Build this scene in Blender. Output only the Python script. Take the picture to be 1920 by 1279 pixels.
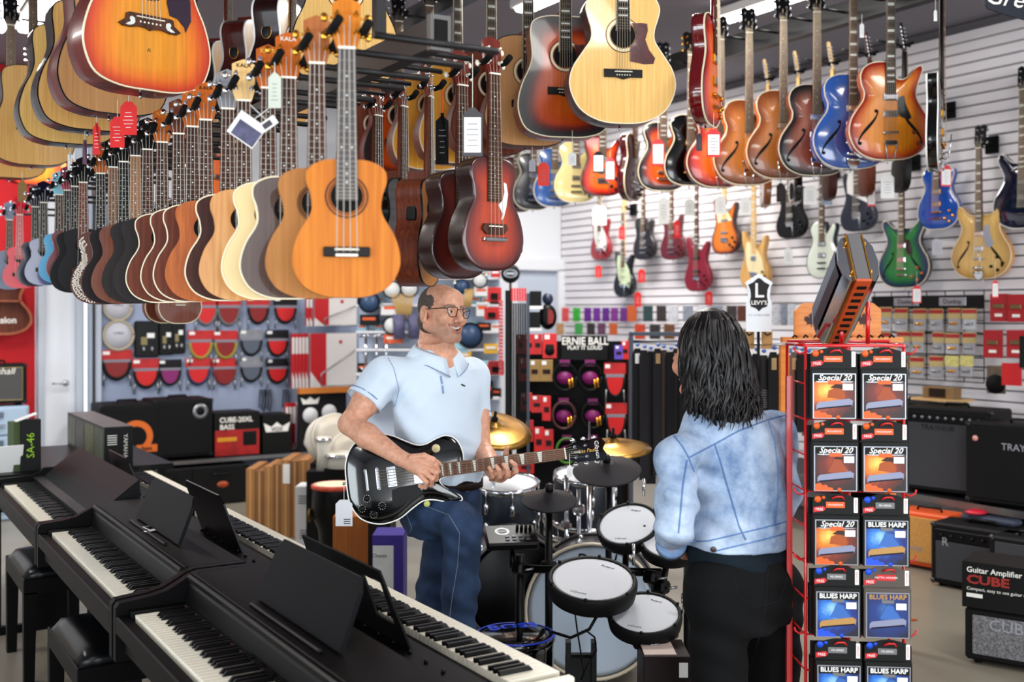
import bpy, bmesh, math, random
import numpy as np
from mathutils import Vector, Matrix, Euler
for _o in list(bpy.data.objects): bpy.data.objects.remove(_o)
SC = bpy.context.scene
COL = SC.collection
random.seed(7)
PI = math.pi
# ------------------------------------------------------------------ camera
TH = math.radians(32.0)              # the shop's long axis is +y; the camera is turned 32 deg to the right of it
CAMZ = 1.63
FPX = 2050.0                         # focal length in pixels of the 1920 x 1279 frame
HOR = 585.0                          # image row of the horizon
cam_d = bpy.data.cameras.new('camera')
cam = bpy.data.objects.new('camera', cam_d); COL.objects.link(cam)
cam.location = (0, 0, CAMZ)
cam.rotation_euler = (PI/2, 0, -TH)
cam_d.sensor_width = 36.0
cam_d.lens = FPX/1920*36.0
cam_d.shift_y = -(639.5-HOR)/1920
cam_d.clip_start = 0.05
cam_d.dof.use_dof = True
cam_d.dof.focus_distance = 3.7
cam_d.dof.aperture_fstop = 2.6
SC.camera = cam
# ------------------------------------------------------------------ world, daylight, exposure
w = bpy.data.worlds.new('daylight'); SC.world = w; w.use_nodes = True
_bg = w.node_tree.nodes['Background']
_bg.inputs[0].default_value = (0.80, 0.88, 1.0, 1); _bg.inputs[1].default_value = 1.0
SC.view_settings.view_transform = 'Standard'
SC.view_settings.look = 'None'
SC.view_settings.gamma = 1.0
SC.view_settings.use_curve_mapping = False
SC.view_settings.exposure = 0.74
SC.cycles.max_bounces = 6; SC.cycles.diffuse_bounces = 3; SC.cycles.glossy_bounces = 3; SC.cycles.transmission_bounces = 4; SC.cycles.transparent_max_bounces = 6
SC.cycles.use_adaptive_sampling = True; SC.cycles.adaptive_threshold = 0.02
def area(name, loc, rot, sx, sy, power, col=(1, 1, 1)):
 d = bpy.data.lights.new(name, 'AREA'); d.shape = 'RECTANGLE'; d.size = sx; d.size_y = sy
 d.energy = power; d.color = col
 o = bpy.data.objects.new(name, d); COL.objects.link(o)
 o.location = loc; o.rotation_euler = rot
 return o
# daylight through the shop windows of the front wall (behind the camera) and of the left wall
area('window_daylight', (-1.2, -3.55, 1.75), (PI/2, 0, 0), 3.4, 2.3, 105, (0.93, 0.97, 1))
area('window_daylight', (3.4, -3.55, 1.75), (PI/2, 0, 0), 3.4, 2.3, 105, (0.93, 0.97, 1))
area('window_daylight', (-4.55, 0.6, 1.75), (PI/2, 0, -PI/2), 3.4, 2.3, 130, (0.86, 0.96, 1))
# ------------------------------------------------------------------ helpers
S_, C_ = math.sin(TH), math.cos(TH)
FW = Vector((S_, C_, 0)); RT = Vector((C_, -S_, 0)); UPV = Vector((0, 0, 1)); CAMP = Vector((0, 0, CAMZ))
def ray(px, py): return FW + RT*((px-960)/FPX) + UPV*((HOR-py)/FPX)
def at(px, py, d): return CAMP + ray(px, py)*d
def on_x(px, py, x): r = ray(px, py); return CAMP + r*(x/r.x)
def on_y(px, py, y): r = ray(px, py); return CAMP + r*(y/r.y)
def on_z(px, py, z): r = ray(px, py); return CAMP + r*((z-CAMZ)/r.z)
def lin(c): c /= 255.0; return (c/12.92 if c <= 0.04045 else ((c+0.055)/1.055)**2.4)**1.27
def rgb(r, g=None, b=None):
 if g is None: r, g, b = r
 return (lin(r), lin(g), lin(b), 1)
MATS = {}
def _new(name):
 m = bpy.data.materials.new(name); m.use_nodes = True
 nt = m.node_tree; return m, nt, nt.nodes['Principled BSDF']
def M(name, col=(128, 128, 128), rough=0.5, metal=0.0, coat=0.0, var=0.0, vs=8.0, bump=0.0, bs=60.0, spec=None, trans=0.0, emit=0.0, alpha=1.0):
 if name in MATS: return MATS[name]
 m, nt, b = _new(name); N = nt.nodes; L = nt.links
 b.inputs['Base Color'].default_value = rgb(*col)
 b.inputs['Roughness'].default_value = rough; b.inputs['Metallic'].default_value = metal
 b.inputs['Coat Weight'].default_value = coat; b.inputs['Coat Roughness'].default_value = 0.04
 if spec is None and max(col) < 62 and rough > .28 and not coat and not metal: spec = .22
 if spec is not None: b.inputs['Specular IOR Level'].default_value = spec
 if trans: b.inputs['Transmission Weight'].default_value = trans
 if alpha < 1: b.inputs['Alpha'].default_value = alpha
 if emit:
  b.inputs['Emission Color'].default_value = rgb(*col); b.inputs['Emission Strength'].default_value = emit
 if var or bump:
  tc = N.new('ShaderNodeTexCoord')
  if var:
   n = N.new('ShaderNodeTexNoise'); n.inputs['Scale'].default_value = vs; n.inputs['Detail'].default_value = 5
   L.new(tc.outputs['Object'], n.inputs['Vector'])
   r = N.new('ShaderNodeValToRGB'); L.new(n.outputs['Fac'], r.inputs['Fac'])
   c = rgb(*col)
   r.color_ramp.elements[0].position = .3; r.color_ramp.elements[1].position = .7
   r.color_ramp.elements[0].color = (c[0]*(1-var), c[1]*(1-var), c[2]*(1-var), 1)
   r.color_ramp.elements[1].color = (min(1, c[0]*(1+var)), min(1, c[1]*(1+var)), min(1, c[2]*(1+var)), 1)
   L.new(r.outputs['Color'], b.inputs['Base Color'])
  if bump:
   n2 = N.new('ShaderNodeTexNoise'); n2.inputs['Scale'].default_value = bs; n2.inputs['Detail'].default_value = 3
   L.new(tc.outputs['Object'], n2.inputs['Vector'])
   bp = N.new('ShaderNodeBump'); bp.inputs['Strength'].default_value = bump; bp.inputs['Distance'].default_value = 0.01
   L.new(n2.outputs['Fac'], bp.inputs['Height']); L.new(bp.outputs['Normal'], b.inputs['Normal'])
 MATS[name] = m; return m
def wood(name, c1, c2, rough=0.35, coat=0.0, sx=40.0, sz=1.5, axis='Z', spec=.22):
 """grain running along local z (or x / y)"""
 if name in MATS: return MATS[name]
 m, nt, b = _new(name); N = nt.nodes; L = nt.links
 tc = N.new('ShaderNodeTexCoord'); mp = N.new('ShaderNodeMapping'); L.new(tc.outputs['Object'], mp.inputs['Vector'])
 mp.inputs['Scale'].default_value = {'Z': (sx, sx, sz), 'X': (sz, sx, sx), 'Y': (sx, sz, sx)}[axis]
 n = N.new('ShaderNodeTexNoise'); n.inputs['Scale'].default_value = 1.6; n.inputs['Detail'].default_value = 6; n.inputs['Distortion'].default_value = 0.6
 L.new(mp.outputs['Vector'], n.inputs['Vector'])
 r = N.new('ShaderNodeValToRGB'); L.new(n.outputs['Fac'], r.inputs['Fac'])
 r.color_ramp.elements[0].position = .32; r.color_ramp.elements[1].position = .68
 r.color_ramp.elements[0].color = rgb(*c1); r.color_ramp.elements[1].color = rgb(*c2)
 L.new(r.outputs['Color'], b.inputs['Base Color'])
 b.inputs['Roughness'].default_value = rough; b.inputs['Coat Weight'].default_value = coat; b.inputs['Coat Roughness'].default_value = 0.04
 b.inputs['Specular IOR Level'].default_value = spec
 MATS[name] = m; return m
def radial(name, c, r, stops, var=.25, vs=30):
 """flat print: colours by distance from a point of the object"""
 if name in MATS: return MATS[name]
 m, nt, b = _new(name); N = nt.nodes; L = nt.links
 tc = N.new('ShaderNodeTexCoord'); d = N.new('ShaderNodeVectorMath'); d.operation = 'DISTANCE'; d.inputs[1].default_value = c; L.new(tc.outputs['Object'], d.inputs[0])
 n = N.new('ShaderNodeTexNoise'); n.inputs['Scale'].default_value = vs; n.inputs['Detail'].default_value = 4; L.new(tc.outputs['Object'], n.inputs['Vector'])
 a = N.new('ShaderNodeMath'); a.operation = 'MULTIPLY_ADD'; a.inputs[1].default_value = 1/r; L.new(d.outputs['Value'], a.inputs[0])
 k = N.new('ShaderNodeMath'); k.operation = 'MULTIPLY_ADD'; k.inputs[1].default_value = var*2; k.inputs[2].default_value = -var; L.new(n.outputs['Fac'], k.inputs[0]); L.new(k.outputs[0], a.inputs[2])
 rr = N.new('ShaderNodeValToRGB'); L.new(a.outputs[0], rr.inputs['Fac']); el = rr.color_ramp.elements
 while len(el) < len(stops): el.new(.5)
 for e, (p, col) in zip(el, stops): e.position = p; e.color = rgb(*col)
 L.new(rr.outputs['Color'], b.inputs['Base Color']); b.inputs['Roughness'].default_value = .45
 MATS[name] = m; return m
def burst(name, stops, rough=0.28, coat=0.5, grain=0.10):
 """finish that darkens from the middle of the top to its rim (attribute 'rim': 0 rim .. 1 middle)"""
 if name in MATS: return MATS[name]
 m, nt, b = _new(name); N = nt.nodes; L = nt.links
 a = N.new('ShaderNodeAttribute'); a.attribute_name = 'rim'
 tc = N.new('ShaderNodeTexCoord'); mp = N.new('ShaderNodeMapping'); L.new(tc.outputs['Object'], mp.inputs['Vector'])
 mp.inputs['Scale'].default_value = (60, 60, 3)
 n = N.new('ShaderNodeTexNoise'); n.inputs['Scale'].default_value = 1.5; n.inputs['Detail'].default_value = 4
 L.new(mp.outputs['Vector'], n.inputs['Vector'])
 r = N.new('ShaderNodeValToRGB'); L.new(a.outputs['Fac'], r.inputs['Fac'])
 el = r.color_ramp.elements
 while len(el) < len(stops): el.new(0.5)
 for e, (p, c) in zip(el, stops): e.position = p; e.color = rgb(*c)
 mx = N.new('ShaderNodeMix'); mx.data_type = 'RGBA'; mx.blend_type = 'MULTIPLY'; mx.inputs['Factor'].default_value = 1
 r2 = N.new('ShaderNodeValToRGB'); L.new(n.outputs['Fac'], r2.inputs['Fac'])
 r2.color_ramp.elements[0].position = .35; r2.color_ramp.elements[1].position = .65
 r2.color_ramp.elements[0].color = (1-grain*2,)*3+(1,); r2.color_ramp.elements[1].color = (1, 1, 1, 1)
 L.new(r.outputs['Color'], mx.inputs['A']); L.new(r2.outputs['Color'], mx.inputs['B'])
 L.new(mx.outputs['Result'], b.inputs['Base Color'])
 b.inputs['Roughness'].default_value = rough; b.inputs['Coat Weight'].default_value = coat; b.inputs['Coat Roughness'].default_value = 0.04
 MATS[name] = m; return m
BLACK = M('black_plastic', (13, 13, 15), 0.42)
MATTE = M('black_matte', (14, 14, 16), 0.75)
GLOSSBLK = M('black_gloss', (9, 9, 11), 0.12, coat=0.6)
CHROME = M('chrome', (215, 218, 222), 0.13, 1.0)
GOLD = M('gold_metal', (222, 170, 80), 0.22, 1.0)
STEEL = M('brushed_steel', (170, 172, 175), 0.35, 1.0)
WHITE = M('white_plastic', (236, 236, 234), 0.45)
PAPER = M('white_paper', (240, 240, 238), 0.8)
CREAM = M('cream_plastic', (235, 222, 184), 0.35)
REDP = M('red_paper', (226, 44, 44), 0.7)
EBONY = M('ebony_wood', (34, 29, 28), 0.5, var=.2, vs=40)
ROSEW = wood('rosewood', (72, 44, 34), (108, 72, 56), 0.55)
PEARL = M('pearl_inlay', (226, 228, 222), 0.25, var=.12, vs=120)
BONE = M('bone_white', (240, 234, 220), 0.4)
STRING = M('string_wire', (190, 178, 160), 0.4, 0.6)
NYLON = M('nylon_string', (200, 198, 190), 0.4)
GLASS = M('clear_glass', (255, 255, 255), 0.02, trans=1.0)
def link(name, me, mat=None, parent=None, loc=None, rot=None, smooth=False):
 o = bpy.data.objects.new(name, me); COL.objects.link(o)
 if mat is not None and len(me.materials) == 0: me.materials.append(mat)
 if parent is not None: o.parent = parent
 if loc is not None: o.location = loc
 if rot is not None: o.rotation_euler = rot
 return o
def tag(o, label=None, cat=None, group=None, kind=None):
 if label: o['label'] = label
 if cat: o['category'] = cat
 if group: o['group'] = group
 if kind: o['kind'] = kind
 return o
def thing(name, label, cat, loc=(0, 0, 0), rz=0.0, group=None, rot=None):
 o = bpy.data.objects.new(name, None); COL.objects.link(o)
 o.empty_display_size = 0.05
 o.location = loc; o.rotation_euler = rot if rot is not None else (0, 0, rz)
 return tag(o, label, cat, group)
def dup(root, loc=None, rz=None, label=None, group=None, rot=None, scale=None):
 def cp(o, p):
  c = o.copy(); COL.objects.link(c); c.parent = p
  for ch in KIDS(o): cp(ch, c)
  return c
 r = cp(root, None)
 if loc is not None: r.location = loc
 if rz is not None: r.rotation_euler = (0, 0, rz)
 if rot is not None: r.rotation_euler = rot
 if scale is not None: r.scale = (scale,)*3
 if label: r['label'] = label
 if group: r['group'] = group
 return r
def KIDS(o): return list(o.children)
class MB:
 """collects simple solids into ONE mesh"""
 def __init__(s): s.v = []; s.f = []; s.sm = []
 def add(s, vs, fs, smooth=False):
  k = len(s.v); s.v += [tuple(p) for p in vs]; s.f += [tuple(i+k for i in f) for f in fs]; s.sm += [smooth]*len(fs); return s
 def box(s, c, d, rot=None, bev=0.0):
  x, y, z = d[0]/2, d[1]/2, d[2]/2
  if bev > 0:
   b = min(bev, x*.95, y*.95, z*.95); P = []
   # chamfered box: 24 verts
   idx = {}
   for sx in (-1, 1):
    for sy in (-1, 1):
     for sz in (-1, 1):
      for a in range(3):
       p = [sx*(x-b), sy*(y-b), sz*(z-b)]
       p[a] = (sx*x, sy*y, sz*z)[a]
       idx[(sx, sy, sz, a)] = len(P); P.append(p)
   F = []
   for a in range(3):
    o1, o2 = [k for k in range(3) if k != a]
    for sg in (-1, 1):
     q = []
     for (e, f) in ((-1, -1), (1, -1), (1, 1), (-1, 1)):
      t = [0, 0, 0]; t[a] = sg; t[o1] = e; t[o2] = f; q.append(idx[(t[0], t[1], t[2], a)])
     F.append(q if (sg > 0) == (a != 1) else q[::-1])
   for a in range(3):       # edges along axis a
    o1, o2 = [k for k in range(3) if k != a]
    for e in (-1, 1):
     for f in (-1, 1):
      t0 = [0, 0, 0]; t0[o1] = e; t0[o2] = f; t1 = list(t0); t0[a] = -1; t1[a] = 1
      F.append([idx[(*t0, o1)], idx[(*t1, o1)], idx[(*t1, o2)], idx[(*t0, o2)]])
   for sx in (-1, 1):
    for sy in (-1, 1):
     for sz in (-1, 1): F.append([idx[(sx, sy, sz, a)] for a in range(3)])
  else:
   P = [(-x, -y, -z), (x, -y, -z), (x, y, -z), (-x, y, -z), (-x, -y, z), (x, -y, z), (x, y, z), (-x, y, z)]
   F = [(0, 3, 2, 1), (4, 5, 6, 7), (0, 1, 5, 4), (1, 2, 6, 5), (2, 3, 7, 6), (3, 0, 4, 7)]
  if rot is not None:
   R = Euler(rot).to_matrix() if not isinstance(rot, Matrix) else rot
   P = [R @ Vector(p) for p in P]
  P = [(p[0]+c[0], p[1]+c[1], p[2]+c[2]) for p in P]
  return s.add(P, F)
 def tube(s, pts, r, n=8, smooth=True, cap=True):
  """tube through points; r scalar or list"""
  pts = [Vector(p) for p in pts]; m = len(pts)
  rs = [r]*m if not isinstance(r, (list, tuple)) else r
  P = []; prev = None
  for i in range(m):
   t = (pts[min(i+1, m-1)]-pts[max(i-1, 0)])
   t = t.normalized() if t.length > 1e-9 else Vector((0, 0, 1))
   if prev is None:
    a = Vector((0, 0, 1)) if abs(t.z) < .9 else Vector((1, 0, 0))
    u = t.cross(a).normalized()
   else:
    u = (prev - t*prev.dot(t)); u = u.normalized() if u.length > 1e-6 else t.orthogonal().normalized()
   prev = u; v = t.cross(u)
   for k in range(n):
    an = 2*PI*k/n; P.append(pts[i]+(u*math.cos(an)+v*math.sin(an))*rs[i])
  F = []
  for i in range(m-1):
   for k in range(n): F.append((i*n+k, i*n+(k+1) % n, (i+1)*n+(k+1) % n, (i+1)*n+k))
  s.add(P, F, smooth)
  if cap: k0 = len(s.v)-len(P); s.f += [tuple(k0+k for k in range(n))[::-1], tuple(k0+(m-1)*n+k for k in range(n))]; s.sm += [False, False]
  return s
 def cyl(s, p0, p1, r, n=16, r1=None, smooth=True): return s.tube([p0, p1], [r, r if r1 is None else r1], n, smooth)
 def lathe(s, prof, c=(0, 0, 0), n=32, rot=None, smooth=True, sx=1.0, sy=1.0, ring=False):
  """prof: list of (radius, z)"""
  R = None if rot is None else (rot if isinstance(rot, Matrix) else Euler(rot).to_matrix())
  P = []
  for (r, z) in prof:
   for k in range(n):
    a = 2*PI*k/n; p = Vector((r*sx*math.cos(a), r*sy*math.sin(a), z))
    if R is not None: p = R @ p
    P.append(p+Vector(c))
  F = []
  m = len(prof)
  for i in range(m-1):
   for k in range(n): F.append((i*n+k, i*n+(k+1) % n, (i+1)*n+(k+1) % n, (i+1)*n+k))
  if ring: F += [((m-1)*n+k, (m-1)*n+(k+1) % n, (k+1) % n, k) for k in range(n)]
  k0 = len(s.v); s.add(P, F, smooth)
  if ring: return s
  if prof[0][0] > 1e-6: s.f.append(tuple(k0+k for k in range(n))[::-1]); s.sm.append(False)
  if prof[-1][0] > 1e-6: s.f.append(tuple(k0+(m-1)*n+k for k in range(n))); s.sm.append(False)
  return s
 def prism(s, pts, a0, a1, axis='y', smooth=False):
  """2-D polygon extruded along an axis: pts (x,z) for y, (x,y) for z, (y,z) for x"""
  def mk(p, a):
   return {'y': (p[0], a, p[1]), 'z': (p[0], p[1], a), 'x': (a, p[0], p[1])}[axis]
  n = len(pts); P = [mk(p, a0) for p in pts]+[mk(p, a1) for p in pts]
  F = [tuple(range(n)), tuple(range(2*n-1, n-1, -1))]
  k0 = len(s.v); s.add(P, F)
  s.add([], [])
  for k in range(n): s.f.append((k0+k, k0+n+k, k0+n+(k+1) % n, k0+(k+1) % n)); s.sm.append(smooth)
  return s
 def mesh(s, name, mat=None):
  me = bpy.data.meshes.new(name); me.from_pydata([tuple(p) for p in s.v], [], s.f)
  me.polygons.foreach_set('use_smooth', s.sm)
  bm = bmesh.new(); bm.from_mesh(me); bmesh.ops.recalc_face_normals(bm, faces=bm.faces); bm.to_mesh(me); bm.free()
  if mat is not None: me.materials.append(mat)
  return me
 def build(s, name, mat=None, parent=None, loc=None, rot=None):
  return link(name, s.mesh(name, mat), None, parent, loc, rot)
def one(name, label, cat, mb, mat, loc, rz=0.0, group=None, rot=None):
 """a thing that is a single mesh"""
 o = mb.build(name, mat, None, loc, rot if rot is not None else (0, 0, rz)); return tag(o, label, cat, group)
def struct(name, mb, mat, parent=None):
 o = mb.build(name, mat, parent)
 if parent is None: o['kind'] = 'structure'
 return o
_TXT = {}
TMPS = bpy.data.scenes.new('lettering_workshop')      # texts are turned into meshes here, the scene is removed at the end
def text(s, size, mat, parent, loc, rot=(PI/2, 0, 0), name='lettering', ext=0.0006, align='CENTER', shear=0.0, sx=1.0, bold=0.0):
 key = (s, size, align, shear, ext, bold, mat.name)
 if key not in _TXT:
  cu = bpy.data.curves.new('t', 'FONT'); cu.body = s; cu.size = size; cu.extrude = ext; cu.align_x = align; cu.align_y = 'CENTER'
  cu.shear = shear; cu.offset = bold; cu.resolution_u = 2
  o = bpy.data.objects.new('t', cu); TMPS.collection.objects.link(o)
  TMPS.view_layers[0].update(); dg = TMPS.view_layers[0].depsgraph
  me = bpy.data.meshes.new_from_object(o.evaluated_get(dg)); me.name = 'lettering'
  bpy.data.objects.remove(o); bpy.data.curves.remove(cu)
  me.materials.clear(); me.materials.append(mat)
  _TXT[key] = me
 o = link(name, _TXT[key], None, parent, loc, rot)
 if sx != 1.0: o.scale = (sx, 1, 1)
 return o
ORD = ['first', 'second', 'third', 'fourth', 'fifth', 'sixth', 'seventh', 'eighth', 'ninth', 'tenth', 'eleventh', 'twelfth']
# ================================================================== the shop's shell
XR, YB, XL, YF, ZC = 6.90, 10.0, -4.6, -3.6, 3.70
FLOORM = M('concrete_floor', (150, 144, 132), 0.32, var=.14, vs=1.2, bump=.03, bs=14)
struct('floor', MB().box(((XR+XL)/2, (YB+YF)/2, -.05), (XR-XL+.4, YB-YF+.4, .1)), FLOORM)
ceil = struct('ceiling', MB().box(((XR+XL)/2, (YB+YF)/2, ZC+.06), (XR-XL+.4, YB-YF+.4, .1)), M('ceiling_grey', (150, 148, 156), 0.9))
WALLW = M('wall_white', (226, 228, 232), 0.85)
GROOVE = M('slat_groove', (120, 117, 122), 0.9)
# right wall: slatwall, each slat its own board with a dark groove between
wr = struct('wall_right', MB().box((XR+.07, (YB+YF)/2, ZC/2), (.1, YB-YF+.2, ZC)), GROOVE)
SLAT = M('slat_board', (238, 235, 238), 0.55, var=.03, vs=2)
pitch = 0.0775
slat_me = MB().prism([(-.012, -pitch/2+.0075), (0.012, -pitch/2+.0035), (.012, pitch/2-.0035), (-.012, pitch/2-.0075)], YF, YB, 'y').mesh('slat', SLAT)
for k in range(int(ZC/pitch)+1):
 zc = (k+.5)*pitch
 if zc+pitch/2 > ZC+.01: break
 link('slat', slat_me, None, wr, (XR+.008, 0, zc))
# back wall: blue-grey display wall on the left, white plaster with a doorway on the right
BWALL = M('wall_bluegrey', (164, 174, 196), 0.8, var=.04, vs=2)
REDW = M('wall_red', (205, 34, 48), 0.8)
xr0 = on_y(66, 700, YB).x          # red wall | door
xd1 = on_y(160, 700, YB).x
xw0 = on_y(186, 700, YB).x
xw1 = on_y(935, 700, YB).x
struct('wall_back_left', MB().box(((xr0-.9+XL)/2, YB+.06, ZC/2), (xr0-.9-XL, .1, ZC)), WALLW)
wb = struct('wall_back', MB().box(((xw0+XR)/2, YB+.06, ZC/2), (XR-xw0, .1, ZC)), WALLW)
struct('trim_1', MB().box((xr0-.45, YB+.055, ZC/2), (.9, .11, ZC)), REDW)['label'] = 'red painted wall beside the white door'
disp = struct('wall_back_display', MB().box(((xw0+xw1)/2, YB-.01, 1.3), (xw1-xw0, .03, 2.6)), BWALL)
# white door standing in its frame, left
dr = struct('door_1', MB().box(((xr0+xd1)/2, YB+.03, ZC/2), (xd1-xr0-.02, .05, ZC)), M('door_white', (240, 243, 248), 0.6))
MB().box((xd1-.06, YB-.02, ZC/2), (.05, .08, ZC)).box((xr0+.04, YB-.02, ZC/2), (.05, .08, ZC)).build('door_frame', M('door_trim', (205, 212, 222), .6), dr)
MB().cyl((xd1-.16, YB-.01, 1.02), (xd1-.16, YB-.07, 1.02), .011, 10).cyl((xd1-.16, YB-.065, 1.02), (xd1-.28, YB-.065, 1.02), .009, 10).lathe([(.0, 0), (.027, 0), (.027, .008), (0, .008)], (xd1-.16, YB, 1.02), 16, (PI/2, 0, 0)).build('door_handle', CHROME, dr)
struct('trim_2', MB().box(((xd1+xw0)/2+.01, YB-.03, ZC/2), (xw0-xd1-.02, .12, ZC)), M('trim_bluewhite', (198, 206, 218), .6))
struct('trim_3', MB().box((xd1+.05, YB-.10, ZC/2), (.018, .03, ZC)), M('dark_gap', (60, 62, 72), .8))
# white doorway recess, right part of the back wall
xa, xb = on_y(972, 600, YB).x, on_y(1042, 600, YB).x
zt = on_y(1000, 505, YB).z
dw = struct('door_2', MB().box(((xa+xb)/2, YB+.02, zt/2), (xb-xa, .03, zt)), M('door_bluewhite', (196, 204, 216), .7))
MB().box(((xa+xb)/2, YB-.02, zt+.05), (xb-xa+.24, .07, .12)).box((xb+.06, YB-.02, zt/2), (.12, .07, zt)).build('door_frame', WALLW, dw)
# front and left walls with shop windows (behind the camera)
def windowed(name, axis, pos, a0, a1, wins):
 mb = MB(); z0, z1 = .55, 3.05
 def bx(b0, b1, c0, c1):
  if axis == 'y': mb.box(((b0+b1)/2, pos, (c0+c1)/2), (b1-b0, .16, c1-c0))
  else: mb.box((pos, (b0+b1)/2, (c0+c1)/2), (.16, b1-b0, c1-c0))
 bx(a0, a1, 0, z0); bx(a0, a1, z1, ZC)
 cur = a0
 for (b0, b1) in wins: bx(cur, b0, z0, z1); cur = b1
 bx(cur, a1, z0, z1)
 return struct(name, mb, WALLW)
windowed('wall_front', 'y', YF-.1, XL, XR, [(-3.0, .6), (1.6, 5.2)])
windowed('wall_left', 'x', XL-.1, YF, YB, [(-1.2, 2.4)])
FRM = M('window_frame_alu', (120, 124, 130), .4, .6)
for i, (cx, cy, ax) in enumerate([(-1.2, YF-.1, 'y'), (3.4, YF-.1, 'y'), (XL-.1, .6, 'x')]):
 mb = MB()
 for k in (-1.78, 0, 1.78):
  c = (cx+k, cy, 1.8) if ax == 'y' else (cx, cy+k, 1.8); mb.box(c, (.05, .05, 2.5))
 for z in (.58, 3.02): mb.box((cx, cy, z), (3.6, .05, .05) if ax == 'y' else (.05, 3.6, .05))
 struct('window_%d' % (i+1), mb, FRM)
# fluorescent ceiling fittings
def fitting(px, py, ln, label, power=0, yaw=0.0, size=None, z=None):
 p = on_z(px, py, ZC-.05)
 t = thing('ceiling_light', label, 'lamp', (p.x, p.y, ZC-.03), yaw, 'strip lights under the ceiling')
 MB().box((0, 0, 0), (.16, ln, .06), bev=.01).build('housing', WHITE, t)
 MB().box((0, 0, -.042), (.12, ln-.06, .03), bev=.012).build('diffuser', M('tube_glow', (255, 252, 246), .5, emit=9.0), t)
 return t
fitting(82, 8, 1.5, 'glowing strip light over the acoustic guitars at the far left')
fitting(1505, -16, 1.5, 'glowing strip light behind the headstocks of the archtop guitars')
for k, (x, y, pw) in enumerate(((-2.0, 1.0, 26), (1.9, .6, 14), (4.0, 1.6, 30), (3.9, 5.4, 62), (1.0, 7.8, 62), (-1.6, 6.6, 50), (5.9, 8.0, 50))):
 t = thing('ceiling_light', 'white strip light on the ceiling %s' % ['left of the camera', 'above the camera', 'right of the camera', 'above the drum kits', 'above the drum shelving', 'above the far ukuleles', 'above the far end of the slatwall'][k], 'lamp', (x, y, ZC-.03), 0, 'strip lights outside the view')
 MB().box((0, 0, 0), (.16, 1.5, .06), bev=.01).build('housing', WHITE, t)
 MB().box((0, 0, -.042), (.12, 1.44, .03), bev=.012).build('diffuser', MATS['tube_glow'], t)
 a = area('strip_lamp', (x, y, ZC-.11), (0, 0, 0), .5, 1.5, pw, (1, .97, .93))
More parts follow.
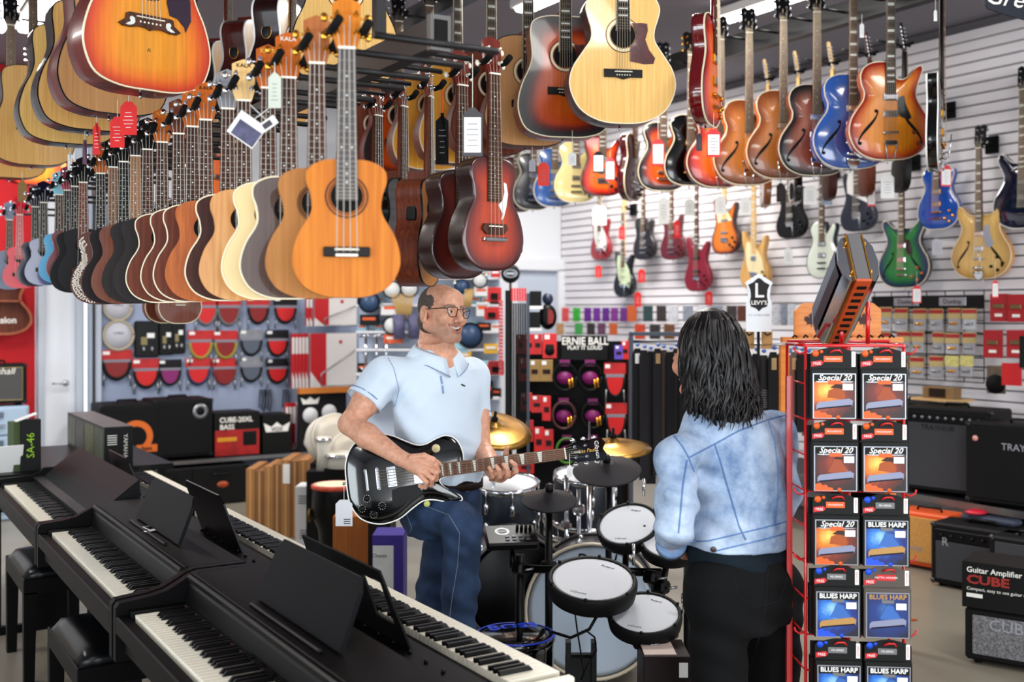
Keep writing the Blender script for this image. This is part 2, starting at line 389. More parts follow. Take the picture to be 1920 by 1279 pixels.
# ================================================================== stringed instruments
def cr(pts, n=4):
 """closed Catmull-Rom through control points"""
 P = np.array(pts, float); m = len(P); out = []
 for i in range(m):
  p0, p1, p2, p3 = P[i-1], P[i], P[(i+1) % m], P[(i+2) % m]
  for k in range(n):
   t = k/n
   out.append(.5*((2*p1)+(-p0+p2)*t+(2*p0-5*p1+4*p2-p3)*t*t+(-p0+3*p1-3*p2+p3)*t**3))
 return np.array(out)
def sym(h): return h+[(-x, z) for (x, z) in h[-1:0:-1] if x > 1e-6]
SHAPES = {
 'dread': sym([(0, 0), (.45, .006), (.82, .06), (.98, .18), (1, .30), (.91, .44), (.77, .56), (.71, .65), (.72, .75), (.745, .86), (.68, .95), (.40, .995), (0, 1)]),
 'fig8': sym([(0, 0), (.42, .012), (.78, .08), (.97, .20), (.99, .32), (.88, .46), (.70, .575), (.64, .65), (.67, .75), (.745, .84), (.70, .93), (.42, .99), (0, 1)]),
 'jumbo': sym([(0, 0), (.45, .02), (.82, .11), (1, .27), (.95, .41), (.75, .54), (.61, .63), (.60, .71), (.665, .80), (.70, .88), (.60, .96), (.35, 1.0), (0, 1)]),
 'pine': sym([(0, 0), (.5, .01), (.86, .09), (1, .27), (.97, .45), (.88, .62), (.77, .80), (.64, .93), (.35, .99), (0, 1)]),
 'lp': [(0, 0), (.45, .012), (.82, .09), (.99, .24), (.94, .40), (.74, .53), (.62, .62), (.62, .70), (.69, .79), (.75, .87), (.71, .945), (.60, .935), (.47, .86), (.30, .79), (.17, .80), (.12, .97), (-.12, 1.0),
  (-.38, 1.0), (-.64, .96), (-.76, .88), (-.72, .79), (-.63, .70), (-.64, .62), (-.76, .53), (-.94, .40), (-.99, .24), (-.82, .09), (-.45, .012)],
 'arch': [(0, 0), (.45, .014), (.82, .10), (1, .26), (.96, .41), (.80, .53), (.69, .61), (.66, .69), (.72, .79), (.79, .87), (.82, .925), (.76, .96), (.64, .925), (.50, .86), (.32, .82), (.17, .84), (.12, .98), (-.12, 1.0),
          (-.40, .995), (-.62, .95), (-.72, .87), (-.70, .77), (-.63, .69), (-.66, .61), (-.79, .53), (-.96, .41), (-1, .26), (-.82, .10), (-.45, .014)],
 'es': sym([(0, 0), (.45, .014), (.82, .10), (1, .26), (.95, .41), (.77, .54), (.66, .63), (.65, .71), (.72, .78), (.80, .85), (.84, .91), (.82, .96), (.74, .985), (.64, .965), (.52, .91), (.38, .865), (.2, .85), (0, .86)]),
 'sg': sym([(0, 0), (.45, .01), (.85, .07), (1, .22), (.93, .37), (.74, .50), (.66, .60), (.70, .73), (.78, .88), (.76, .98), (.66, .93), (.48, .80), (.28, .73), (.15, .74), (0, .76)]),
 'strat': [(0, 0), (.4, .0), (.80, .06), (1, .20), (.95, .34), (.74, .47), (.66, .56), (.70, .66), (.79, .76), (.83, .86), (.76, .905), (.62, .85), (.44, .755), (.2, .725), (.12, .76), (-.12, .79), (-.25, .80), (-.42, .85), (-.60, .94), (-.74, 1.0), (-.84, .97),
           (-.82, .84), (-.72, .69), (-.66, .58), (-.75, .46), (-.93, .32), (-.97, .18), (-.78, .05), (-.4, 0)],
 'tele': [(0, 0), (.45, .006), (.84, .07), (.99, .22), (.94, .38), (.74, .51), (.65, .60), (.68, .70), (.77, .81), (.78, .90), (.68, .93), (.54, .87), (.38, .80), (.2, .79), (.14, .95), (-.14, .985),
          (-.5, .985), (-.78, .95), (-.84, .86), (-.74, .72), (-.68, .61), (-.77, .50), (-.94, .37), (-.98, .22), (-.84, .07), (-.45, .006)],
}
def sharpen(kind): return cr(SHAPES[kind], 4)
def body_rings(O, L, D, arch, edge, rs):
 """outline O (metres) -> rings scaled to a spine; returns list of rings [(x,z)], spine"""
 z0, z1 = .27*L, .60*L
 Sx = np.zeros(len(O)); Sz = np.clip(O[:, 1], z0, z1)
 Sp = np.stack([Sx, Sz], 1)
 return [Sp+(O-Sp)*r for r in rs], Sp
class Top:
 def __init__(s, O, L, arch, edge):
  s.rs = [1.0, .985, .95, .88, .76, .6, .42, .24, .08]
  R, Sp = body_rings(O, L, 0, arch, edge, s.rs)
  s.R = R; s.n = len(O); s.arch = arch; s.edge = edge
  ys = []
  for r in s.rs:
   u = 1-r
   y = edge*max(0, 1-u/.03) if edge else 0.0
   y -= arch*(1-(1-min(1, u/.62))**2.0) if arch else 0
   ys.append(y)
  s.ys = ys
  s.pts = np.concatenate([np.column_stack([q[:, 0], np.full(s.n, y), q[:, 1]]) for q, y in zip(R, ys)])
  s.rim = np.concatenate([np.full(s.n, 1-r) for r in s.rs])
 def y(s, x, z):
  d = (s.pts[:, 0]-x)**2+(s.pts[:, 2]-z)**2
  k = np.argsort(d)[:4]; wgt = 1/(d[k]+1e-6)
  return float((s.pts[k, 1]*wgt).sum()/wgt.sum())
 def mesh(s, mat):
  n = s.n; F = []
  for i in range(len(s.rs)-1):
   for k in range(n): F.append((i*n+k, i*n+(k+1) % n, (i+1)*n+(k+1) % n, (i+1)*n+k))
  i = len(s.rs)-1
  # close the middle along the spine: pair left and right vertices
  h = n//2
  F += [(i*n+k, i*n+(k+1) % n, i*n+(n-k-1) % n, i*n+(n-k) % n) for k in range(1, h-1)]
  F += [(i*n, i*n+1, i*n+n-1)]
  me = bpy.data.meshes.new('top'); me.from_pydata([tuple(p) for p in s.pts], [], F)
  me.polygons.foreach_set('use_smooth', [True]*len(F))
  a = me.attributes.new('rim', 'FLOAT', 'POINT'); a.data.foreach_set('value', s.rim.astype(np.float32))
  me.materials.append(mat); return me
def side_mesh(O, D, edge, mat, backarch=.006):
 n = len(O); P = []; F = []
 C = O.mean(0)
 prof = [(1.0, edge), (1.0, D*.5), (1.0, D-.006), (.985, D), (.8, D+backarch*.6), (.45, D+backarch), (.12, D+backarch)]
 for (r, y) in prof:
  Q = C+(O-C)*r
  P += [(q[0], y, q[1]) for q in Q]
 for i in range(len(prof)-1):
  for k in range(n): F.append((i*n+k, (i+1)*n+k, (i+1)*n+(k+1) % n, i*n+(k+1) % n))
 F.append(tuple((len(prof)-1)*n+k for k in range(n)))
 me = bpy.data.meshes.new('body'); me.from_pydata(P, [], F)
 sm = [True]*(len(F)); me.polygons.foreach_set('use_smooth', sm)
 me.materials.append(mat); return me
def loop_strip(O, wd, y0, y1, mat, name='binding'):
 """binding: square strip running round an outline"""
 n = len(O); T = np.roll(O, -1, 0)-np.roll(O, 1, 0); T /= np.linalg.norm(T, axis=1)[:, None]+1e-9
 Nn = np.stack([T[:, 1], -T[:, 0]], 1)
 out = O+Nn*.0008; inn = O-Nn*wd
 P = [(q[0], y1, q[1]) for q in out]+[(q[0], y0, q[1]) for q in out]+[(q[0], y0, q[1]) for q in inn]+[(q[0], y1, q[1]) for q in inn]
 F = []
 for a in range(4):
  b = (a+1) % 4
  for k in range(n): F.append((a*n+k, b*n+k, b*n+(k+1) % n, a*n+(k+1) % n))
 me = bpy.data.meshes.new(name); me.from_pydata(P, [], F); me.polygons.foreach_set('use_smooth', [False]*len(F))
 me.materials.append(mat); return me
def draped(top, pts, th, mat, name, parent, off=.0006):
 """flat plate lying on the top: polygon (x,z)"""
 n = len(pts); y = [top.y(x, z) for (x, z) in pts]
 cx, cz = np.mean([p[0] for p in pts]), np.mean([p[1] for p in pts]); cy = min(top.y(cx, cz), float(np.mean(y)))
 P = [(x, yy-off, z) for (x, z), yy in zip(pts, y)]+[(x, yy-th, z) for (x, z), yy in zip(pts, y)]+[(cx, cy-th, cz)]
 F = [(k, (k+1) % n, n+(k+1) % n, n+k) for k in range(n)]+[(n+k, n+(k+1) % n, 2*n) for k in range(n)]
 me = bpy.data.meshes.new(name); me.from_pydata(P, [], F); me.materials.append(mat)
 return link(name, me, None, parent)
_PEG = {}
def peg_mesh(mat, knob):
 key = (mat.name, knob.name)
 if key not in _PEG:
  mb = MB().cyl((0, .004, 0), (0, -.016, 0), .0035, 8).cyl((0, -.001, 0), (0, .001, 0), .006, 8)
  mb.cyl((0, .018, 0), (.020, .018, 0), .0025, 6)
  mb.lathe([(0, -.004), (.006, -.0035), (.0085, 0), (.006, .0035), (0, .004)], (.026, .018, 0), 8, (PI/2, 0, 0), sy=1.3)
  _PEG[key] = mb.mesh('tuning_peg', mat)
 return _PEG[key]
def ribbon(path, wd):
 """polyline -> polygon of given width(s)"""
 P = np.array(path, float); T = np.gradient(P, axis=0); T /= np.linalg.norm(T, axis=1)[:, None]+1e-9
 N = np.stack([-T[:, 1], T[:, 0]], 1); w = np.array(wd)[:, None] if not np.isscalar(wd) else wd
 a = P+N*w; b = P-N*w
 return [tuple(p) for p in a], [tuple(p) for p in b]
def fhole(top, cx, cz, s, flip, parent, mat=None):
 t = np.linspace(-1, 1, 15)
 path = np.stack([cx+flip*s*(.17*np.sin(t*1.9)+.12*t), cz+s*.5*t], 1)
 wd = s*(.018+.030*np.exp(-(t/.55)**2))
 a, b = ribbon(path, wd)
 P = []; F = []
 for p in a+b: P.append((p[0], top.y(*p)-.0012, p[1]))
 n = len(a)
 F += [(k, k+1, n+k+1, n+k) for k in range(n-1)]
 for (ex, ez, sd) in ((path[0][0]+flip*s*.05, path[0][1]+s*.02, 1), (path[-1][0]-flip*s*.05, path[-1][1]-s*.02, -1)):
  k0 = len(P)
  for k in range(10):
   an = 2*PI*k/10; x, z = ex+s*.055*math.cos(an), ez+s*.055*math.sin(an)
   P.append((x, top.y(x, z)-.0012, z))
  F.append(tuple(range(k0, k0+10)))
 me = bpy.data.meshes.new('f_hole'); me.from_pydata(P, [], F); me.materials.append(mat or MATTE)
 return link('f_hole', me, None, parent)
def disc(r0, r1, n=28):
 """ring polygon set in x-z, y=0"""
 P = []; F = []
 for k in range(n):
  a = 2*PI*k/n; P += [(r0*math.cos(a), 0, r0*math.sin(a)), (r1*math.cos(a), 0, r1*math.sin(a))]
 F = [(2*k, 2*k+1, (2*k+3) % (2*n), (2*k+2) % (2*n)) for k in range(n)]
 return P, F
FRETM = M('fret_nickel', (150, 142, 132), .4, .7)
HEADS = {
 'uke': ([(-.021, 0), (-.030, .03), (-.031, .105), (-.018, .112), (0, .120), (.018, .112), (.031, .105), (.030, .03), (.021, 0)], .12),
 'three': ([(-.022, 0), (-.034, .035), (-.040, .15), (-.024, .158), (0, .168), (.024, .158), (.040, .15), (.034, .035), (.022, 0)], .165),
 'lph': ([(-.022, 0), (-.038, .04), (-.043, .135), (-.046, .15), (-.022, .165), (0, .152), (.022, .165), (.046, .15), (.043, .135), (.038, .04), (.022, 0)], .16),
 'six': ([(-.022, 0), (-.028, .03), (-.030, .15), (-.022, .175), (.01, .185), (.036, .17), (.034, .14), (.040, .10), (.034, .03), (.022, 0)], .18),
 'fan': ([(-.022, 0), (-.034, .03), (-.045, .12), (-.032, .15), (-.014, .15), (0, .165), (.014, .15), (.032, .15), (.045, .12), (.034, .03), (.022, 0)], .16),
}
def guitar(name, label, cat, loc, rz, kind, L, W, D, nut, group=None, top=None, side=None, neck=None, board=None, head='three', headmat=None,
           arch=0.0, edge=0.0, bind=None, hole=None, rosette=None, fholes=None, guard=None, guardpts=None, bridge='flat', pick=None, pickmat=None, knobs=(), knobmat=None,
           nstr=6, strings=None, pegs=None, inlay='dot', fret_end=None, frets=True, tilt=0.0, roll=0.0, tail=None, headtext=None, scale=None, bridgemat=None, neckw=(.043, .055), fbbind=None):
 """z=0 at the butt of the body, neck up, face towards -y; nut = height of the nut above the butt"""
 t = thing(name, label, cat, loc, 0, group, rot=(tilt, roll, rz))
 O = sharpen(kind)*np.array([W/2, L])
 T = Top(O, L, arch, edge)
 side = side or top
 link('body', side_mesh(O, D, edge, side), None, t)
 tp = link('top', T.mesh(top), None, t)
 if bind: link('binding', loop_strip(O, .0035 if W > .3 else .003, -.0012, .005, bind), None, t)
 ac = bridge in ('flat', 'uke', 'stache', 'wing')
 fb_y = -(arch+.004) if arch else -.0005
 fe = fret_end if fret_end is not None else (.70*L if ac else .60*L)
 scl = scale or (nut-({'uke': .33, 'flat': .39, 'stache': .41}.get(bridge, .27))*L)
 w0, w1 = neckw; 
 def fw(z): return (w0+(w1-w0)*(nut-z)/max(.01, nut-fe))
 # fretboard, neck, heel
 fth = .0055
 MB().add([(-w0/2, fb_y-fth, nut), (w0/2, fb_y-fth, nut), (w0/2, fb_y, nut), (-w0/2, fb_y, nut), (-w1/2, fb_y-fth, fe), (w1/2, fb_y-fth, fe), (w1/2, fb_y, fe), (-w1/2, fb_y, fe)],
             [(0, 1, 2, 3), (4, 7, 6, 5), (0, 4, 5, 1), (1, 5, 6, 2), (2, 6, 7, 3), (3, 7, 4, 0)]).build('fretboard', board or ROSEW, t)
 if fbbind:
  mb = MB()
  for sg in (-1, 1): mb.tube([(sg*w0/2, fb_y-fth*.6, nut), (sg*w1/2, fb_y-fth*.6, fe)], .0017, 4, False)
  mb.build('fretboard_binding', fbbind, t)
 zb = L*(.93 if not ac else .985)
 nk = MB(); n = 9; P = []; F = []
 for (z, sc_) in ((zb-.03, 1.25), (zb+.02, 1.05), (zb+.06, 1.0), (nut, .9)):
  for k in range(n):
   a = PI*k/(n-1); P.append((fw(z)/2*math.cos(a), fb_y+.021*sc_*math.sin(a)**.8 if 0 < k < n-1 else fb_y, z))
 for i in range(3):
  for k in range(n-1): F.append((i*n+k, i*n+k+1, (i+1)*n+k+1, (i+1)*n+k))
  F.append((i*n+n-1, i*n, (i+1)*n, (i+1)*n+n-1))
 F += [tuple(range(n)), tuple(range(3*n, 4*n))]
 nk.add(P, F, True)
 if ac: nk.prism([(-fw(L)/2*.9, L-.001), (fw(L)/2*.9, L-.001), (fw(L)/2*.8, L+.028), (-fw(L)/2*.8, L+.028)], fb_y, fb_y+D*.82, 'y')
 nk.build('neck', neck or side, t)
 MB().box((0, fb_y-.004, nut+.002), (w0, .011, .005)).build('nut', BONE, t)
 if frets:
  mb = MB(); k = 1
  while True:
   z = nut-scl*(1-2**(-k/12))
   if z < fe+.003 or k > 24: break
   mb.box((0, fb_y-fth-.0005, z), (fw(z), .0014, .0013)); k += 1
  mb.build('frets', FRETM, t)
  mi = MB(); any_ = False
  for q in (3, 5, 7, 9, 12, 15, 17, 19):
   z = nut-scl*(1-(2**(-q/12)+2**(-(q-1)/12))/2)
   if z < fe+.006: break
   hgt = scl*(2**(-(q-1)/12)-2**(-q/12))
   if inlay == 'dot':
    xs = (-.3, .3) if q == 12 else (0,)
    for xx in xs:
     r = min(.0024, w0*.06); mi.add([(xx*w0+r*math.cos(2*PI*j/8), fb_y-fth-.0004, z+r*math.sin(2*PI*j/8)) for j in range(8)], [tuple(range(8))])
   elif inlay == 'trap':
    a, b = fw(z)*.40, fw(z)*.26; hh = hgt*.28
    mi.add([(-a, fb_y-fth-.0004, z+hh), (-a, fb_y-fth-.0004, z-hh), (a, fb_y-fth-.0004, z-hh*.55), (a, fb_y-fth-.0004, z+hh*.55)], [(0, 1, 2, 3)])
   else:
    mi.box((0, fb_y-fth, z), (fw(z)*.72, .0010, hgt*.42))
   any_ = True
  if any_: mi.build('inlays', PEARL, t)
 # headstock
 hp, hl = HEADS[head]
 hs = w0/.043 if head != 'uke' else w0/.038
 hp = [(x*hs, z*hs) for (x, z) in hp]
 H = MB().prism(hp, 0, .013, 'y').build('headstock', headmat or neck or side, t, (0, fb_y-.003, nut+.002), (-math.radians(9), 0, 0))
 if headtext: text(headtext[0], headtext[1]*hs, headtext[2], H, (0, -.0012, hl*hs*.84), ext=.0003)
 pm = peg_mesh(pegs or CHROME, None or (pegs or CHROME))
 if nstr == 4 and head == 'uke': ps = [(-1, .035), (-1, .078), (1, .035), (1, .078)]
 elif head == 'six': ps = [(-1, .02+.024*k*(6/nstr)) for k in range(nstr)]
 elif nstr == 4: ps = [(-1, .04), (-1, .10), (1, .04), (1, .10)]
 else: ps = [(sg, z) for sg in (-1, 1) for z in (.04, .083, .126)]
 for (sg, z) in ps:
  link('tuning_peg', pm, None, H, (sg*.021*hs, 0, z*hs), (0, 0, 0 if sg > 0 else PI)).scale = (1, 1 if sg > 0 else -1, 1)
 # bridge and strings
 brz = nut-scl
 ty = T.y(0, brz)
 bm = bridgemat or ROSEW
 if bridge == 'flat':
  MB().prism([(-.078, brz-.022), (-.03, brz-.022), (0, brz-.030), (.03, brz-.022), (.078, brz-.022), (.078, brz+.010), (-.078, brz+.010)], ty-.009, ty, 'y').build('bridge', bm, t)
  MB().box((0, ty-.011, brz), (.072, .005, .003)).build('saddle', BONE, t)
  mb = MB()
  for k in range(nstr): mb.lathe([(0, .0032), (.0028, .002), (.0033, 0)], ((k-(nstr-1)/2)*.0105, ty-.009, brz-.013), 8, (PI/2, 0, 0))
  mb.build('bridge_pins', BONE, t)
 elif bridge == 'uke':
  MB().box((0, ty-.004, brz), (W*.43, .008, .021), bev=.002).build('bridge', bm, t)
  MB().box((0, ty-.009, brz+.005), (w1*1.1, .005, .004), bev=.001).box((0, ty-.0085, brz-.007), (w1*1.0, .002, .005)).build('saddle', BONE, t)
 elif bridge == 'stache':
  half = [(0, -.030), (.012, -.024), (.035, -.022), (.062, -.028), (.085, -.028), (.098, -.020), (.088, -.013), (.076, -.004), (.074, .012), (.066, .016), (.030, .016)]
  pl = half+[(-x, z) for (x, z) in half[::-1] if x > 0]
  MB().prism([(x, brz+z) for (x, z) in pl], ty-.009, ty, 'y').build('bridge', bm, t)
  MB().box((0, ty-.011, brz+.006), (.088, .005, .003)).build('saddle', BONE, t)
  mb = MB()
  for k in range(6): mb.lathe([(0, .0032), (.0028, .002), (.0036, 0)], ((k-2.5)*.0125, ty-.009, brz-.008), 8, (PI/2, 0, 0))
  mb.build('bridge_pins', BONE, t)
  for sg in (-1, 1):
   dv = [(.050, .000), (.060, .004), (.066, -.002), (.062, -.012), (.072, -.018), (.078, -.023), (.066, -.024), (.054, -.020), (.048, -.012)]
   MB().prism([(sg*x, brz+z) for (x, z) in dv], ty-.0102, ty-.008, 'y').build('inlay', PEARL, t)
 else:
  MB().box((0, ty-.010, brz), (.082, .016, .012), bev=.003).cyl((-.037, ty, brz), (-.037, ty-.012, brz), .006, 8).cyl((.037, ty, brz), (.037, ty-.012, brz), .006, 8).build('bridge', pickmat or CHROME, t)
  if bridge == 'stop':
   z2 = brz-.045; y2 = T.y(0, z2)
   MB().box((0, y2-.011, z2), (.090, .013, .013), bev=.005).build('tailpiece', pickmat or CHROME, t)
  elif bridge == 'trapeze':
   z2 = brz-.055; y2 = T.y(0, z2)-.012; y3 = T.y(0, .01)
   MB().box((0, y2, z2), (.070, .006, .026), bev=.002).tube([(-.028, y2, z2-.012), (-.020, y2+.004, z2-.08), (-.012, y3-.004, .012), (-.01, .012, -.002)], .0032, 6).tube([(.028, y2, z2-.012), (.020, y2+.004, z2-.08), (.012, y3-.004, .012), (.01, .012, -.002)], .0032, 6).box((0, .018, -.003), (.034, .04, .006), bev=.002).build('tailpiece', CHROME, t)
  elif bridge == 'bigsby':
   z2 = brz-.065; y2 = T.y(0, z2)-.014
   MB().cyl((-.035, y2, z2), (.035, y2, z2), .010, 10).cyl((-.035, y2, z2-.03), (.035, y2, z2-.03), .007, 10).prism([(-.036, z2-.035), (.036, z2-.035), (.036, z2-.02), (.030, z2-.06), (.018, .006), (.014, -.004), (-.014, -.004), (-.018, .006), (-.030, z2-.06), (-.036, z2-.02)], y2+.004, y2+.012, 'y').tube([(.02, y2-.014, z2), (.03, y2-.022, z2+.04), (.02, y2-.03, z2+.12)], .003, 6).build('tailpiece', CHROME, t)
  elif bridge == 'trem':
   z2 = brz-.012; y2 = T.y(0, z2)
   MB().box((0, y2-.005, z2), (.080, .009, .040), bev=.003).tube([(.03, y2-.012, z2), (.04, y2-.02, z2-.02), (.05, y2-.022, z2-.10)], .0025, 6).build('tailpiece', CHROME, t)
 sm = strings or (STRING if nstr > 4 else NYLON)
 mb = MB()
 for k in range(nstr):
  f = (k-(nstr-1)/2)/(nstr-1)
  x0, x1 = f*w0*.82, f*w1*(1.0 if nstr > 4 else .92)
  r = (.0011-.00005*k) if nstr > 4 else .0009
  z0, z1 = nut, brz if ac else brz-.03
  mb.tube([(x0, fb_y-fth-.003, nut+.004), (x1, ty-(.014 if ac else .019), brz)], r, 4, False, False)
  mb.tube([(x0, fb_y-fth-.003, nut+.004), (x0*1.25, fb_y-.006, nut+.03+.02*(k % 3))], r, 4, False, False)
  if bridge == 'trapeze': mb.tube([(x1, ty-.019, brz), (x1*.9, ty-.016, brz-.045)], r, 4, False, False)
 mb.build('strings', sm, t)
 # soundhole / rosette / f-holes
 if hole:
  r, hz, hx = hole[0], hole[1], (hole[2] if len(hole) > 2 else 0)
  yy = T.y(hx, hz)
  q = MB(); P, F = disc(0.0, r); q.add([(p[0]+hx, yy-.0008, p[2]+hz) for p in P], F); q.build('soundhole', M('hole_dark', (26, 17, 14), .8), t)
  if rosette:
   for (ra, rb, mm) in rosette:
    q = MB(); P, F = disc(r*ra, r*rb); q.add([(p[0]+hx, yy-.0010, p[2]+hz) for p in P], F); q.build('rosette', mm, t)
 if fholes:
  for sg in ((-1, 1) if fholes != 'left' else (-1,)):
   fhole(T, sg*W*.275, L*.33, L*.34, -sg, t)
 if guardpts is not None:
  draped(T, guardpts, .003, guard, 'pickguard', t)
 for (pz, pw, ph, sl) in (pick or ()):
  yy = T.y(0, pz)
  q = MB().box((0, yy-.003, pz), (pw, .012, ph), (0, sl, 0), bev=.002)
  pk = q.build('pickup', pickmat or CHROME, t)
  if ph > .025: MB().box((0, yy-.009, pz), (pw*.86, .006, ph*.72), (0, sl, 0), bev=.002).build('pickup_cover', (CREAM if pickmat is CREAM else CHROME), pk)
 for (kx, kz) in knobs:
  yy = T.y(kx, kz)
  MB().lathe([(.0115, 0), (.0105, .010), (.009, .013), (0, .0135)], (kx, yy, kz), 12, (PI/2, 0, 0)).build('knob', knobmat or BLACK, t)
 if bridge != 'uke': MB().lathe([(.0045, 0), (.003, .006), (.007, .012), (.004, .016), (0, .017)], (0, D*.5, 0), 10, (PI, 0, 0)).build('strap_button', pegs or CHROME, t)
 return t, T
# finishes
SPRUCE = wood('spruce_top', (226, 178, 112), (240, 200, 138), .22, .7, 90, 2)
SPRUCE2 = wood('spruce_gold', (230, 188, 116), (244, 208, 144), .2, .8, 90, 2)
SPRUCEM = wood('spruce_matte', (196, 150, 104), (212, 168, 120), .5, 0, 90, 2)
CEDAR = wood('cedar_top', (190, 118, 42), (210, 140, 56), .5, .0, 70, 2)
CEDAR2 = wood('cedar_pale', (182, 126, 68), (200, 146, 86), .45, .0, 70, 2)
MAHO = wood('mahogany', (108, 58, 40), (140, 80, 56), .5, .0, 60, 3)
MAHOD = wood('mahogany_dark', (70, 36, 28), (94, 52, 40), .5, .0, 60, 3)
MAHOR = wood('mahogany_red', (104, 34, 24), (132, 48, 32), .35, .12, 60, 3)
ROSED = wood('rosewood_side', (40, 16, 18), (66, 28, 28), .35, .15, 60, 3)
KOA = wood('koa', (180, 98, 36), (206, 124, 50), .45, .05, 50, 5)
SPALT = wood('spalted_maple', (206, 148, 88), (232, 184, 124), .4, .1, 34, 2.5)
MAPLE = wood('maple_neck', (226, 190, 132), (238, 206, 152), .35, .3, 50, 2)
MAPLEC = M('maple_cream', (238, 216, 166), .4)
DKGREY = wood('charcoal_laminate', (52, 46, 48), (66, 58, 58), .55, 0, 60, 2)
DKROSE = wood('dark_rosewood_top', (92, 70, 62), (112, 88, 78), .4, .2, 50, 2)
BLKTOP = M('satin_black_top', (30, 28, 30), .5, var=.15, vs=20)
BIND = M('binding_cream', (238, 228, 200), .35)
BINDB = M('binding_black', (20, 18, 18), .35)
BINDW = M('binding_white', (245, 243, 238), .3)
TORT = M('tortoise_guard', (96, 26, 28), .2, coat=.8, var=.55, vs=45)
B_CHERRY = burst('burst_cherry_gold', [(0, (196, 62, 14)), (.10, (226, 92, 14)), (.28, (240, 140, 20)), (.5, (240, 164, 36)), (1, (236, 168, 44))])
B_RED = burst('burst_red_brown', [(0, (96, 18, 12)), (.3, (128, 30, 16)), (1, (150, 52, 24))])
B_TOB = burst('burst_tobacco', [(0, (24, 14, 22)), (.14, (30, 14, 22)), (.28, (120, 34, 16)), (.45, (206, 90, 22)), (1, (226, 122, 38))])
B_UKE = burst('burst_uke_red', [(0, (78, 26, 26)), (.12, (104, 36, 28)), (.35, (168, 62, 28)), (.6, (196, 82, 38)), (1, (196, 82, 38))], .3, .5)
B_UKE2 = burst('burst_uke_dark', [(0, (58, 24, 28)), (.12, (80, 30, 30)), (.45, (118, 44, 30)), (1, (132, 54, 36))], .3, .5)
B_ARCH = burst('burst_archtop', [(0, (150, 44, 18)), (.08, (178, 58, 18)), (.22, (222, 120, 22)), (.42, (240, 158, 32)), (1, (240, 162, 36))])
B_VIN = burst('burst_vintage', [(0, (120, 66, 28)), (.2, (156, 92, 40)), (.45, (200, 132, 62)), (1, (216, 150, 78))])
B_3T = burst('burst_three_tone', [(0, (22, 14, 20)), (.14, (40, 18, 20)), (.28, (122, 52, 22)), (.5, (176, 92, 38)), (1, (190, 106, 46))])
B_FIRE = burst('burst_fire_red', [(0, (70, 12, 12)), (.12, (150, 24, 14)), (.28, (214, 62, 22)), (.5, (232, 120, 40)), (1, (236, 132, 48))])
B_JB = burst('burst_jbass', [(0, (50, 16, 12)), (.08, (120, 40, 16)), (.24, (216, 128, 28)), (1, (232, 150, 44))])
B_GREEN = burst('burst_green_blue', [(0, (20, 26, 74)), (.12, (22, 60, 110)), (.26, (20, 112, 84)), (.45, (24, 144, 72)), (1, (40, 158, 84))])
BLUEF = M('blue_gloss', (58, 108, 184), .15, coat=1)
BLUEM = M('blue_flame', (24, 92, 176), .15, coat=1, var=.25, vs=6)
BLUED = M('deep_blue_gloss', (18, 34, 62), .12, coat=1)
NAVY = M('navy_body', (30, 42, 66), .35, coat=.4, var=.2, vs=7)
GOLDN = burst('natural_gold', [(0, (196, 156, 92)), (.15, (214, 176, 110)), (.4, (228, 194, 128)), (1, (226, 190, 124))])
# ================================================================== racks and what hangs on them
RACKM = M('rack_black_steel', (38, 37, 40), .45, .3)
PADM = M('hanger_foam', (16, 16, 17), .85)
def yoke(mb_arm, parent, p, dx, n=1, rz=0.0, stem=.3):
 """hanger: arm from the beam (direction dx along x) ending in a padded fork round the neck at p"""
 m = MB()
 m.tube([(p[0]+dx, p[1], p[2]), (p[0]+dx*.18, p[1]+.012, p[2])], .008, 8)
 m.build('hanger_arm', RACKM, parent)
 a = Matrix.Rotation(rz, 3, 'Z')
 def q(v): return Vector(p)+a @ Vector(v)
 f = MB()
 for sg in (-1, 1):
  f.tube([q((sg*.004, .030, .0)), q((sg*.030, .018, -.004)), q((sg*.034, -.012, -.002)), q((sg*.033, -.040, .010))], [.008, .009, .010, .010], 8)
 f.build('hanger_fork', PADM, parent)
 return q
def tagcard(label, p, w, h, col, rz=0.0, lines=True, string=.06, band=None, group=None, tilt=0.0, face=None):
 """price tag hanging on a thread; p = top of the thread"""
 t = thing('price_tag', label, 'tag', p, rz, group, rot=(0, tilt, rz))
 MB().tube([(0, 0, 0), (0, 0, -string)], .0012, 4, False).build('thread', M('tag_thread', (225, 222, 215), .8) if col is not MATTE else REDP, t)
 z0 = -string+.004
 c = h*.16
 MB().prism([(-w/2, z0-h), (w/2, z0-h), (w/2, z0-c), (w/2-c, z0), (-w/2+c, z0), (-w/2, z0-c)], -.001, .001, 'y').build('card', col, t)
 if face is not None: MB().box((0, -.0014, z0-h*.56), (w*.84, .0008, h*.72)).build('paper', face, t)
 if lines:
  mb = MB()
  ins = random.Random(int(abs(p[0])*1000+abs(p[1])*77))
  for k in range(5):
   ww = w*(.28+.34*ins.random()); mb.box((0, -.0020, z0-h*(.34+.11*k)), (ww, .0006, h*.014))
  mb.build('print', M('tag_ink2', (150, 148, 158), .8) if col is not REDP or face is not None else WHITE, t)
 return t
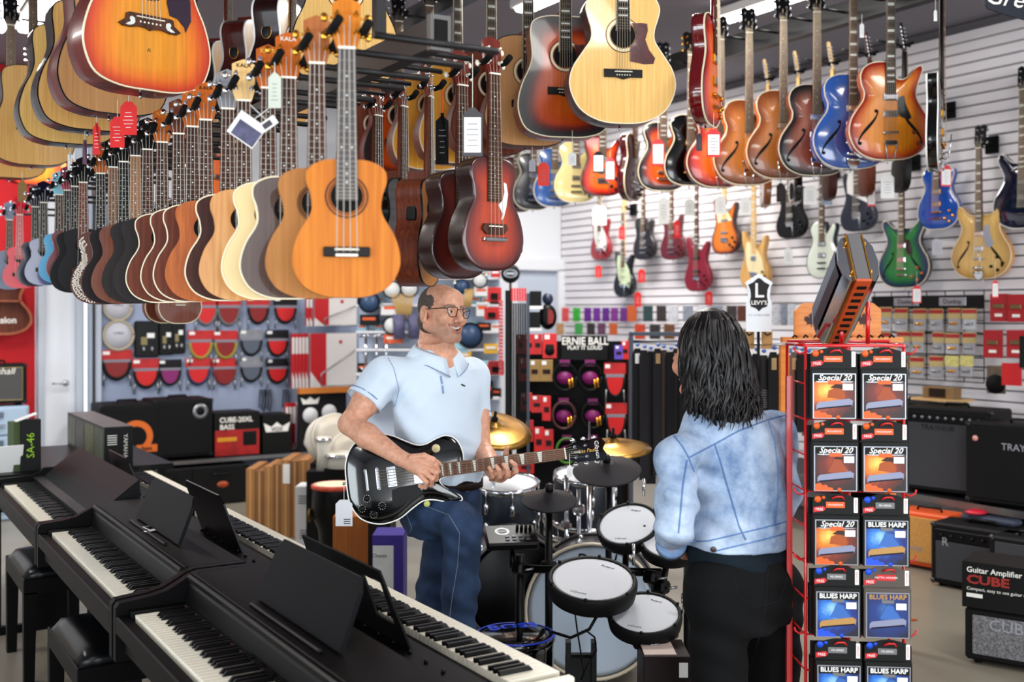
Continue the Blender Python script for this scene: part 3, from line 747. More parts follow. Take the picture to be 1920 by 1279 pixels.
# ---- lower rack: ukuleles on its left arms, small guitars on its right arms
RA = thing('hanging_rack', 'black steel ceiling rack carrying the ukulele row, open tube end facing the till', 'rack', (1.31, 2.45, 0))
MB().box((0, 2.1, 2.335), (.045, 4.2, .075)).build('beam', RACKM, RA)
EO = MB()
EO.box((0, -.004, 2.335), (.058, .02, .09)); EO.build('end_collar', M('end_grey', (120, 118, 118), .5, .5), RA)
MB().box((0, -.0155, 2.335), (.036, .006, .064)).build('tube_opening', MATTE, RA)
for yy in (.35, 2.2, 4.0): MB().box((0, yy, 3.05), (.03, .03, 1.3)).build('drop_rod', RACKM, RA)
DOTS = dict(inlay='dot', nstr=4, head='uke', bridge='uke', neckw=(.036, .046))
RING = [(1.06, 1.16, MAHOD), (1.22, 1.28, MAHOD)]
GOLDTXT = M('gold_print', (226, 188, 96), .5); DARKTXT = M('dark_print', (40, 24, 18), .6); WHTXT = M('white_print', (240, 238, 232), .6)
UK = [ # px, size, label, finish
 (650, 'T', 'orange cedar ukulele with black tie bridge, nearest of the row', dict(top=CEDAR, side=MAHOD, bridgemat=EBONY, rosette=[(1.05, 1.14, MAHO), (1.24, 1.34, MAHOD)], headmat=CEDAR, neck=CEDAR2, board=M('fb_grey', (92, 84, 84), .5), pegs=GOLD)),
 (594, 'T', 'pale tan slotted head ukulele just behind the orange front one', dict(top=CEDAR2, side=CEDAR, rosette=RING, neck=CEDAR2, pegs=GOLD, headmat=wood('head_tan', (172, 112, 72), (190, 130, 86)))),
 (541, 'T', 'dark rosewood ukulele with a black mouth behind the tan ukulele', dict(top=DKROSE, side=MAPLEC, bind=BIND, headmat=KOA, headtext=('KALA', .016, WHTXT), pegs=GOLD)),
 (503, 'T', 'cream maple edged ukulele with orange headstock and gold crest', dict(top=MAPLEC, side=MAPLEC, bind=BIND, headmat=KOA, headtext=('KALA', .017, GOLDTXT))),
 (457, 'T', 'spalted maple ukulele with streaky dark lines', dict(top=SPALT, side=SPALT, headmat=MAPLE, headtext=('KALA', .016, DARKTXT))),
 (427, 'T', 'dark brown ukulele with cream binding and grey headstock', dict(top=MAHOD, side=DKROSE, bind=BIND, headmat=M('head_grey', (150, 150, 156), .5), headtext=('KALA', .016, GOLDTXT))),
 (386, 'T', 'glowing orange koa ukulele with round black mouth', dict(top=KOA, side=KOA, headmat=KOA, headtext=('KALA', .016, DARKTXT))),
 (361, 'T', 'mid brown ukulele with thin binding left of the koa one', dict(top=MAHO, side=MAHO, bind=BIND, headmat=KOA, headtext=('KALA', .015, GOLDTXT))),
 (335, 'T', 'reddish brown bound ukulele, second left of the koa one', dict(top=MAHO, side=MAHO, bind=BIND, headmat=MAHO, headtext=('KALA', .015, GOLDTXT))),
 (304, 'T', 'mahogany ukulele with cream binding and visible mouth in the middle of the row', dict(top=MAHO, side=MAHO, bind=BIND, headmat=KOA, headtext=('KALA', .015, GOLDTXT))),
 (277, 'T', 'charcoal ukulele beside the bound mahogany one', dict(top=DKGREY, side=DKGREY, headmat=BLACK)),
 (254, 'T', 'charcoal ukulele with pale fretboard, left of the other charcoal one', dict(top=DKGREY, side=DKGREY, headmat=DKGREY, board=wood('fb_pale', (150, 108, 70), (176, 130, 88)))),
 (232, 'T', 'warm brown ukulele with black headstock between two dark ones', dict(top=wood('acacia', (122, 66, 38), (150, 86, 52)), side=MAHO, headmat=BLACK, board=BLKTOP)),
 (212, 'T', 'blackish brown ukulele behind the flower patterned one', dict(top=M('blackbrown', (44, 30, 32), .5), side=MAHOD, headmat=BLACK, board=wood('fb_tan', (128, 92, 62), (150, 112, 78)))),
 (189, 'T', 'brown ukulele with white flower vine inlay round its edge', dict(top=wood('vine_top', (96, 48, 30), (122, 66, 44)), side=MAHOD, headmat=KOA, board=BLKTOP)),
 (156, 'C', 'black ukulele with wooden bridge hanging left of the flower patterned one', dict(top=BLKTOP, side=BLKTOP, headmat=BLACK, board=MAHO)),
 (141, 'C', 'black ukulele with dark fretboard tucked behind another black one', dict(top=BLKTOP, side=BLKTOP, headmat=BLACK, board=BLKTOP)),
 (127, 'S', 'burgundy red soprano ukulele with pink headstock', dict(top=M('burgundy', (128, 24, 44), .3), side=M('burgundy', (128, 24, 44), .3), headmat=M('pink_head', (176, 44, 84), .4), board=BLKTOP, bridgemat=BLACK)),
 (111, 'S', 'sky blue soprano ukulele behind the burgundy one', dict(top=M('skyblue', (84, 178, 216), .35), side=M('skyblue', (84, 178, 216), .35), headmat=M('skyhead', (150, 216, 232), .4))),
 (82, 'S', 'deep blue soprano ukulele near the far end of the row', dict(top=M('ukeblue', (16, 34, 124), .2, coat=.5), side=M('ukenavy', (18, 22, 58), .2, coat=.5), headmat=M('ukenavy'), board=EBONY)),
 (66, 'S', 'navy soprano ukulele behind the deep blue one', dict(top=M('ukenavy'), side=M('ukenavy'), headmat=M('ukenavy'), board=EBONY)),
 (37, 'S', 'bright pink soprano ukulele at the far end of the row', dict(top=M('ukepink', (222, 34, 72), .3), side=M('ukepink'), neck=M('ukepink'), headmat=M('ukepink'), board=M('ukepink'))),
 (18, 'S', 'pale blue soprano ukulele half hidden behind the pink one', dict(top=M('ukepale', (132, 148, 168), .35), side=M('ukepale'), neck=M('ukepale'), headmat=M('ukepale'))),
]
UDIM = {'T': (.29, .225, .072, .52), 'C': (.27, .205, .068, .465), 'S': (.235, .178, .06, .415)}
UKT = {}
for i, (px, sz, lab, kw) in enumerate(UK):
 L, W, D, nut = UDIM[sz]
 p = on_x(px, 300, .92)
 a = dict(DOTS); a.update(kw)
 t, T = guitar('ukulele', lab, 'ukulele', (.92, p.y, 2.18-nut), -(TH+math.atan((px-960)/FPX))*.85+math.radians(random.uniform(-3, 3)), 'fig8', L, W, D, nut, group='ukuleles hanging in a long row', hole=(W*.15, L*.73), **a)
 UKT[px] = (t, T, L, W)
 yoke(None, RA, (.92-1.31, p.y-2.45, 2.222), .37)
# white vine inlay on the brown ukulele
t, T, L, W = UKT[189]
mb = MB(); O = sharpen('fig8')*np.array([W/2, L]); rr = random.Random(3)
n = len(O)
for k in range(n):
 x, z = O[k]
 if z > L*.96: continue
 for j in range(3):
  f = .93-.085*j-.03*rr.random(); cx, cz = x*f, L*.42+(z-L*.42)*f
  an = rr.random()*PI; ln, wd = .0075, .0030
  q = []
  for m_ in range(6):
   b = 2*PI*m_/6; u, v = ln*math.cos(b), wd*math.sin(b)
   q.append((cx+u*math.cos(an)-v*math.sin(an), -.0012, cz+u*math.sin(an)+v*math.cos(an)))
  mb.add(q, [tuple(range(6))])
mb.build('vine_inlay', M('vine_white', (236, 226, 214), .5), t)['kind'] = 'stuff'
# two more ukuleles hanging lower behind the row
for px, bt, lab, tm in ((312, 606, 'brown ukulele hanging low behind the row, seen below the others', MAHO), (338, 607, 'mahogany ukulele with smiling bridge hanging low under the row', wood('maho_warm', (128, 72, 52), (150, 90, 66), .4, .1, 60, 3))):
 p = on_x(px, bt, 1.42)
 guitar('ukulele', lab, 'ukulele', (1.42, p.y, p.z), 0, 'fig8', .29, .205, .07, .52, group='ukuleles hanging in a long row', hole=(.032, .21), top=tm, side=tm, bind=BIND, bridgemat=wood('bridge_tan', (150, 104, 72), (170, 124, 88)), **DOTS)
 yoke(None, RA, (1.42-1.31, p.y-2.45, p.z+.56), -.08)
# right side of the lower rack
drop = [(0.022, .0), (.030, .030), (.020, .055), (.004, .062), (-.012, .052), (-.018, .030), (-.012, .006), (.006, -.006)]
RU = [
 (926, 3, 'cherry burst travel guitar with white leaf guard, foremost on the right of the rack', B_UKE, M('uke_side_dark', (52, 18, 18), .35, coat=.1), 1.755),
 (866, 4, 'dark mahogany travel guitar with white leaf guard behind the cherry one', B_UKE2, M('uke_side_red', (66, 22, 20), .35, coat=.1), 1.735),
]
for px, rz, lab, tm, sm, bz in RU:
 p = on_x(px, 300, 1.70); L, W, D = .345, .225, .085
 t, T = guitar('travel_guitar', lab, 'guitar', (1.70, p.y, bz), math.radians(rz), 'fig8', L, W, D, 2.345-bz, group='small guitars on the right of the rack', top=tm, side=sm, neck=MAHOR, headmat=MAHOR, bind=None, nstr=4, head='uke', bridge='none', neckw=(.038, .048), strings=STRING, edge=.004, pegs=BONE)
 hz = L*.66
 MB().prism([(x-.006, hz+z) for x, z in drop], -.0012, .0, 'y').build('soundhole', MATS['hole_dark'], t)
 leaf = [(.030, .040), (.040, .036), (.046, .005), (.040, -.035), (.030, -.068), (.022, -.075), (.026, -.055), (.018, -.040), (.010, -.030), (.026, -.014), (.033, .010)]
 MB().prism([(x+.004, hz+z) for x, z in leaf], -.003, -.0002, 'y').build('pickguard', WHITE, t)
 bz2 = L*.36
 MB().prism([(-.040, bz2+.016), (.040, bz2+.016), (.046, bz2), (.030, bz2-.016), (-.030, bz2-.016), (-.046, bz2)], -.010, -.0005, 'y').build('bridge', ROSEW, t)
 MB().box((0, -.012, bz2+.008), (.05, .005, .004)).build('saddle', BONE, t)
 MB().lathe([(.006, 0), (.006, .006), (.013, .008), (.013, .016), (0, .018)], (W*.49, D*.45, L*.33), 12, (0, PI/2, 0)).lathe([(.006, 0), (.006, .006), (.013, .008), (.013, .016), (0, .018)], (W*.485, D*.45, L*.20), 12, (0, PI/2, 0)).build('knob', GOLD, t)
 yoke(None, RA, (1.70-1.31, p.y-2.45, 2.385), -.37)
for px, rz, lab, tm, sm, kind, bz in (
  (806, 46, 'brown electro acoustic ukulele turned edge on with black preamp in its side', MAHO, MAHO, 'fig8', 1.715),
  (756, 30, 'glossy black small guitar behind the brown edge on ukulele', GLOSSBLK, GLOSSBLK, 'fig8', 1.74),
  (708, 15, 'dark brown small guitar deep behind the orange ukulele', MAHOD, MAHOD, 'fig8', 1.76)):
 p = on_x(px, 300, 1.70); L, W, D = .355, .26, .09
 t, T = guitar('baritone_ukulele', lab, 'ukulele', (1.70, p.y, bz), math.radians(rz), kind, L, W, D, 2.345-bz, group='small guitars on the right of the rack', top=(CEDAR2 if px == 806 else tm), side=sm, bind=BINDB, hole=(.033, L*.72), neck=MAHO, headmat=MAHO, **{k: v for k, v in DOTS.items()})
 if px == 806:
  MB().box((-W*.5*.64, D*.42, L*.70), (.008, .034, .070), (0, math.radians(6), 0), bev=.003).build('preamp', BLACK, t)
 yoke(None, RA, (1.70-1.31, p.y-2.45, 2.385), -.37)
# ---- upper left rack: dreadnoughts
RB = thing('hanging_rack', 'black ceiling rack holding the acoustic guitars at the upper left', 'rack', (1.22, 3.1, 0))
MB().box((0, 1.6, 3.30), (.06, 3.6, .12)).build('beam', RACKM, RB)
for yy in (.2, 3.0): MB().box((0, yy, 3.52), (.04, .04, .36)).build('drop_rod', RACKM, RB)
AC = dict(nstr=6, head='three', bridge='flat', neckw=(.044, .056))
ROS = [(1.10, 1.30, BIND), (1.02, 1.06, MAHOD), (1.34, 1.40, MAHOD)]
DARKG = M('guard_black', (24, 20, 22), .2, coat=.6)
def dguard(L, W, r, hz): return [(r*.55, hz-r*.95), (r*.92, hz-r*.55), (r*1.08, hz), (r*.95, hz+r*.55), (r*.70, hz+r*.95), (r*1.5, hz+r*1.0), (r*1.95, hz+r*.95), (r*2.0, hz+r*.4), (r*1.8, hz-r*.3), (r*2.1, hz-r*1.1), (r*2.6, hz-r*1.75), (r*2.45, hz-r*2.2), (r*1.7, hz-r*2.25), (r*.55, hz-r*2.05)]
for px, yd, rz, lab, tm, sm, bz, extra in (
  (280, 3.28, 12, 'large cherry sunburst dreadnought with dove bridge, foremost acoustic at upper left', B_CHERRY, MAHOR, 2.295, dict(bridge='stache', bind=BIND, inlay='trap')),
  (215, 3.95, 8, 'tan topped dreadnought peeking out behind the sunburst one', SPRUCEM, MAHOR, 2.345, dict(bind=BINDB)),
  (172, 4.30, 4, 'honey blond dreadnought with dark sides, third from the sunburst one', SPRUCE, ROSED, 2.345, dict(bind=BINDB)),
  (130, 4.68, 2, 'blond dreadnought with dark sides left of the honey one', SPRUCE2, ROSED, 2.35, dict(bind=BINDB)),
  (62, 5.55, 0, 'natural dreadnought with ringed soundhole at the left edge', SPRUCE, ROSED, 2.375, dict(bind=BINDB, bridgemat=EBONY)),
  (20, 6.2, 0, 'natural dreadnought seen only by its dark neck at the far left edge', SPRUCE, ROSED, 2.39, dict(bind=BINDB))):
 p = at(px, 200, yd); 
 a = dict(AC); a.update(extra); L, W = (.505, .40)
 t, T = guitar('acoustic_guitar', lab, 'guitar', (p.x, p.y, bz), math.radians(rz), 'dread', L, W, .12, .865, group='acoustic guitars high at the left', top=tm, side=sm, hole=(.05, L*.67), rosette=ROS, neck=MAHOR, headmat=BLACK, **a)
 if px == 280:
  gp = [(.060, .345), (.070, .305), (.095, .300), (.118, .278), (.122, .262), (.140, .300), (.138, .36), (.120, .40), (.07, .40)]
  draped(T, [(x-.006, z-.07) for x, z in gp], .003, M('guard_purple', (60, 34, 62), .25, coat=.5, var=.5, vs=40), 'pickguard', t)
 else: draped(T, dguard(L, W, .05, L*.67), .0025, DARKG if px > 100 else BLACK, 'pickguard', t) if px > 300 else None
 yoke(None, RB, (p.x-1.22, p.y-3.1, bz+.91), .33)
for px, rz, lab, tm, sm, x, bz in (
  (428, 42, 'dark brown acoustic guitar turned edge on with white binding, left of three', SPRUCE, ROSED, 1.62, 2.40),
  (486, 44, 'reddish dark acoustic guitar turned edge on with round badge, middle of three', SPRUCE, wood('rose_red', (84, 32, 24), (116, 48, 36), .3, .35, 60, 3), 1.62, 2.40),
  (548, 46, 'glossy dark acoustic guitar turned edge on catching window glare', SPRUCE, ROSED, 1.62, 2.40)):
 p = on_x(px, 100, x)
 t, T = guitar('acoustic_guitar', lab, 'guitar', (x, p.y, bz), math.radians(rz), 'jumbo', .51, .40, .115, .865, group='edge on acoustic guitars', top=tm, side=sm, bind=BINDW, hole=(.05, .34), rosette=ROS, neck=MAHOR, headmat=BLACK, **AC)
 O_ = sharpen('jumbo')*np.array([.2, .51])
 link('back_binding', loop_strip(O_, .003, .108, .1165, BINDW), None, t)
 MB().lathe([(.030, 0), (.030, .003), (.026, .004), (0, .004)], (-.2*.6, .058, .36), 20, (0, -PI/2, 0), sy=.72).build('badge', M('badge_black', (24, 20, 18), .4), t)
 MB().lathe([(.0315, 0), (.0315, .0032), (.028, .0036), (.028, 0)], (-.2*.6, .058, .36), 20, (0, -PI/2, 0), sy=.72, ring=True).build('badge_ring', GOLD, t)
 yoke(None, RB, (x-1.22, p.y-3.1, bz+.91), -.38)
p = on_x(648, 100, 1.62)
guitar('acoustic_guitar', 'pale spruce acoustic guitar behind the ukulele headstocks', 'guitar', (1.62, p.y, 2.47), math.radians(-18), 'dread', .505, .40, .12, .865, group=None, top=SPRUCE2, side=MAHO, bind=BINDB, hole=(.05, .34), rosette=ROS, neck=MAHOR, headmat=BLACK, **AC)
yoke(None, RB, (1.62-1.22, p.y-3.1, 2.47+.91), -.38)
p = on_x(395, 30, 2.1)
guitar('acoustic_guitar', 'orange sided acoustic guitar seen between the sunburst dreadnought and the edge on guitars', 'guitar', (2.1, p.y, 2.32), math.radians(30), 'dread', .505, .40, .12, .865, top=B_FIRE, side=M('orange_side', (176, 66, 24), .25, coat=.6), bind=BINDW, hole=(.05, .34), neck=MAHOR, headmat=BLACK, **AC)
yoke(None, RB, (2.1-1.22, p.y-3.1, 2.32+.91), -.80)
# ---- centre rack: jumbo, tobacco burst, naturals
RC = thing('hanging_rack', 'black ceiling rack behind the jumbo and tobacco burst acoustic guitars', 'rack', (2.92, 3.2, 0))
MB().box((0, 2.0, 3.36), (.06, 4.6, .12)).build('beam', RACKM, RC)
for yy in (.6, 3.6): MB().box((0, yy, 3.56), (.04, .04, .28)).build('drop_rod', RACKM, RC)
def rowc(px, rz, lab, kind, L, W, tm, sm, bind, guard=None, inl='block', br=EBONY, bz=2.385):
 p = on_x(px, 100, 2.70)
 t, T = guitar('acoustic_guitar', lab, 'guitar', (2.70, p.y, bz), math.radians(rz), kind, L, W, .12, .865, group='acoustic guitars on the centre rack', top=tm, side=sm, bind=bind, hole=(.051, L*.67), rosette=ROS, neck=MAHOR, headmat=BLACK, nstr=6, head='three', bridge='flat', neckw=(.044, .056), inlay=inl, bridgemat=br, board=EBONY if inl == 'block' else ROSEW, fbbind=BIND if inl == 'block' else None)
 if guard: draped(T, dguard(L, W, .051, L*.67), .0025, guard, 'pickguard', t)
 yoke(None, RC, (2.70-2.92, p.y-3.2, bz+.91), .2)
 return t
rowc(1168, -24, 'big blond jumbo guitar with tortoiseshell guard in the top middle', 'jumbo', .53, .435, SPRUCE2, ROSED, BIND, TORT)
rowc(1060, -22, 'tobacco sunburst dreadnought overlapped by the blond jumbo', 'dread', .525, .415, B_TOB, MAHOR, BIND, TORT)
rowc(990, -18, 'pale natural dreadnought behind the tobacco sunburst one', 'dread', .505, .405, SPRUCEM, MAHO, BINDB, None)
rowc(921, -12, 'brown mahogany dreadnought behind the headstocks of the travel guitars', 'dread', .505, .40, MAHO, MAHO, BINDB, None)
rowc(858, -10, 'yellow spruce dreadnought with big soundhole behind the travel guitar hangers', 'dread', .505, .40, wood('spruce_yellow', (226, 172, 76), (240, 190, 98), .25, .6, 90, 2), MAHO, BIND, None)
rowc(805, -8, 'yellow dreadnought second behind the travel guitar hangers', 'dread', .505, .40, MATS['spruce_yellow'], MAHO, BIND, None, 'dot')
rowc(748, -8, 'orange and black sunburst dreadnought low behind the ukulele necks', 'dread', .505, .40, B_TOB, MAHOR, BINDB, None, 'dot')
rowc(702, -8, 'brown dreadnought with brown headstock at the far end of the centre rack', 'dread', .505, .40, MAHO, MAHO, BINDB, None, 'dot')
# red single cut seen from its side, right of the jumbo
HB = lambda L: [(L*.60, .070, .036, 0), (L*.40, .070, .036, 0)]
def solid(lab, loc, rz, kind, L, W, D, nut, tm, sm=None, group=None, neck=None, board=None, head='lph', headmat=None, bind=BIND, pick=None, pickmat=None, br='stop', knobs=True, inl='trap', arch=.012, edge=.004, knobmat=None, fh=None, nstr=6, guard=None, gp=None, name='electric_guitar', cat='guitar', scale=None, pegs=None, roll=0.0, fe=None):
 ks = [(W*.30, L*.28), (W*.38, L*.20), (W*.20, L*.16), (W*.30, L*.11)] if knobs is True else (knobs or ())
 return guitar(name, lab, cat, loc, rz, kind, L, W, D, nut, group=group, top=tm, side=sm or tm, neck=neck or MAHOR, board=board or ROSEW, head=head, headmat=headmat or BLACK, bind=bind, arch=arch, edge=edge, bridge=br, pick=pick if pick is not None else HB(L), pickmat=pickmat, knobs=ks, knobmat=knobmat, inlay=inl, fholes=fh, nstr=nstr, guard=guard, guardpts=gp, scale=scale, pegs=pegs, roll=roll, fret_end=fe)
CHERRYS = M('cherry_side', (122, 10, 26), .15, coat=1)
p = on_x(1335, 240, 3.06)
solid('cherry red single cut guitar hanging edge on beside the blond jumbo', (3.06, p.y, 2.39), math.radians(34), 'lp', .45, .33, .055, .83, B_FIRE, CHERRYS, neck=CHERRYS, inl='block', pickmat=GOLD, knobmat=GOLD, group=None, pegs=GOLD)
yoke(None, RC, (3.06-2.92, p.y-3.2, 2.39+.875), -.12)
# ---- right rack: archtops and electrics
RD = thing('hanging_rack', 'long black ceiling rack carrying the archtop and electric guitars', 'rack', (5.12, 3.4, 0))
MB().box((0, 3.0, 3.40), (.07, 6.6, .13)).build('beam', RACKM, RD)
for yy in (.4, 3.2, 6.0): MB().box((0, yy, 3.58), (.04, .04, .24)).build('drop_rod', RACKM, RD)
GD = 'guitars along the right hand rack'
def rowd(px, rz, lab, kind, L, W, D, nut, tm, sm, bz=2.45, x=4.85, **k):
 p = on_x(px, 200, x)
 t, T = solid(lab, (x, p.y, bz), math.radians(rz), kind, L, W, D, nut, tm, sm, group=GD, **k)
 yoke(None, RD, (x-5.12, p.y-3.4, bz+nut+.04), .25 if x < 5.12 else -.25, rz=math.radians(rz))
 return t, T
SIDEB = wood('arch_side', (170, 92, 40), (200, 122, 60), .2, .7, 50, 3)
t, T = rowd(1668, -34, 'orange sunburst archtop with chrome pickups and trapeze tailpiece', 'arch', .53, .43, .08, .94, B_ARCH, SIDEB, arch=.016, br='trapeze', inl='block', fh=True, knobs=[(.125, .145), (.150, .085)], knobmat=M('amber_knob', (150, 70, 24), .3), pick=[(.335, .078, .036, 0), (.245, .078, .036, 0)], board=EBONY, bz=2.45)
draped(T, [(.036, .33), (.070, .345), (.078, .30), (.105, .24), (.110, .222), (.092, .212), (.050, .232), (.038, .25)], .006, M('guard_dark', (38, 38, 44), .25), 'pickguard', t)
t, T = rowd(1598, -34, 'pelham blue archtop with vibrato tailpiece', 'arch', .53, .43, .08, .94, BLUEF, BLUEF, arch=.016, br='bigsby', inl='block', fh=True, knobs=[], pick=[(.335, .078, .036, 0), (.245, .078, .036, 0)], bz=2.43)
rowd(1530, -33, 'black and brown sunburst archtop between the blue and the tan archtops', 'arch', .53, .43, .08, .94, B_3T, MAHO, arch=.016, br='trapeze', inl='dot', fh=True, knobs=[(.12, .15), (.14, .09)], pick=[(.335, .078, .036, 0), (.235, .078, .036, 0)], bz=2.42)
rowd(1467, -31, 'tan sunburst archtop with amber pickup, next to the black sunburst one', 'arch', .53, .43, .08, .94, B_VIN, SIDEB, arch=.016, br='trapeze', inl='dot', fh=True, knobs=[(.12, .15), (.14, .09)], pick=[(.315, .078, .036, 0)], pickmat=M('amber_pick', (150, 84, 48), .35), bz=2.43)
rowd(1403, -30, 'tan sunburst archtop without pickups, leftmost of the hollow bodies', 'arch', .53, .43, .08, .94, B_VIN, SIDEB, arch=.016, br='trapeze', inl='dot', fh=True, knobs=[], pick=[], bz=2.42)
rowd(1350, -28, 'cherry orange hollow guitar mostly behind the tan archtops', 'arch', .53, .43, .08, .94, B_FIRE, MAHOR, arch=.016, br='trapeze', inl='dot', fh=None, knobs=[], pick=[], bz=2.43)
rowd(1294, -26, 'black single cut guitar with gold pickups left of the archtops', 'lp', .47, .35, .055, .86, GLOSSBLK, GLOSSBLK, inl='block', pickmat=GOLD, knobmat=BLACK, bz=2.47, pegs=GOLD)
rowd(1243, -26, 'orange and black sunburst single cut guitar left of the black one', 'lp', .47, .35, .055, .86, B_TOB, MAHOD, inl='block', bz=2.46)
rowd(1188, 30, 'maroon guitar hanging edge on left of the sunburst single cut', 'lp', .47, .35, .055, .86, M('maroon_gloss', (84, 26, 34), .2, coat=.8), None, bz=2.42, neck=MAHOD)
STP = [(.10, .02), (.125, .10), (.10, .20), (.055, .265), (.02, .30), (-.02, .31), (-.055, .36), (-.085, .345), (-.095, .28), (-.085, .17), (-.06, .10), (0, .08), (.05, .06)]
def strat_pick(L): return [(L*.60, .070, .018, 0), (L*.45, .070, .018, 0), (L*.30, .072, .018, math.radians(10))]
rowd(1130, -24, 'fiery red sunburst guitar with price cards on its front', 'tele', .45, .33, .045, .84, B_FIRE, None, edge=.006, bind=None, arch=0, head='six', headmat=MAPLE, neck=MAPLE, bz=2.49, br='trem')
rowd(1080, -22, 'cream single cut guitar left of the fiery red one', 'lp', .46, .34, .05, .85, M('cream_gloss', (222, 206, 152), .15, coat=.8), None, bz=2.47)
rowd(1040, -22, 'blue single cut guitar behind the cream one', 'lp', .46, .34, .05, .85, M('blue_soft', (58, 104, 168), .2, coat=.8), None, bz=2.46)
rowd(1000, -20, 'black single cut guitar with pale edging behind the blue one', 'lp', .46, .34, .05, .85, M('dark_slate', (42, 40, 46), .3, coat=.4), None, bz=2.46, knobs=True)
rowd(968, -20, 'maroon single cut guitar at the far end of the right rack', 'lp', .46, .34, .05, .85, M('maroon_gloss'), None, bz=2.46)
rowd(938, -20, 'pale double cut guitar furthest along the right rack', 'es', .48, .40, .05, .86, M('pale_cream', (226, 214, 186), .25, coat=.6), None, bz=2.44)
# edge-on guitar nearest on that rack
p = on_x(1762, 300, 4.85)
t, T = solid('black guitar with white binding hanging edge on at the right', (4.85, p.y, 2.36), math.radians(34), 'es', .48, .41, .055, .90, GLOSSBLK, GLOSSBLK, bind=BINDW, pickmat=GOLD, knobmat=GOLD, br='bigsby', inl='block', group=GD, neck=BLACK)
link('back_binding', loop_strip(sharpen('es')*np.array([.205, .48]), .003, .050, .058, BINDW), None, t)
yoke(None, RD, (4.85-5.12, p.y-3.4, 2.36+.94), .25)
# guitars on the far side of the beam, turned away
for i, (px, lab, tm, nk) in enumerate([(1441, 'tan', M('tan_gloss', (150, 96, 54), .25, coat=.6), MAPLE), (1498, 'black', GLOSSBLK, MAPLE), (1562, 'walnut', MAHOD, MAPLE), (1632, 'brown', MAHO, MAHOD), (1697, 'dark', BLKTOP, BLACK)]):
 rowd(px, 52, '%s electric guitar turned sideways behind the archtops, %s from the left of five' % (lab, ORD[i]), 'tele', .45, .33, .045, .85, tm, None, x=5.55, bz=2.36+.0*i, head='six', headmat=nk, neck=nk, bind=None, arch=0, edge=.006, br='trem', knobs=[])
# ---- slatwall guitars
GW = 'guitars hung on the slatwall'
HOOK = MB().box((-.02, 0, 0), (.02, .10, .12), bev=.004).tube([(-.02, 0, .0), (-.10, 0, .0)], .009, 8).tube([(-.09, -.03, .004), (-.10, 0, 0), (-.09, .03, .004)], .009, 8).tube([(-.09, -.03, .004), (-.15, -.032, .02)], .010, 8).tube([(-.09, .03, .004), (-.15, .032, .02)], .010, 8).mesh('guitar_hanger', PADM)
def wallg(px, by, lab, kind, L, W, nut, tm, **k):
 p = on_x(px, by, 6.72)
 t, T = solid(lab, (6.74, p.y, p.z), -PI/2+math.radians(k.pop('rz', 0)), kind, L, W, k.pop('D', .045), nut, tm, k.pop('sm', None), group=GW, **k)
 h = link('guitar_hanger', HOOK, None, None, (6.89, p.y, p.z+nut+.035))
 tag(h, 'black wall hanger above the %s' % ' '.join(lab.split()[:7]), 'hanger', 'guitar hangers on the slatwall')
 return t, T
MINT = M('mint_guard', (208, 220, 190), .4)
wallg(1835, 523, 'natural blond semi hollow guitar with f holes low on the slatwall', 'es', .52, .46, .90, GOLDN, sm=SPALT, fh=True, arch=.014, br='bigsby', inl='block', guard=M('guard_grey', (176, 178, 190), .3), gp=[(.035, .36), (.075, .37), (.085, .30), (.11, .24), (.085, .21), (.05, .225), (.036, .28)], headmat=BLACK)
wallg(1690, 540, 'green and blue burst semi hollow guitar on the slatwall', 'es', .52, .45, .90, B_GREEN, sm=BLUED, fh=True, arch=.014, knobmat=M('amber_knob2', (206, 120, 40), .3), guard=DARKG, gp=[(.034, .36), (.070, .35), (.09, .27), (.08, .235), (.05, .25), (.036, .28)])
wallg(1755, 430, 'bright blue single cut guitar with gold hardware on the slatwall', 'lp', .45, .35, .83, BLUEM, sm=BLUEM, pickmat=GOLD, knobmat=GOLD)
wallg(1917, 428, 'dark blue hollow guitar with white f hole at the right edge', 'es', .52, .46, .92, BLUED, sm=BLUED, fh=True, arch=.016, bind=BINDW)
wallg(1540, 522, 'white single cut guitar with black pickups on the slatwall', 'lp', .46, .35, .83, M('white_gloss', (222, 228, 216), .2, coat=.8), sm=M('teal_dark', (28, 50, 62), .3), pickmat=BLACK, bind=M('teal_dark'))
wallg(1603, 433, 'navy double cut guitar with white guard high on the slatwall', 'strat', .46, .34, .83, NAVY, arch=0, edge=.006, bind=None, head='six', headmat=MAPLE, neck=MAPLE, guard=WHITE, gp=[(x, z+.10) for x, z in STP[1:9]]+[(-.09, .30)], br='trem', pick=strat_pick(.46))
wallg(1478, 446, 'black double cut guitar with two price cards on the slatwall', 'strat', .46, .33, .84, M('black_satin', (30, 30, 34), .4), arch=0, edge=.006, bind=None, head='six', pick=HB(.46), br='trem')
def bass(px, by, lab, tm, **k): return wallg(px, by, lab, 'strat', .50, .35, 1.02, tm, arch=0, edge=.006, bind=None, nstr=4, head='six', br='trem', name='bass_guitar', cat='bass', **k)
bass(1410, 541, 'pale ash bass guitar with cream guard on the slatwall', wood('ash_body', (200, 158, 100), (222, 184, 126), .4, .2, 26, 2), guard=CREAM, gp=[(x*1.0, z+.05) for x, z in STP], neck=MAPLE, headmat=MAPLE, board=MAPLE, pick=[(.27, .06, .02, 0), (.25, .06, .02, 0)])
bass(1355, 476, 'amber sunburst bass guitar with cream guard on the slatwall', B_JB, guard=CREAM, gp=[(x*1.0, z+.09) for x, z in STP[2:9]]+[(-.08, .28)], neck=MAPLE, headmat=MAPLE, board=MAPLE, pick=[(.30, .09, .018, 0), (.19, .09, .018, 0)])
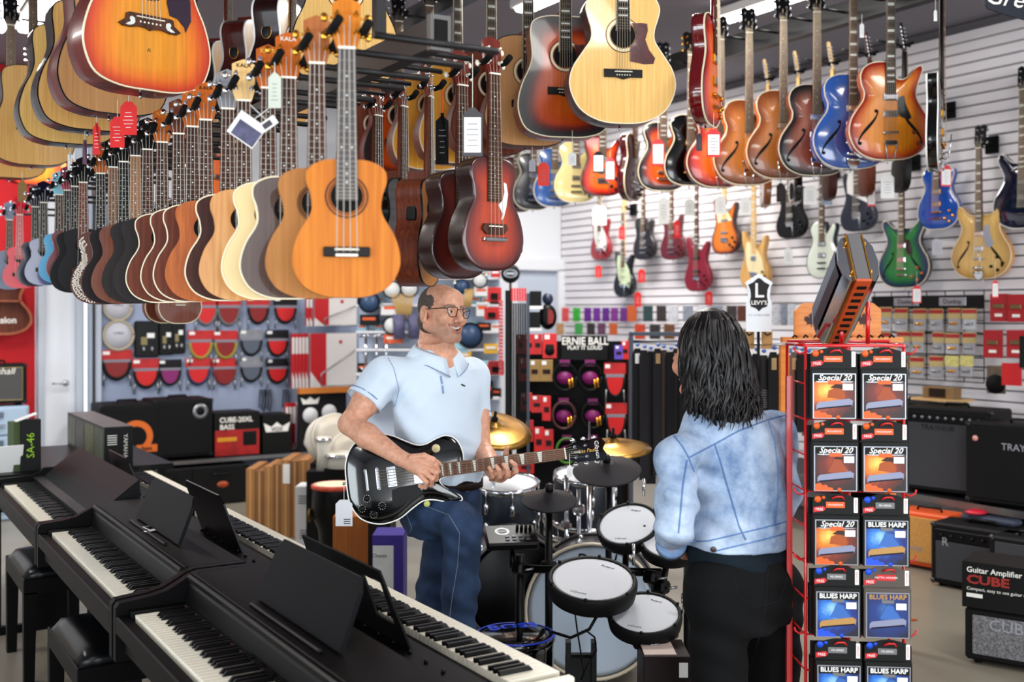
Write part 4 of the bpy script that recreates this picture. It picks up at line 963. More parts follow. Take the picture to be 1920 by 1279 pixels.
bass(1303, 546, 'magenta bass guitar with dark hardware on the slatwall', M('magenta_satin', (140, 30, 58), .4), pickmat=BLACK, pick=[(.30, .09, .022, 0), (.18, .09, .022, 0)])
wallg(1256, 487, 'dark red guitar with twin horns on the slatwall', 'sg', .43, .34, .82, M('sg_red', (112, 20, 34), .25, coat=.6), arch=0, edge=.006, bind=None)
wallg(1203, 487, 'black cherry guitar with black guard on the slatwall', 'tele', .42, .33, .82, M('blackcherry', (42, 20, 24), .25, coat=.6), arch=0, edge=.006, bind=None, guard=DARKG, gp=[(.08, .22), (.09, .30), (.04, .35), (-.04, .36), (-.12, .35), (-.11, .26), (-.03, .20)], head='six')
wallg(1121, 487, 'red double cut guitar with white guard furthest along the slatwall', 'strat', .46, .33, .84, M('red_gloss', (166, 18, 40), .25, coat=.6), arch=0, edge=.006, bind=None, guard=WHITE, gp=[(x, z+.06) for x, z in STP], head='six', headmat=MAPLE, neck=MAPLE, pick=strat_pick(.46), br='trem', pickmat=WHITE)
wallg(1165, 556, 'black double cut guitar with mint guard low on the slatwall', 'strat', .46, .33, .84, GLOSSBLK, arch=0, edge=.006, bind=None, guard=MINT, gp=[(x, z+.06) for x, z in STP], head='six', headmat=MAPLE, neck=MAPLE, pick=strat_pick(.46), br='trem', pickmat=MINT)
# ================================================================== pianos, keyboards, benches
PIANO = M('piano_black', (17, 15, 18), .48, var=.06, vs=60, bump=.02, bs=400, spec=.10)
PIANOD = M('piano_panel', (11, 11, 14), .4)
RESTM = M('music_rest_black', (13, 15, 21), .5, spec=.10)
IVORY = M('key_ivory', (240, 235, 220), .3)
KEYB = M('key_black', (20, 19, 21), .32)
PRINTG = M('print_copper', (150, 96, 70), .5)
WK = MB().box((.0725, 0, -.011), (.145, .0226, .022), bev=.0012).mesh('white_key', IVORY)
BKm = MB().add([(0, -.0055, 0), (0, .0055, 0), (.095, .0055, 0), (.095, -.0055, 0), (.010, -.0042, .012), (.010, .0042, .012), (.095, .0042, .012), (.095, -.0042, .012)],
               [(0, 3, 2, 1), (4, 5, 6, 7), (0, 1, 5, 4), (1, 2, 6, 5), (2, 3, 7, 6), (3, 0, 4, 7)]).mesh('black_key', KEYB)
def keys(parent, x, y0, z, sgn=1):
 """52 white and 36 black keys; they run along y, played from -x (sgn 1) or from +x (sgn -1)"""
 for k in range(52):
  o = link('white_key', WK, None, parent, (x, y0+sgn*(k+.5)*.0235, z))
  if sgn < 0: o.rotation_euler = (0, 0, PI)
 pat = [1, 0, 1, 1, 0, 1, 1]   # A# . C# D# . F# G#
 for k in range(51):
  if pat[k % 7]:
   o = link('black_key', BKm, None, parent, (x+sgn*.050, y0+sgn*(k+1)*.0235, z))
   if sgn < 0: o.rotation_euler = (0, 0, PI)
def cab_piano(y0, label, lid=False, rest=None, logo=None):
 t = thing('digital_piano', label, 'piano', (.70, y0, 0)); Wd = 1.36
 if lid: prof = [(0, .62), (0, .775), (.012, .787), (.18, .795), (.22, .81), (.24, .83), (.40, .83), (.40, .62)]
 else: prof = [(0, .62), (0, .775), (.010, .789), (.10, .798), (.145, .808), (.185, .828), (.215, .845), (.24, .852), (.40, .852), (.40, .62)]
 for yy in (0, Wd-.032):
  MB().prism(prof, yy, yy+.032, 'y').build('side_panel', PIANO, t)
  MB().box((.30, yy+.016, .31), (.20, .032, .62)).box((.20, yy+.016, .02), (.40, .034, .04)).build('leg_panel', PIANO, t)
 MB().box((.19, Wd/2, .69), (.34, Wd-.064, .07)).build('key_bed', PIANO, t)
 MB().box((.017, Wd/2, .728), (.034, Wd-.064, .052), bev=.004).build('key_slip', PIANO, t)
 MB().box((.38, Wd/2, .45), (.02, Wd-.064, .34)).build('back_board', PIANOD, t)
 keys(t, .046, Wd/2-.611, .760)
 for sg in (0, 1): MB().box((.12, .048 if sg == 0 else Wd-.048, .75), (.17, .030, .036)).build('key_block', PIANOD, t)
 if lid:
  MB().box((.205, Wd/2, .765), (.05, Wd-.064, .05)).build('control_strip', PIANOD, t)
  MB().prism([(.225, .785), (.235, .78), (.415, .915), (.408, .925)], .03, Wd-.03, 'y').build('raised_lid', M('lid_sheen', (22, 26, 34), .5, spec=.15), t)
  MB().prism([(.23, .785), (.41, .918), (.41, .80)], .026, .034, 'y').build('lid_end', PIANOD, t)
 else:
  MB().prism([(.192, .762), (.200, .762), (.226, .842), (.218, .846), (.205, .82)], .032, Wd-.032, 'y').build('fallboard', PIANOD, t)
  MB().box((.192, Wd/2, .764), (.006, Wd-.1, .006)).build('felt_strip', M('felt_red', (70, 18, 28), .9), t)
  MB().box((.311, Wd/2, .843), (.182, Wd-.064, .018), bev=.003).build('top_lid', PIANO, t)
  MB().box((.212, Wd/2, .838), (.016, Wd-.064, .022), bev=.005).build('front_moulding', PIANOD, t)
  text('Roland', .026, logo or PRINTG, t, (.2055, Wd*.50, .812), (math.radians(72), 0, -PI/2), ext=.0004)
  if logo is None:
   mb = MB()
   for g in range(4):
    for k in range(3): mb.box((.184, Wd*.34+g*.075+k*.018, .776), (.010, .010, .006))
   mb.build('buttons', BLACK, t)['kind'] = 'stuff'
 if rest:
  c, ln, h = rest; b = .285 if not lid else .35; r = thing_part('music_rest', t)
  hw = ln/2
  pts = [(c-hw, 0), (c+hw, 0), (c+hw-.008, h*.80), (c+hw-.035, h), (c-hw+.035, h), (c-hw+.008, h*.80)]
  q = MB().prism(pts, -.006, .006, 'x'); 
  o = q.build('music_rest', RESTM, t, (b, 0, .857), (0, math.radians(22), 0)); bpy.data.objects.remove(r)
  MB().box((b-.035, c, .856), (.012, ln*.86, .010), bev=.003).build('rest_ledge', PIANOD, t)
 return t
def thing_part(name, parent): o = bpy.data.objects.new(name, None); COL.objects.link(o); o.parent = parent; return o
cab_piano(1.945, 'black digital piano nearest the camera with copper lettering', rest=(.64, .56, .17))
cab_piano(3.325, 'black digital piano in the middle of the row with tilted music rest', rest=(.62, .58, .16), logo=M('print_grey', (120, 126, 134), .5))
cab_piano(4.705, 'black digital piano at the far end with its lid raised', lid=True)
t = thing('paper_tag', 'small white tag tied below the music rest of the middle piano', 'tag', on_z(282, 996, .857))
MB().box((0, 0, .002), (.045, .020, .002), (0, 0, .6)).build('card', PAPER, t)
MB().tube([(0, 0, .003), (-.02, .03, .012), (.0, .06, .006), (.02, .075, .004)], .0014, 4).build('thread', WHITE, t)
def slim_piano(y1, label, rest=None, slot=False, body=None):
 """slim keyboard played from the right (+x); near end at y1, reaching away"""
 Wd = 1.34; t = thing('stage_piano', label, 'keyboard', (1.32, y1, 0)); bm = body or PIANO
 MB().box((-.005, Wd/2, .708), (.40, Wd, .056), bev=.008).build('case', bm, t)
 MB().box((-.098, Wd/2, .742), (.205, Wd, .030), bev=.008).build('control_panel', bm, t)
 keys(t, .185, Wd/2+.611, .758, -1)
 MB().box((.192, Wd/2, .730), (.012, Wd-.04, .034), bev=.003).build('key_slip', bm, t)
 for yy in (.014, Wd-.014): MB().box((.10, yy, .745), (.18, .026, .030), bev=.004).build('end_cheek', IVORY if slot else bm, t)
 for yy in (.22, Wd-.22):
  MB().tube([(-.15, yy, .68), (.15, yy, .03)], .016, 8).tube([(.15, yy, .68), (-.15, yy, .03)], .016, 8).box((0, yy, .018), (.42, .04, .03)).build('stand_leg', BLACK, t)
 mb = MB()
 for k in range(8): mb.lathe([(.006, 0), (.005, .008), (0, .009)], (-.06, .2+.09*k, .757), 8)
 mb.build('buttons', BLACK, t)['kind'] = 'stuff'
 if rest:
  c, ln, h = rest; hw = ln/2
  rot = (0, math.radians(-20), 0)
  if slot:
   mb = MB()
   mb.prism([(c-hw, 0), (c-hw+.05, 0), (c-hw+.05, h), (c-hw+.03, h)], -.003, .003, 'x').prism([(c-hw+.05, 0), (c-hw+.16, 0), (c-hw+.16, h*.28), (c-hw+.05, h*.28)], -.003, .003, 'x').prism([(c-hw+.05, h*.84), (c-hw+.16, h*.84), (c-hw+.16, h), (c-hw+.05, h)], -.003, .003, 'x').prism([(c-hw+.16, 0), (c+hw, 0), (c+hw-.03, h), (c-hw+.16, h)], -.003, .003, 'x')
  else: mb = MB().prism([(c-hw, 0), (c+hw, 0), (c+hw-.01, h*.86), (c+hw-.04, h), (c-hw+.04, h), (c-hw+.01, h*.86)], -.003, .003, 'x')
  mb.build('music_rest', MATTE if slot else M('rest_thin', (22, 26, 36), .3), t, (-.045, 0, .758), rot)
 return t
slim_piano(2.13, 'slim black stage piano nearest the drums with cut out music rest', rest=(.70, .60, .22), slot=True)
slim_piano(3.52, 'slim black stage piano behind the middle piano', rest=(.62, .50, .22))
slim_piano(4.90, 'slim black stage piano furthest away behind the raised lid', rest=(.74, .46, .18))
def bench(loc, label, sc=1.0):
 t = thing('piano_bench', label, 'bench', loc); W_, Ln, H = .33, .58*sc, .50
 # padded seat
 P = []; F = []; nx, ny = 9, 13
 for j in range(ny):
  for i in range(nx):
   u, v = i/(nx-1)*2-1, j/(ny-1)*2-1
   b = max(0, (1-abs(u)**5))*max(0, (1-abs(v)**6))
   P.append((u*W_/2, v*Ln/2, .455+.055*b**.45))
 for j in range(ny-1):
  for i in range(nx-1): F.append((j*nx+i, j*nx+i+1, (j+1)*nx+i+1, (j+1)*nx+i))
 rim = [i for i in range(nx)]+[j*nx+nx-1 for j in range(1, ny)]+[(ny-1)*nx+i for i in range(nx-2, -1, -1)]+[j*nx for j in range(ny-2, 0, -1)]
 F.append(tuple(rim[::-1]))
 MB().add(P, F, True).build('seat_cushion', M('vinyl_black', (15, 17, 21), .3, bump=.04, bs=300), t)
 MB().box((0, 0, .425), (W_, Ln, .07), bev=.004).build('apron', PIANO, t)
 for sx in (-1, 1):
  for sy in (-1, 1): MB().prism([(sx*(W_/2-.045), 0), (sx*W_/2*.985, 0), (sx*W_/2, .40), (sx*(W_/2-.055), .40)], sy*(Ln/2)-(.045 if sy > 0 else 0), sy*(Ln/2)+(.045 if sy < 0 else 0), 'y').build('leg', PIANO, t)
 return t
bench((.855, 4.08, 0), 'black padded piano bench pushed under the middle piano')
bench((.885, 5.46, 0), 'black padded piano bench at the left edge under the far piano')
# ---- side table with boxed keyboards beyond the far piano
t = thing('side_table', 'low dark table carrying boxes beyond the far piano', 'table', (1.15, 6.75, 0))
MB().box((0, 0, .775), (.95, 1.2, .03)).build('table_top', PIANOD, t)
for sx in (-1, 1):
 for sy in (-1, 1): MB().box((sx*.42, sy*.54, .38), (.05, .05, .76)).build('leg', PIANOD, t)
t = thing('product_box', 'tall slim black box with green lettering standing open on the side table', 'box', (.905, 6.28, .79))
MB().box((0, .0, .135), (.10, .07, .27)).build('carton', M('carton_black', (26, 28, 26), .5), t)
MB().box((-.02, 0, .282), (.11, .085, .004), (0, -.35, 0)).build('flap', PAPER, t)
MB().box((-.072, .02, .13), (.04, .09, .26), (0, 0, .2)).build('sleeve', M('sleeve_green', (88, 104, 64), .6), t)
text('SA-46', .055, M('print_lime', (170, 214, 30), .6), t, (.0, -.0365, .135), (PI/2, -PI/2, 0))
one('sheet_stack', 'white leaflets leaning on the green lettered box', 'paper', MB().box((0, 0, .07), (.13, .006, .15), (.3, .0, .2)), PAPER, (.80, 6.24, .79))
t = thing('product_box', 'long keyboard carton printed with green photographs', 'box', (1.345, 6.75, .79))
MB().box((0, 0, .105), (.15, 1.08, .21)).build('carton', M('carton_dark', (30, 32, 32), .45), t)
for k in range(4):
 MB().box((-.0755, -.40+.27*k, .11), (.002, .25, .17)).build('printed_panel', M('photo_print_%d' % k, [(72, 84, 58), (92, 98, 52), (70, 78, 70), (88, 92, 80)][k], .5, var=.5, vs=18), t)
MB().box((0, 0, .211), (.148, 1.06, .002)).build('printed_lid', M('photo_lid', (96, 84, 82), .4, var=.4, vs=10), t)
text('YAMAHA', .032, WHTXT, t, (.035, -.542, .105), (PI/2, PI/2, 0))
mb = MB()
for k in range(5): mb.box((-.035, -.5415, .165-.012*k), (.05, .001, .005))
mb.build('print_lines', WHTXT, t)['kind'] = 'stuff'
# ---- filing cabinet with amp on it
p = on_y(54, 900, 9.35)
t = thing('filing_cabinet', 'pale blue grey steel filing cabinet below the vintage amp', 'cabinet', (p.x-.23, 9.62, 0))
FC = M('cabinet_steel', (176, 194, 212), .45, .1)
MB().box((0, 0, .445), (.46, .56, .89), bev=.004).build('body', FC, t)
for k in range(4):
 d = MB().box((0, -.29, .115+.22*k), (.43, .03, .205), bev=.005).build('drawer', FC, t)
 MB().box((0, -.315, .17+.22*k), (.085, .012, .045), bev=.004).build('label_holder', M('steel_dark', (120, 132, 146), .4, .5), d)
 MB().box((0, -.318, .085+.22*k), (.11, .02, .018), bev=.006).build('handle', CHROME, d)
GRILLE = M('grille_grey', (92, 92, 92), .85, var=.35, vs=220)
GRILLEB = M('grille_black', (26, 26, 29), .8, var=.5, vs=260)
GRILLEC = M('grille_charcoal', (72, 73, 78), .85, var=.3, vs=240)
TOLEX = M('tolex_black', (22, 22, 24), .6, bump=.15, bs=300)
def amp(label, loc, rz, w, d, h, grille=GRILLEB, cab=TOLEX, logo=None, panel=None, knobs=0, corner=True, handle=True, gtop=.05, piping=None, group=None, name='guitar_amplifier', feet=True, logopos=(0, .8)):
 t = thing(name, label, 'amplifier', loc, rz, group); f0 = .02 if feet else 0
 MB().box((0, 0, f0+h/2), (w, d, h), bev=.012).build('cabinet', cab, t)
 gh = h-.06-(panel[0] if panel else 0)
 g = MB().box((0, -d/2-.002, f0+.03+gh/2), (w-.07, .012, gh), bev=.003).build('grille', grille, t)
 if piping: 
  a, b = w/2-.034, gh/2+.002; zc = f0+.03+gh/2
  MB().tube([(-a, -d/2-.008, zc-b), (a, -d/2-.008, zc-b), (a, -d/2-.008, zc+b), (-a, -d/2-.008, zc+b), (-a, -d/2-.008, zc-b)], .004, 6, False).build('piping', piping, t)
 if panel:
  MB().box((0, -d/2-.002, f0+h-.03-panel[0]/2), (w-.06, .012, panel[0]-.012), bev=.002).build('control_panel', panel[1], t)
  for k in range(knobs): MB().lathe([(.010, 0), (.009, .014), (0, .015)], (-w*.36+w*.72*k/max(1, knobs-1), -d/2-.008, f0+h-.03-panel[0]/2), 10, (PI/2, 0, 0)).build('knob', panel[2] if len(panel) > 2 else BLACK, t)
 if corner:
  for sx in (-1, 1):
   for sz in (0, 1): MB().box((sx*(w/2-.014), -d/2+.012, f0+(h-.014 if sz else .014)), (.036, .036, .036), bev=.012).build('corner_cap', M('corner_metal', (70, 70, 72), .35, .7), t)
 if handle: MB().tube([(-.08, 0, f0+h), (-.075, 0, f0+h+.022), (.075, 0, f0+h+.022), (.08, 0, f0+h)], .009, 8).build('handle', BLACK, t)
 if feet:
  for sx in (-1, 1):
   for sy in (-1, 1): MB().lathe([(.018, 0), (.02, .02)], (sx*(w/2-.05), sy*(d/2-.05), 0), 10).build('rubber_foot', MATTE, t)
 if logo:
  text(logo[0], logo[1], logo[2], t, (logopos[0]*w, -d/2-.0095, f0+h*logopos[1]), shear=logo[3] if len(logo) > 3 else 0)
 return t
p = on_y(53, 758, 9.35)
amp('black valve combo with grey cloth grille and white script badge on the filing cabinet', (p.x-.23, 9.5, .89), 0, .45, .24, .31, GRILLE, piping=M('piping_gold', (176, 160, 110), .5), logo=('Marshall', .075, WHTXT, .25), logopos=(.02, .82))
# guitar shaped shelf on the red wall
p = on_y(0, 590, 9.9)
t = thing('guitar_shelf', 'brown guitar shaped wall shelf with white lettering on the red wall', 'shelf', (p.x, 9.93, 1.44))
O = sharpen('fig8')*np.array([.24, .46]); 
MB().prism([tuple(q) for q in O], -.01, .02, 'y').build('back_panel', wood('shelf_wood', (104, 60, 46), (128, 78, 58), .5), t)
link('rim', loop_strip(O, .018, -.09, 0, wood('shelf_rim', (160, 96, 70), (184, 120, 90), .4)), None, t)
MB().box((0, -.05, .28), (.30, .08, .014)).build('shelf_board', MATS['shelf_rim'], t)
text('session', .075, WHTXT, t, (.02, -.014, .12), bold=.002)
# ---- low stage along the back wall with bass amps
xs0, xs1 = on_y(186, 860, 9.45).x, on_y(600, 850, 9.45).x
st = thing('display_platform', 'low dark platform with steel edge under the bass amps', 'platform', ((xs0+xs1)/2, 9.58, 0))
MB().box((0, 0, .365), (xs1-xs0, .76, .03)).build('deck', M('deck_dark', (44, 42, 46), .5), st)
MB().box((0, -.385, .372), (xs1-xs0, .012, .03)).build('edge_strip', STEEL, st)
for k in (-1, 0, 1): MB().box((k*(xs1-xs0)*.48, 0, .175), (.04, .7, .35)).build('support', MATTE, st)
p = on_y(248, 860, 9.3)
t = amp('black bass combo with orange ring and orange letters on its grille', (p.x, 9.5, .38), 0, .50, .40, .47, GRILLEB, feet=True)
q = MB(); P, F = disc(.085, .135, 36); q.add([(a[0]+.03, -.2105, a[2]+.22) for a in P], F); q.build('orange_ring', M('mark_orange', (214, 120, 40), .6), t)
MB().prism([(.03, .09), (.20, .09), (.20, .15), (.03, .15)], -.2115, -.209, 'y').build('badge', M('mark_orange'), t)
text('bass', .05, MATTE, t, (.115, -.2125, .12), bold=.001)
p = on_y(344, 860, 9.3)
t = amp('black bass cabinet with small round tweeter beside the orange ring combo', (p.x, 9.5, .38), 0, .50, .42, .49, GRILLEB)
MB().lathe([(.066, 0), (.066, .006), (.05, .010), (.028, .004), (0, .004)], (.14, -.212, .405), 24, (PI/2, 0, 0)).build('tweeter', STEEL, t)
MB().lathe([(.03, 0), (.02, .012), (0, .014)], (.14, -.216, .405), 16, (PI/2, 0, 0)).build('tweeter_cone', MATTE, t)
MB().box((-.17, -.213, .43), (.05, .003, .05)).box((-.17, -.213, .36), (.05, .003, .022)).build('badge', M('badge_blue', (150, 170, 200), .4), t)
q = MB(); P, F = disc(.13, .17, 36); q.add([(a[0], -.2098, a[2]+.22) for a in P], F); q.build('cone_surround', M('cone_grey', (40, 40, 46), .7), t)
p = on_y(445, 860, 9.3)
t = thing('product_box', 'red and black amplifier carton with white lettering beside the bass cabinet', 'box', (p.x, 9.45, .38))
MB().box((0, 0, .19), (.40, .30, .38)).build('carton', M('carton_black'), t)
MB().box((0, -.1515, .12), (.39, .002, .22)).build('printed_panel', M('carton_red', (168, 36, 34), .5, var=.4, vs=9), t)
text('CUBE-20XL', .062, WHTXT, t, (-.01, -.153, .315), bold=.0012, sx=.95); text('BASS', .06, WHTXT, t, (-.09, -.153, .255), bold=.0012)
MB().box((-.09, -.1535, .15), (.17, .002, .035)).build('yellow_label', M('label_yellow', (214, 160, 40), .6), t)
MB().box((.11, -.1535, .15), (.12, .002, .12)).build('printed_amp', M('carton_black'), t)
p = on_y(520, 850, 9.3)
t = thing('product_box', 'black carton with white crown emblem left of the red drumhead boxes', 'box', (p.x, 9.45, .38))
MB().box((0, 0, .17), (.26, .28, .34)).build('carton', M('carton_black'), t)
MB().prism([(-.10, .19), (.10, .19), (.12, .27), (.05, .235), (0, .275), (-.05, .235), (-.12, .27)], -.1425, -.14, 'y').build('crown_emblem', WHTXT, t)
text('VOX', .05, MATTE, t, (0, -.144, .212), bold=.001)
# road cases in the dark under and before the platform
for i, (px, w, lab) in enumerate([(300, .46, 'black road case under the platform below the orange ring combo'), (400, .50, 'black road case with oval sticker under the platform')]):
 p = on_y(px, 900, 9.35)
 t = thing('road_case', lab, 'case', (p.x, 9.40, 0))
 MB().box((0, 0, .165), (w, .5, .33), bev=.012).build('shell', TOLEX, t)
 MB().lathe([(.05, 0), (.05, .002), (0, .0025)], (.02, -.2505, .17), 20, (PI/2, 0, 0), sy=.55).build('sticker', M('sticker_orange', (190, 96, 44), .6, var=.4, vs=30), t)
 MB().tube([(-.07, -.25, .27), (-.065, -.275, .265), (.065, -.275, .265), (.07, -.25, .27)], .008, 6).build('handle', BLACK, t)
# upright cardboard boxes
CARD = M('cardboard', (176, 132, 86), .8, var=.12, vs=6)
CARD2 = M('cardboard_dark', (148, 108, 70), .8, var=.12, vs=6)
bx = [(470, .62, 0), (487, .60, 1), (504, .64, 0), (520, .66, 1), (536, .70, 0), (553, .69, 1), (569, .70, 0)]
for i, (px, h, c) in enumerate(bx):
 p = at(px, 900, 7.9)
 t = thing('cardboard_box', 'upright flat cardboard box, %s from the left of the row behind the stage pianos' % ORD[i], 'box', (p.x, p.y, 0), -TH, 'upright cardboard boxes')
 MB().box((0, .2, h*.40), (.062, .42, h*.80)).build('carton', CARD2 if c else CARD, t)
 MB().box((0, -.0105, h*.40), (.012, .002, h*.78)).build('tape', M('tape_tan', (200, 164, 112), .5), t)
 if i == 4: MB().box((.006, -.012, h*.66), (.05, .002, .14)).build('shipping_label', PAPER, t)
for i, (px, py, w, h, lab) in enumerate([(583, 1010, .17, .25, 'white carton at the bottom of the pair behind the hand drum'), (580, 0, .15, .22, 'white carton on top of the other white carton'), (610, 1010, .16, .40, 'tall white carton directly behind the hand drum')]):
 p = at(px, 1000, 7.35+(.12 if i == 2 else 0)); z0 = .25 if i == 1 else 0
 t = thing('carton', lab, 'box', (p.x, p.y, z0), -TH)
 MB().box((0, 0, h/2), (w, .2, h)).build('box', M('carton_white', (222, 222, 224), .7), t)
 mb = MB()
 for k in range(4): mb.box((-.02, -.1008, h*.72-.016*k), (.07, .001, .006))
 mb.build('print_lines', M('tag_ink', (90, 88, 96), .8), t)['kind'] = 'stuff'
# conga-like hand drum on the wooden crate, crate and purple box
p = at(676, 1010, 5.9)
t = thing('wooden_crate', 'tall orange brown wooden cajon box behind the seated guitar', 'box', (p.x, p.y, 0), -TH)
cz = 1.63-(968-585)/2050*5.9
MB().box((0, .15, cz/2), (.30, .30, cz), bev=.004).build('shell', wood('cajon_wood', (164, 104, 54), (188, 126, 70), .5, 0, 60, 1.5), t)
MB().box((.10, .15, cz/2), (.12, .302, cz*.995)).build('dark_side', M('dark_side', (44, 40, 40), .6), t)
p = at(628, 930, 6.6); z1 = 1.63-(912-585)/2050*6.6
t = thing('hand_drum', 'black hand drum with pale head and red rim left of the guitar body', 'drum', (p.x, p.y, 0), -TH)
MB().lathe([(.075, 0), (.085, .1), (.09, .2), (.10, z1-.26), (.14, z1-.16), (.135, z1-.02), (.133, z1)], (0, 0, 0), 24).build('shell', M('drum_black', (20, 20, 22), .35), t)
MB().lathe([(.133, z1-.012), (.142, z1-.010), (.142, z1+.012), (.134, z1+.016)], (0, 0, 0), 28, ring=True).build('rim_rope', M('rope_red', (196, 92, 72), .8, var=.4, vs=60), t)
MB().lathe([(.135, z1+.014), (.10, z1+.019), (0, z1+.021)], (0, 0, 0), 28).build('drum_head', M('skin_cream', (226, 214, 190), .7), t)
MB().lathe([(.0, 0), (.04, 0), (.04, .012), (0, .012)], (-.14, -.03, z1-.17), 14, (0, -PI/2, 0)).build('emblem', M('emblem_gold', (120, 100, 40), .4, .5), t)
p = at(727, 1040, 5.3)
t = thing('product_box', 'white and purple bongo carton on the floor beside the guitarist', 'box', (p.x, p.y, 0), -TH)
h = 1.63-(1004-585)/2050*5.3
MB().box((0, .1, h/2), (.15, .2, h)).build('carton', M('carton_purple', (70, 48, 148), .5), t)
MB().box((-.022, -.0015, h*.46), (.10, .002, h*.9)).build('front_print', M('print_pale', (216, 218, 216), .5, var=.1, vs=10), t)
MB().lathe([(.016, 0), (.020, .05), (.014, .10), (.009, .11), (0, .115)], (-.018, -.006, .16), 12, sy=.15).build('printed_figure', M('print_skin', (206, 150, 140), .6), t)
text('Chassis', .024, MATTE, t, (-.040, -.003, h*.82), align='CENTER')
MB().lathe([(.028, 0), (.030, .05), (.026, .055), (0, .056)], (.045, -.004, .2), 12, sy=.1).build('printed_drum', M('print_gold', (190, 160, 60), .6), t)
# ================================================================== people: signed-distance modelling -> one skin per figure
def smin(a, b, k):
 h = np.clip(.5+.5*(b-a)/k, 0, 1); return b*(1-h)+a*h-k*h*(1-h)
def smax(a, b, k): return -smin(-a, -b, k)
def sph(P, c, r): return np.linalg.norm(P-np.array(c, dtype=np.float32), axis=1)-r
def ell(P, c, r, yaw=0.0):
 Q = P-np.array(c, dtype=np.float32)
 if yaw:
  cs, sn = math.cos(yaw), math.sin(yaw); Q = np.stack([Q[:, 0]*cs+Q[:, 1]*sn, -Q[:, 0]*sn+Q[:, 1]*cs, Q[:, 2]], 1)
 r = np.array(r, dtype=np.float32); k0 = np.linalg.norm(Q/r, axis=1); k1 = np.linalg.norm(Q/(r*r), axis=1)
 return k0*(k0-1)/(k1+1e-9)
def cone(P, a, b, ra, rb):
 a = np.array(a, dtype=np.float32); b = np.array(b, dtype=np.float32); ab = b-a
 t = np.clip(((P-a) @ ab)/(ab @ ab+1e-12), 0, 1); return np.linalg.norm(P-a-t[:, None]*ab, axis=1)-(ra+(rb-ra)*t)
def chain(P, pts, rs, k=.004):
 d = None
 for i in range(len(pts)-1):
  c = cone(P, pts[i], pts[i+1], rs[i], rs[i+1]); d = c if d is None else smin(d, c, k)
 return d
def loft(P, secs, yaw, p=2.0):
 """elliptic sections (z, cx, cy, rx, ry) stacked in z, turned by yaw"""
 S = np.array(sorted(secs)); z = P[:, 2]
 cx, cy, rx, ry = [np.interp(z, S[:, 0], S[:, k]) for k in (1, 2, 3, 4)]
 cs, sn = math.cos(yaw), math.sin(yaw); x, y = P[:, 0]-cx, P[:, 1]-cy
 u, v = x*cs+y*sn, -x*sn+y*cs
 g = (np.abs(u/rx)**p+np.abs(v/ry)**p)**(1/p)
 d = (g-1)*np.minimum(rx, ry)
 return np.maximum(d, np.maximum(S[0, 0]-z, z-S[-1, 0]))
def plane(P, p, n): n = np.array(n, dtype=np.float32); n /= np.linalg.norm(n); return (P-np.array(p, dtype=np.float32)) @ n   # >0 beyond
def wav(P, f, ph=0.0): return np.sin(P[:, 0]*f[0]+P[:, 1]*f[1]+P[:, 2]*f[2]+ph)
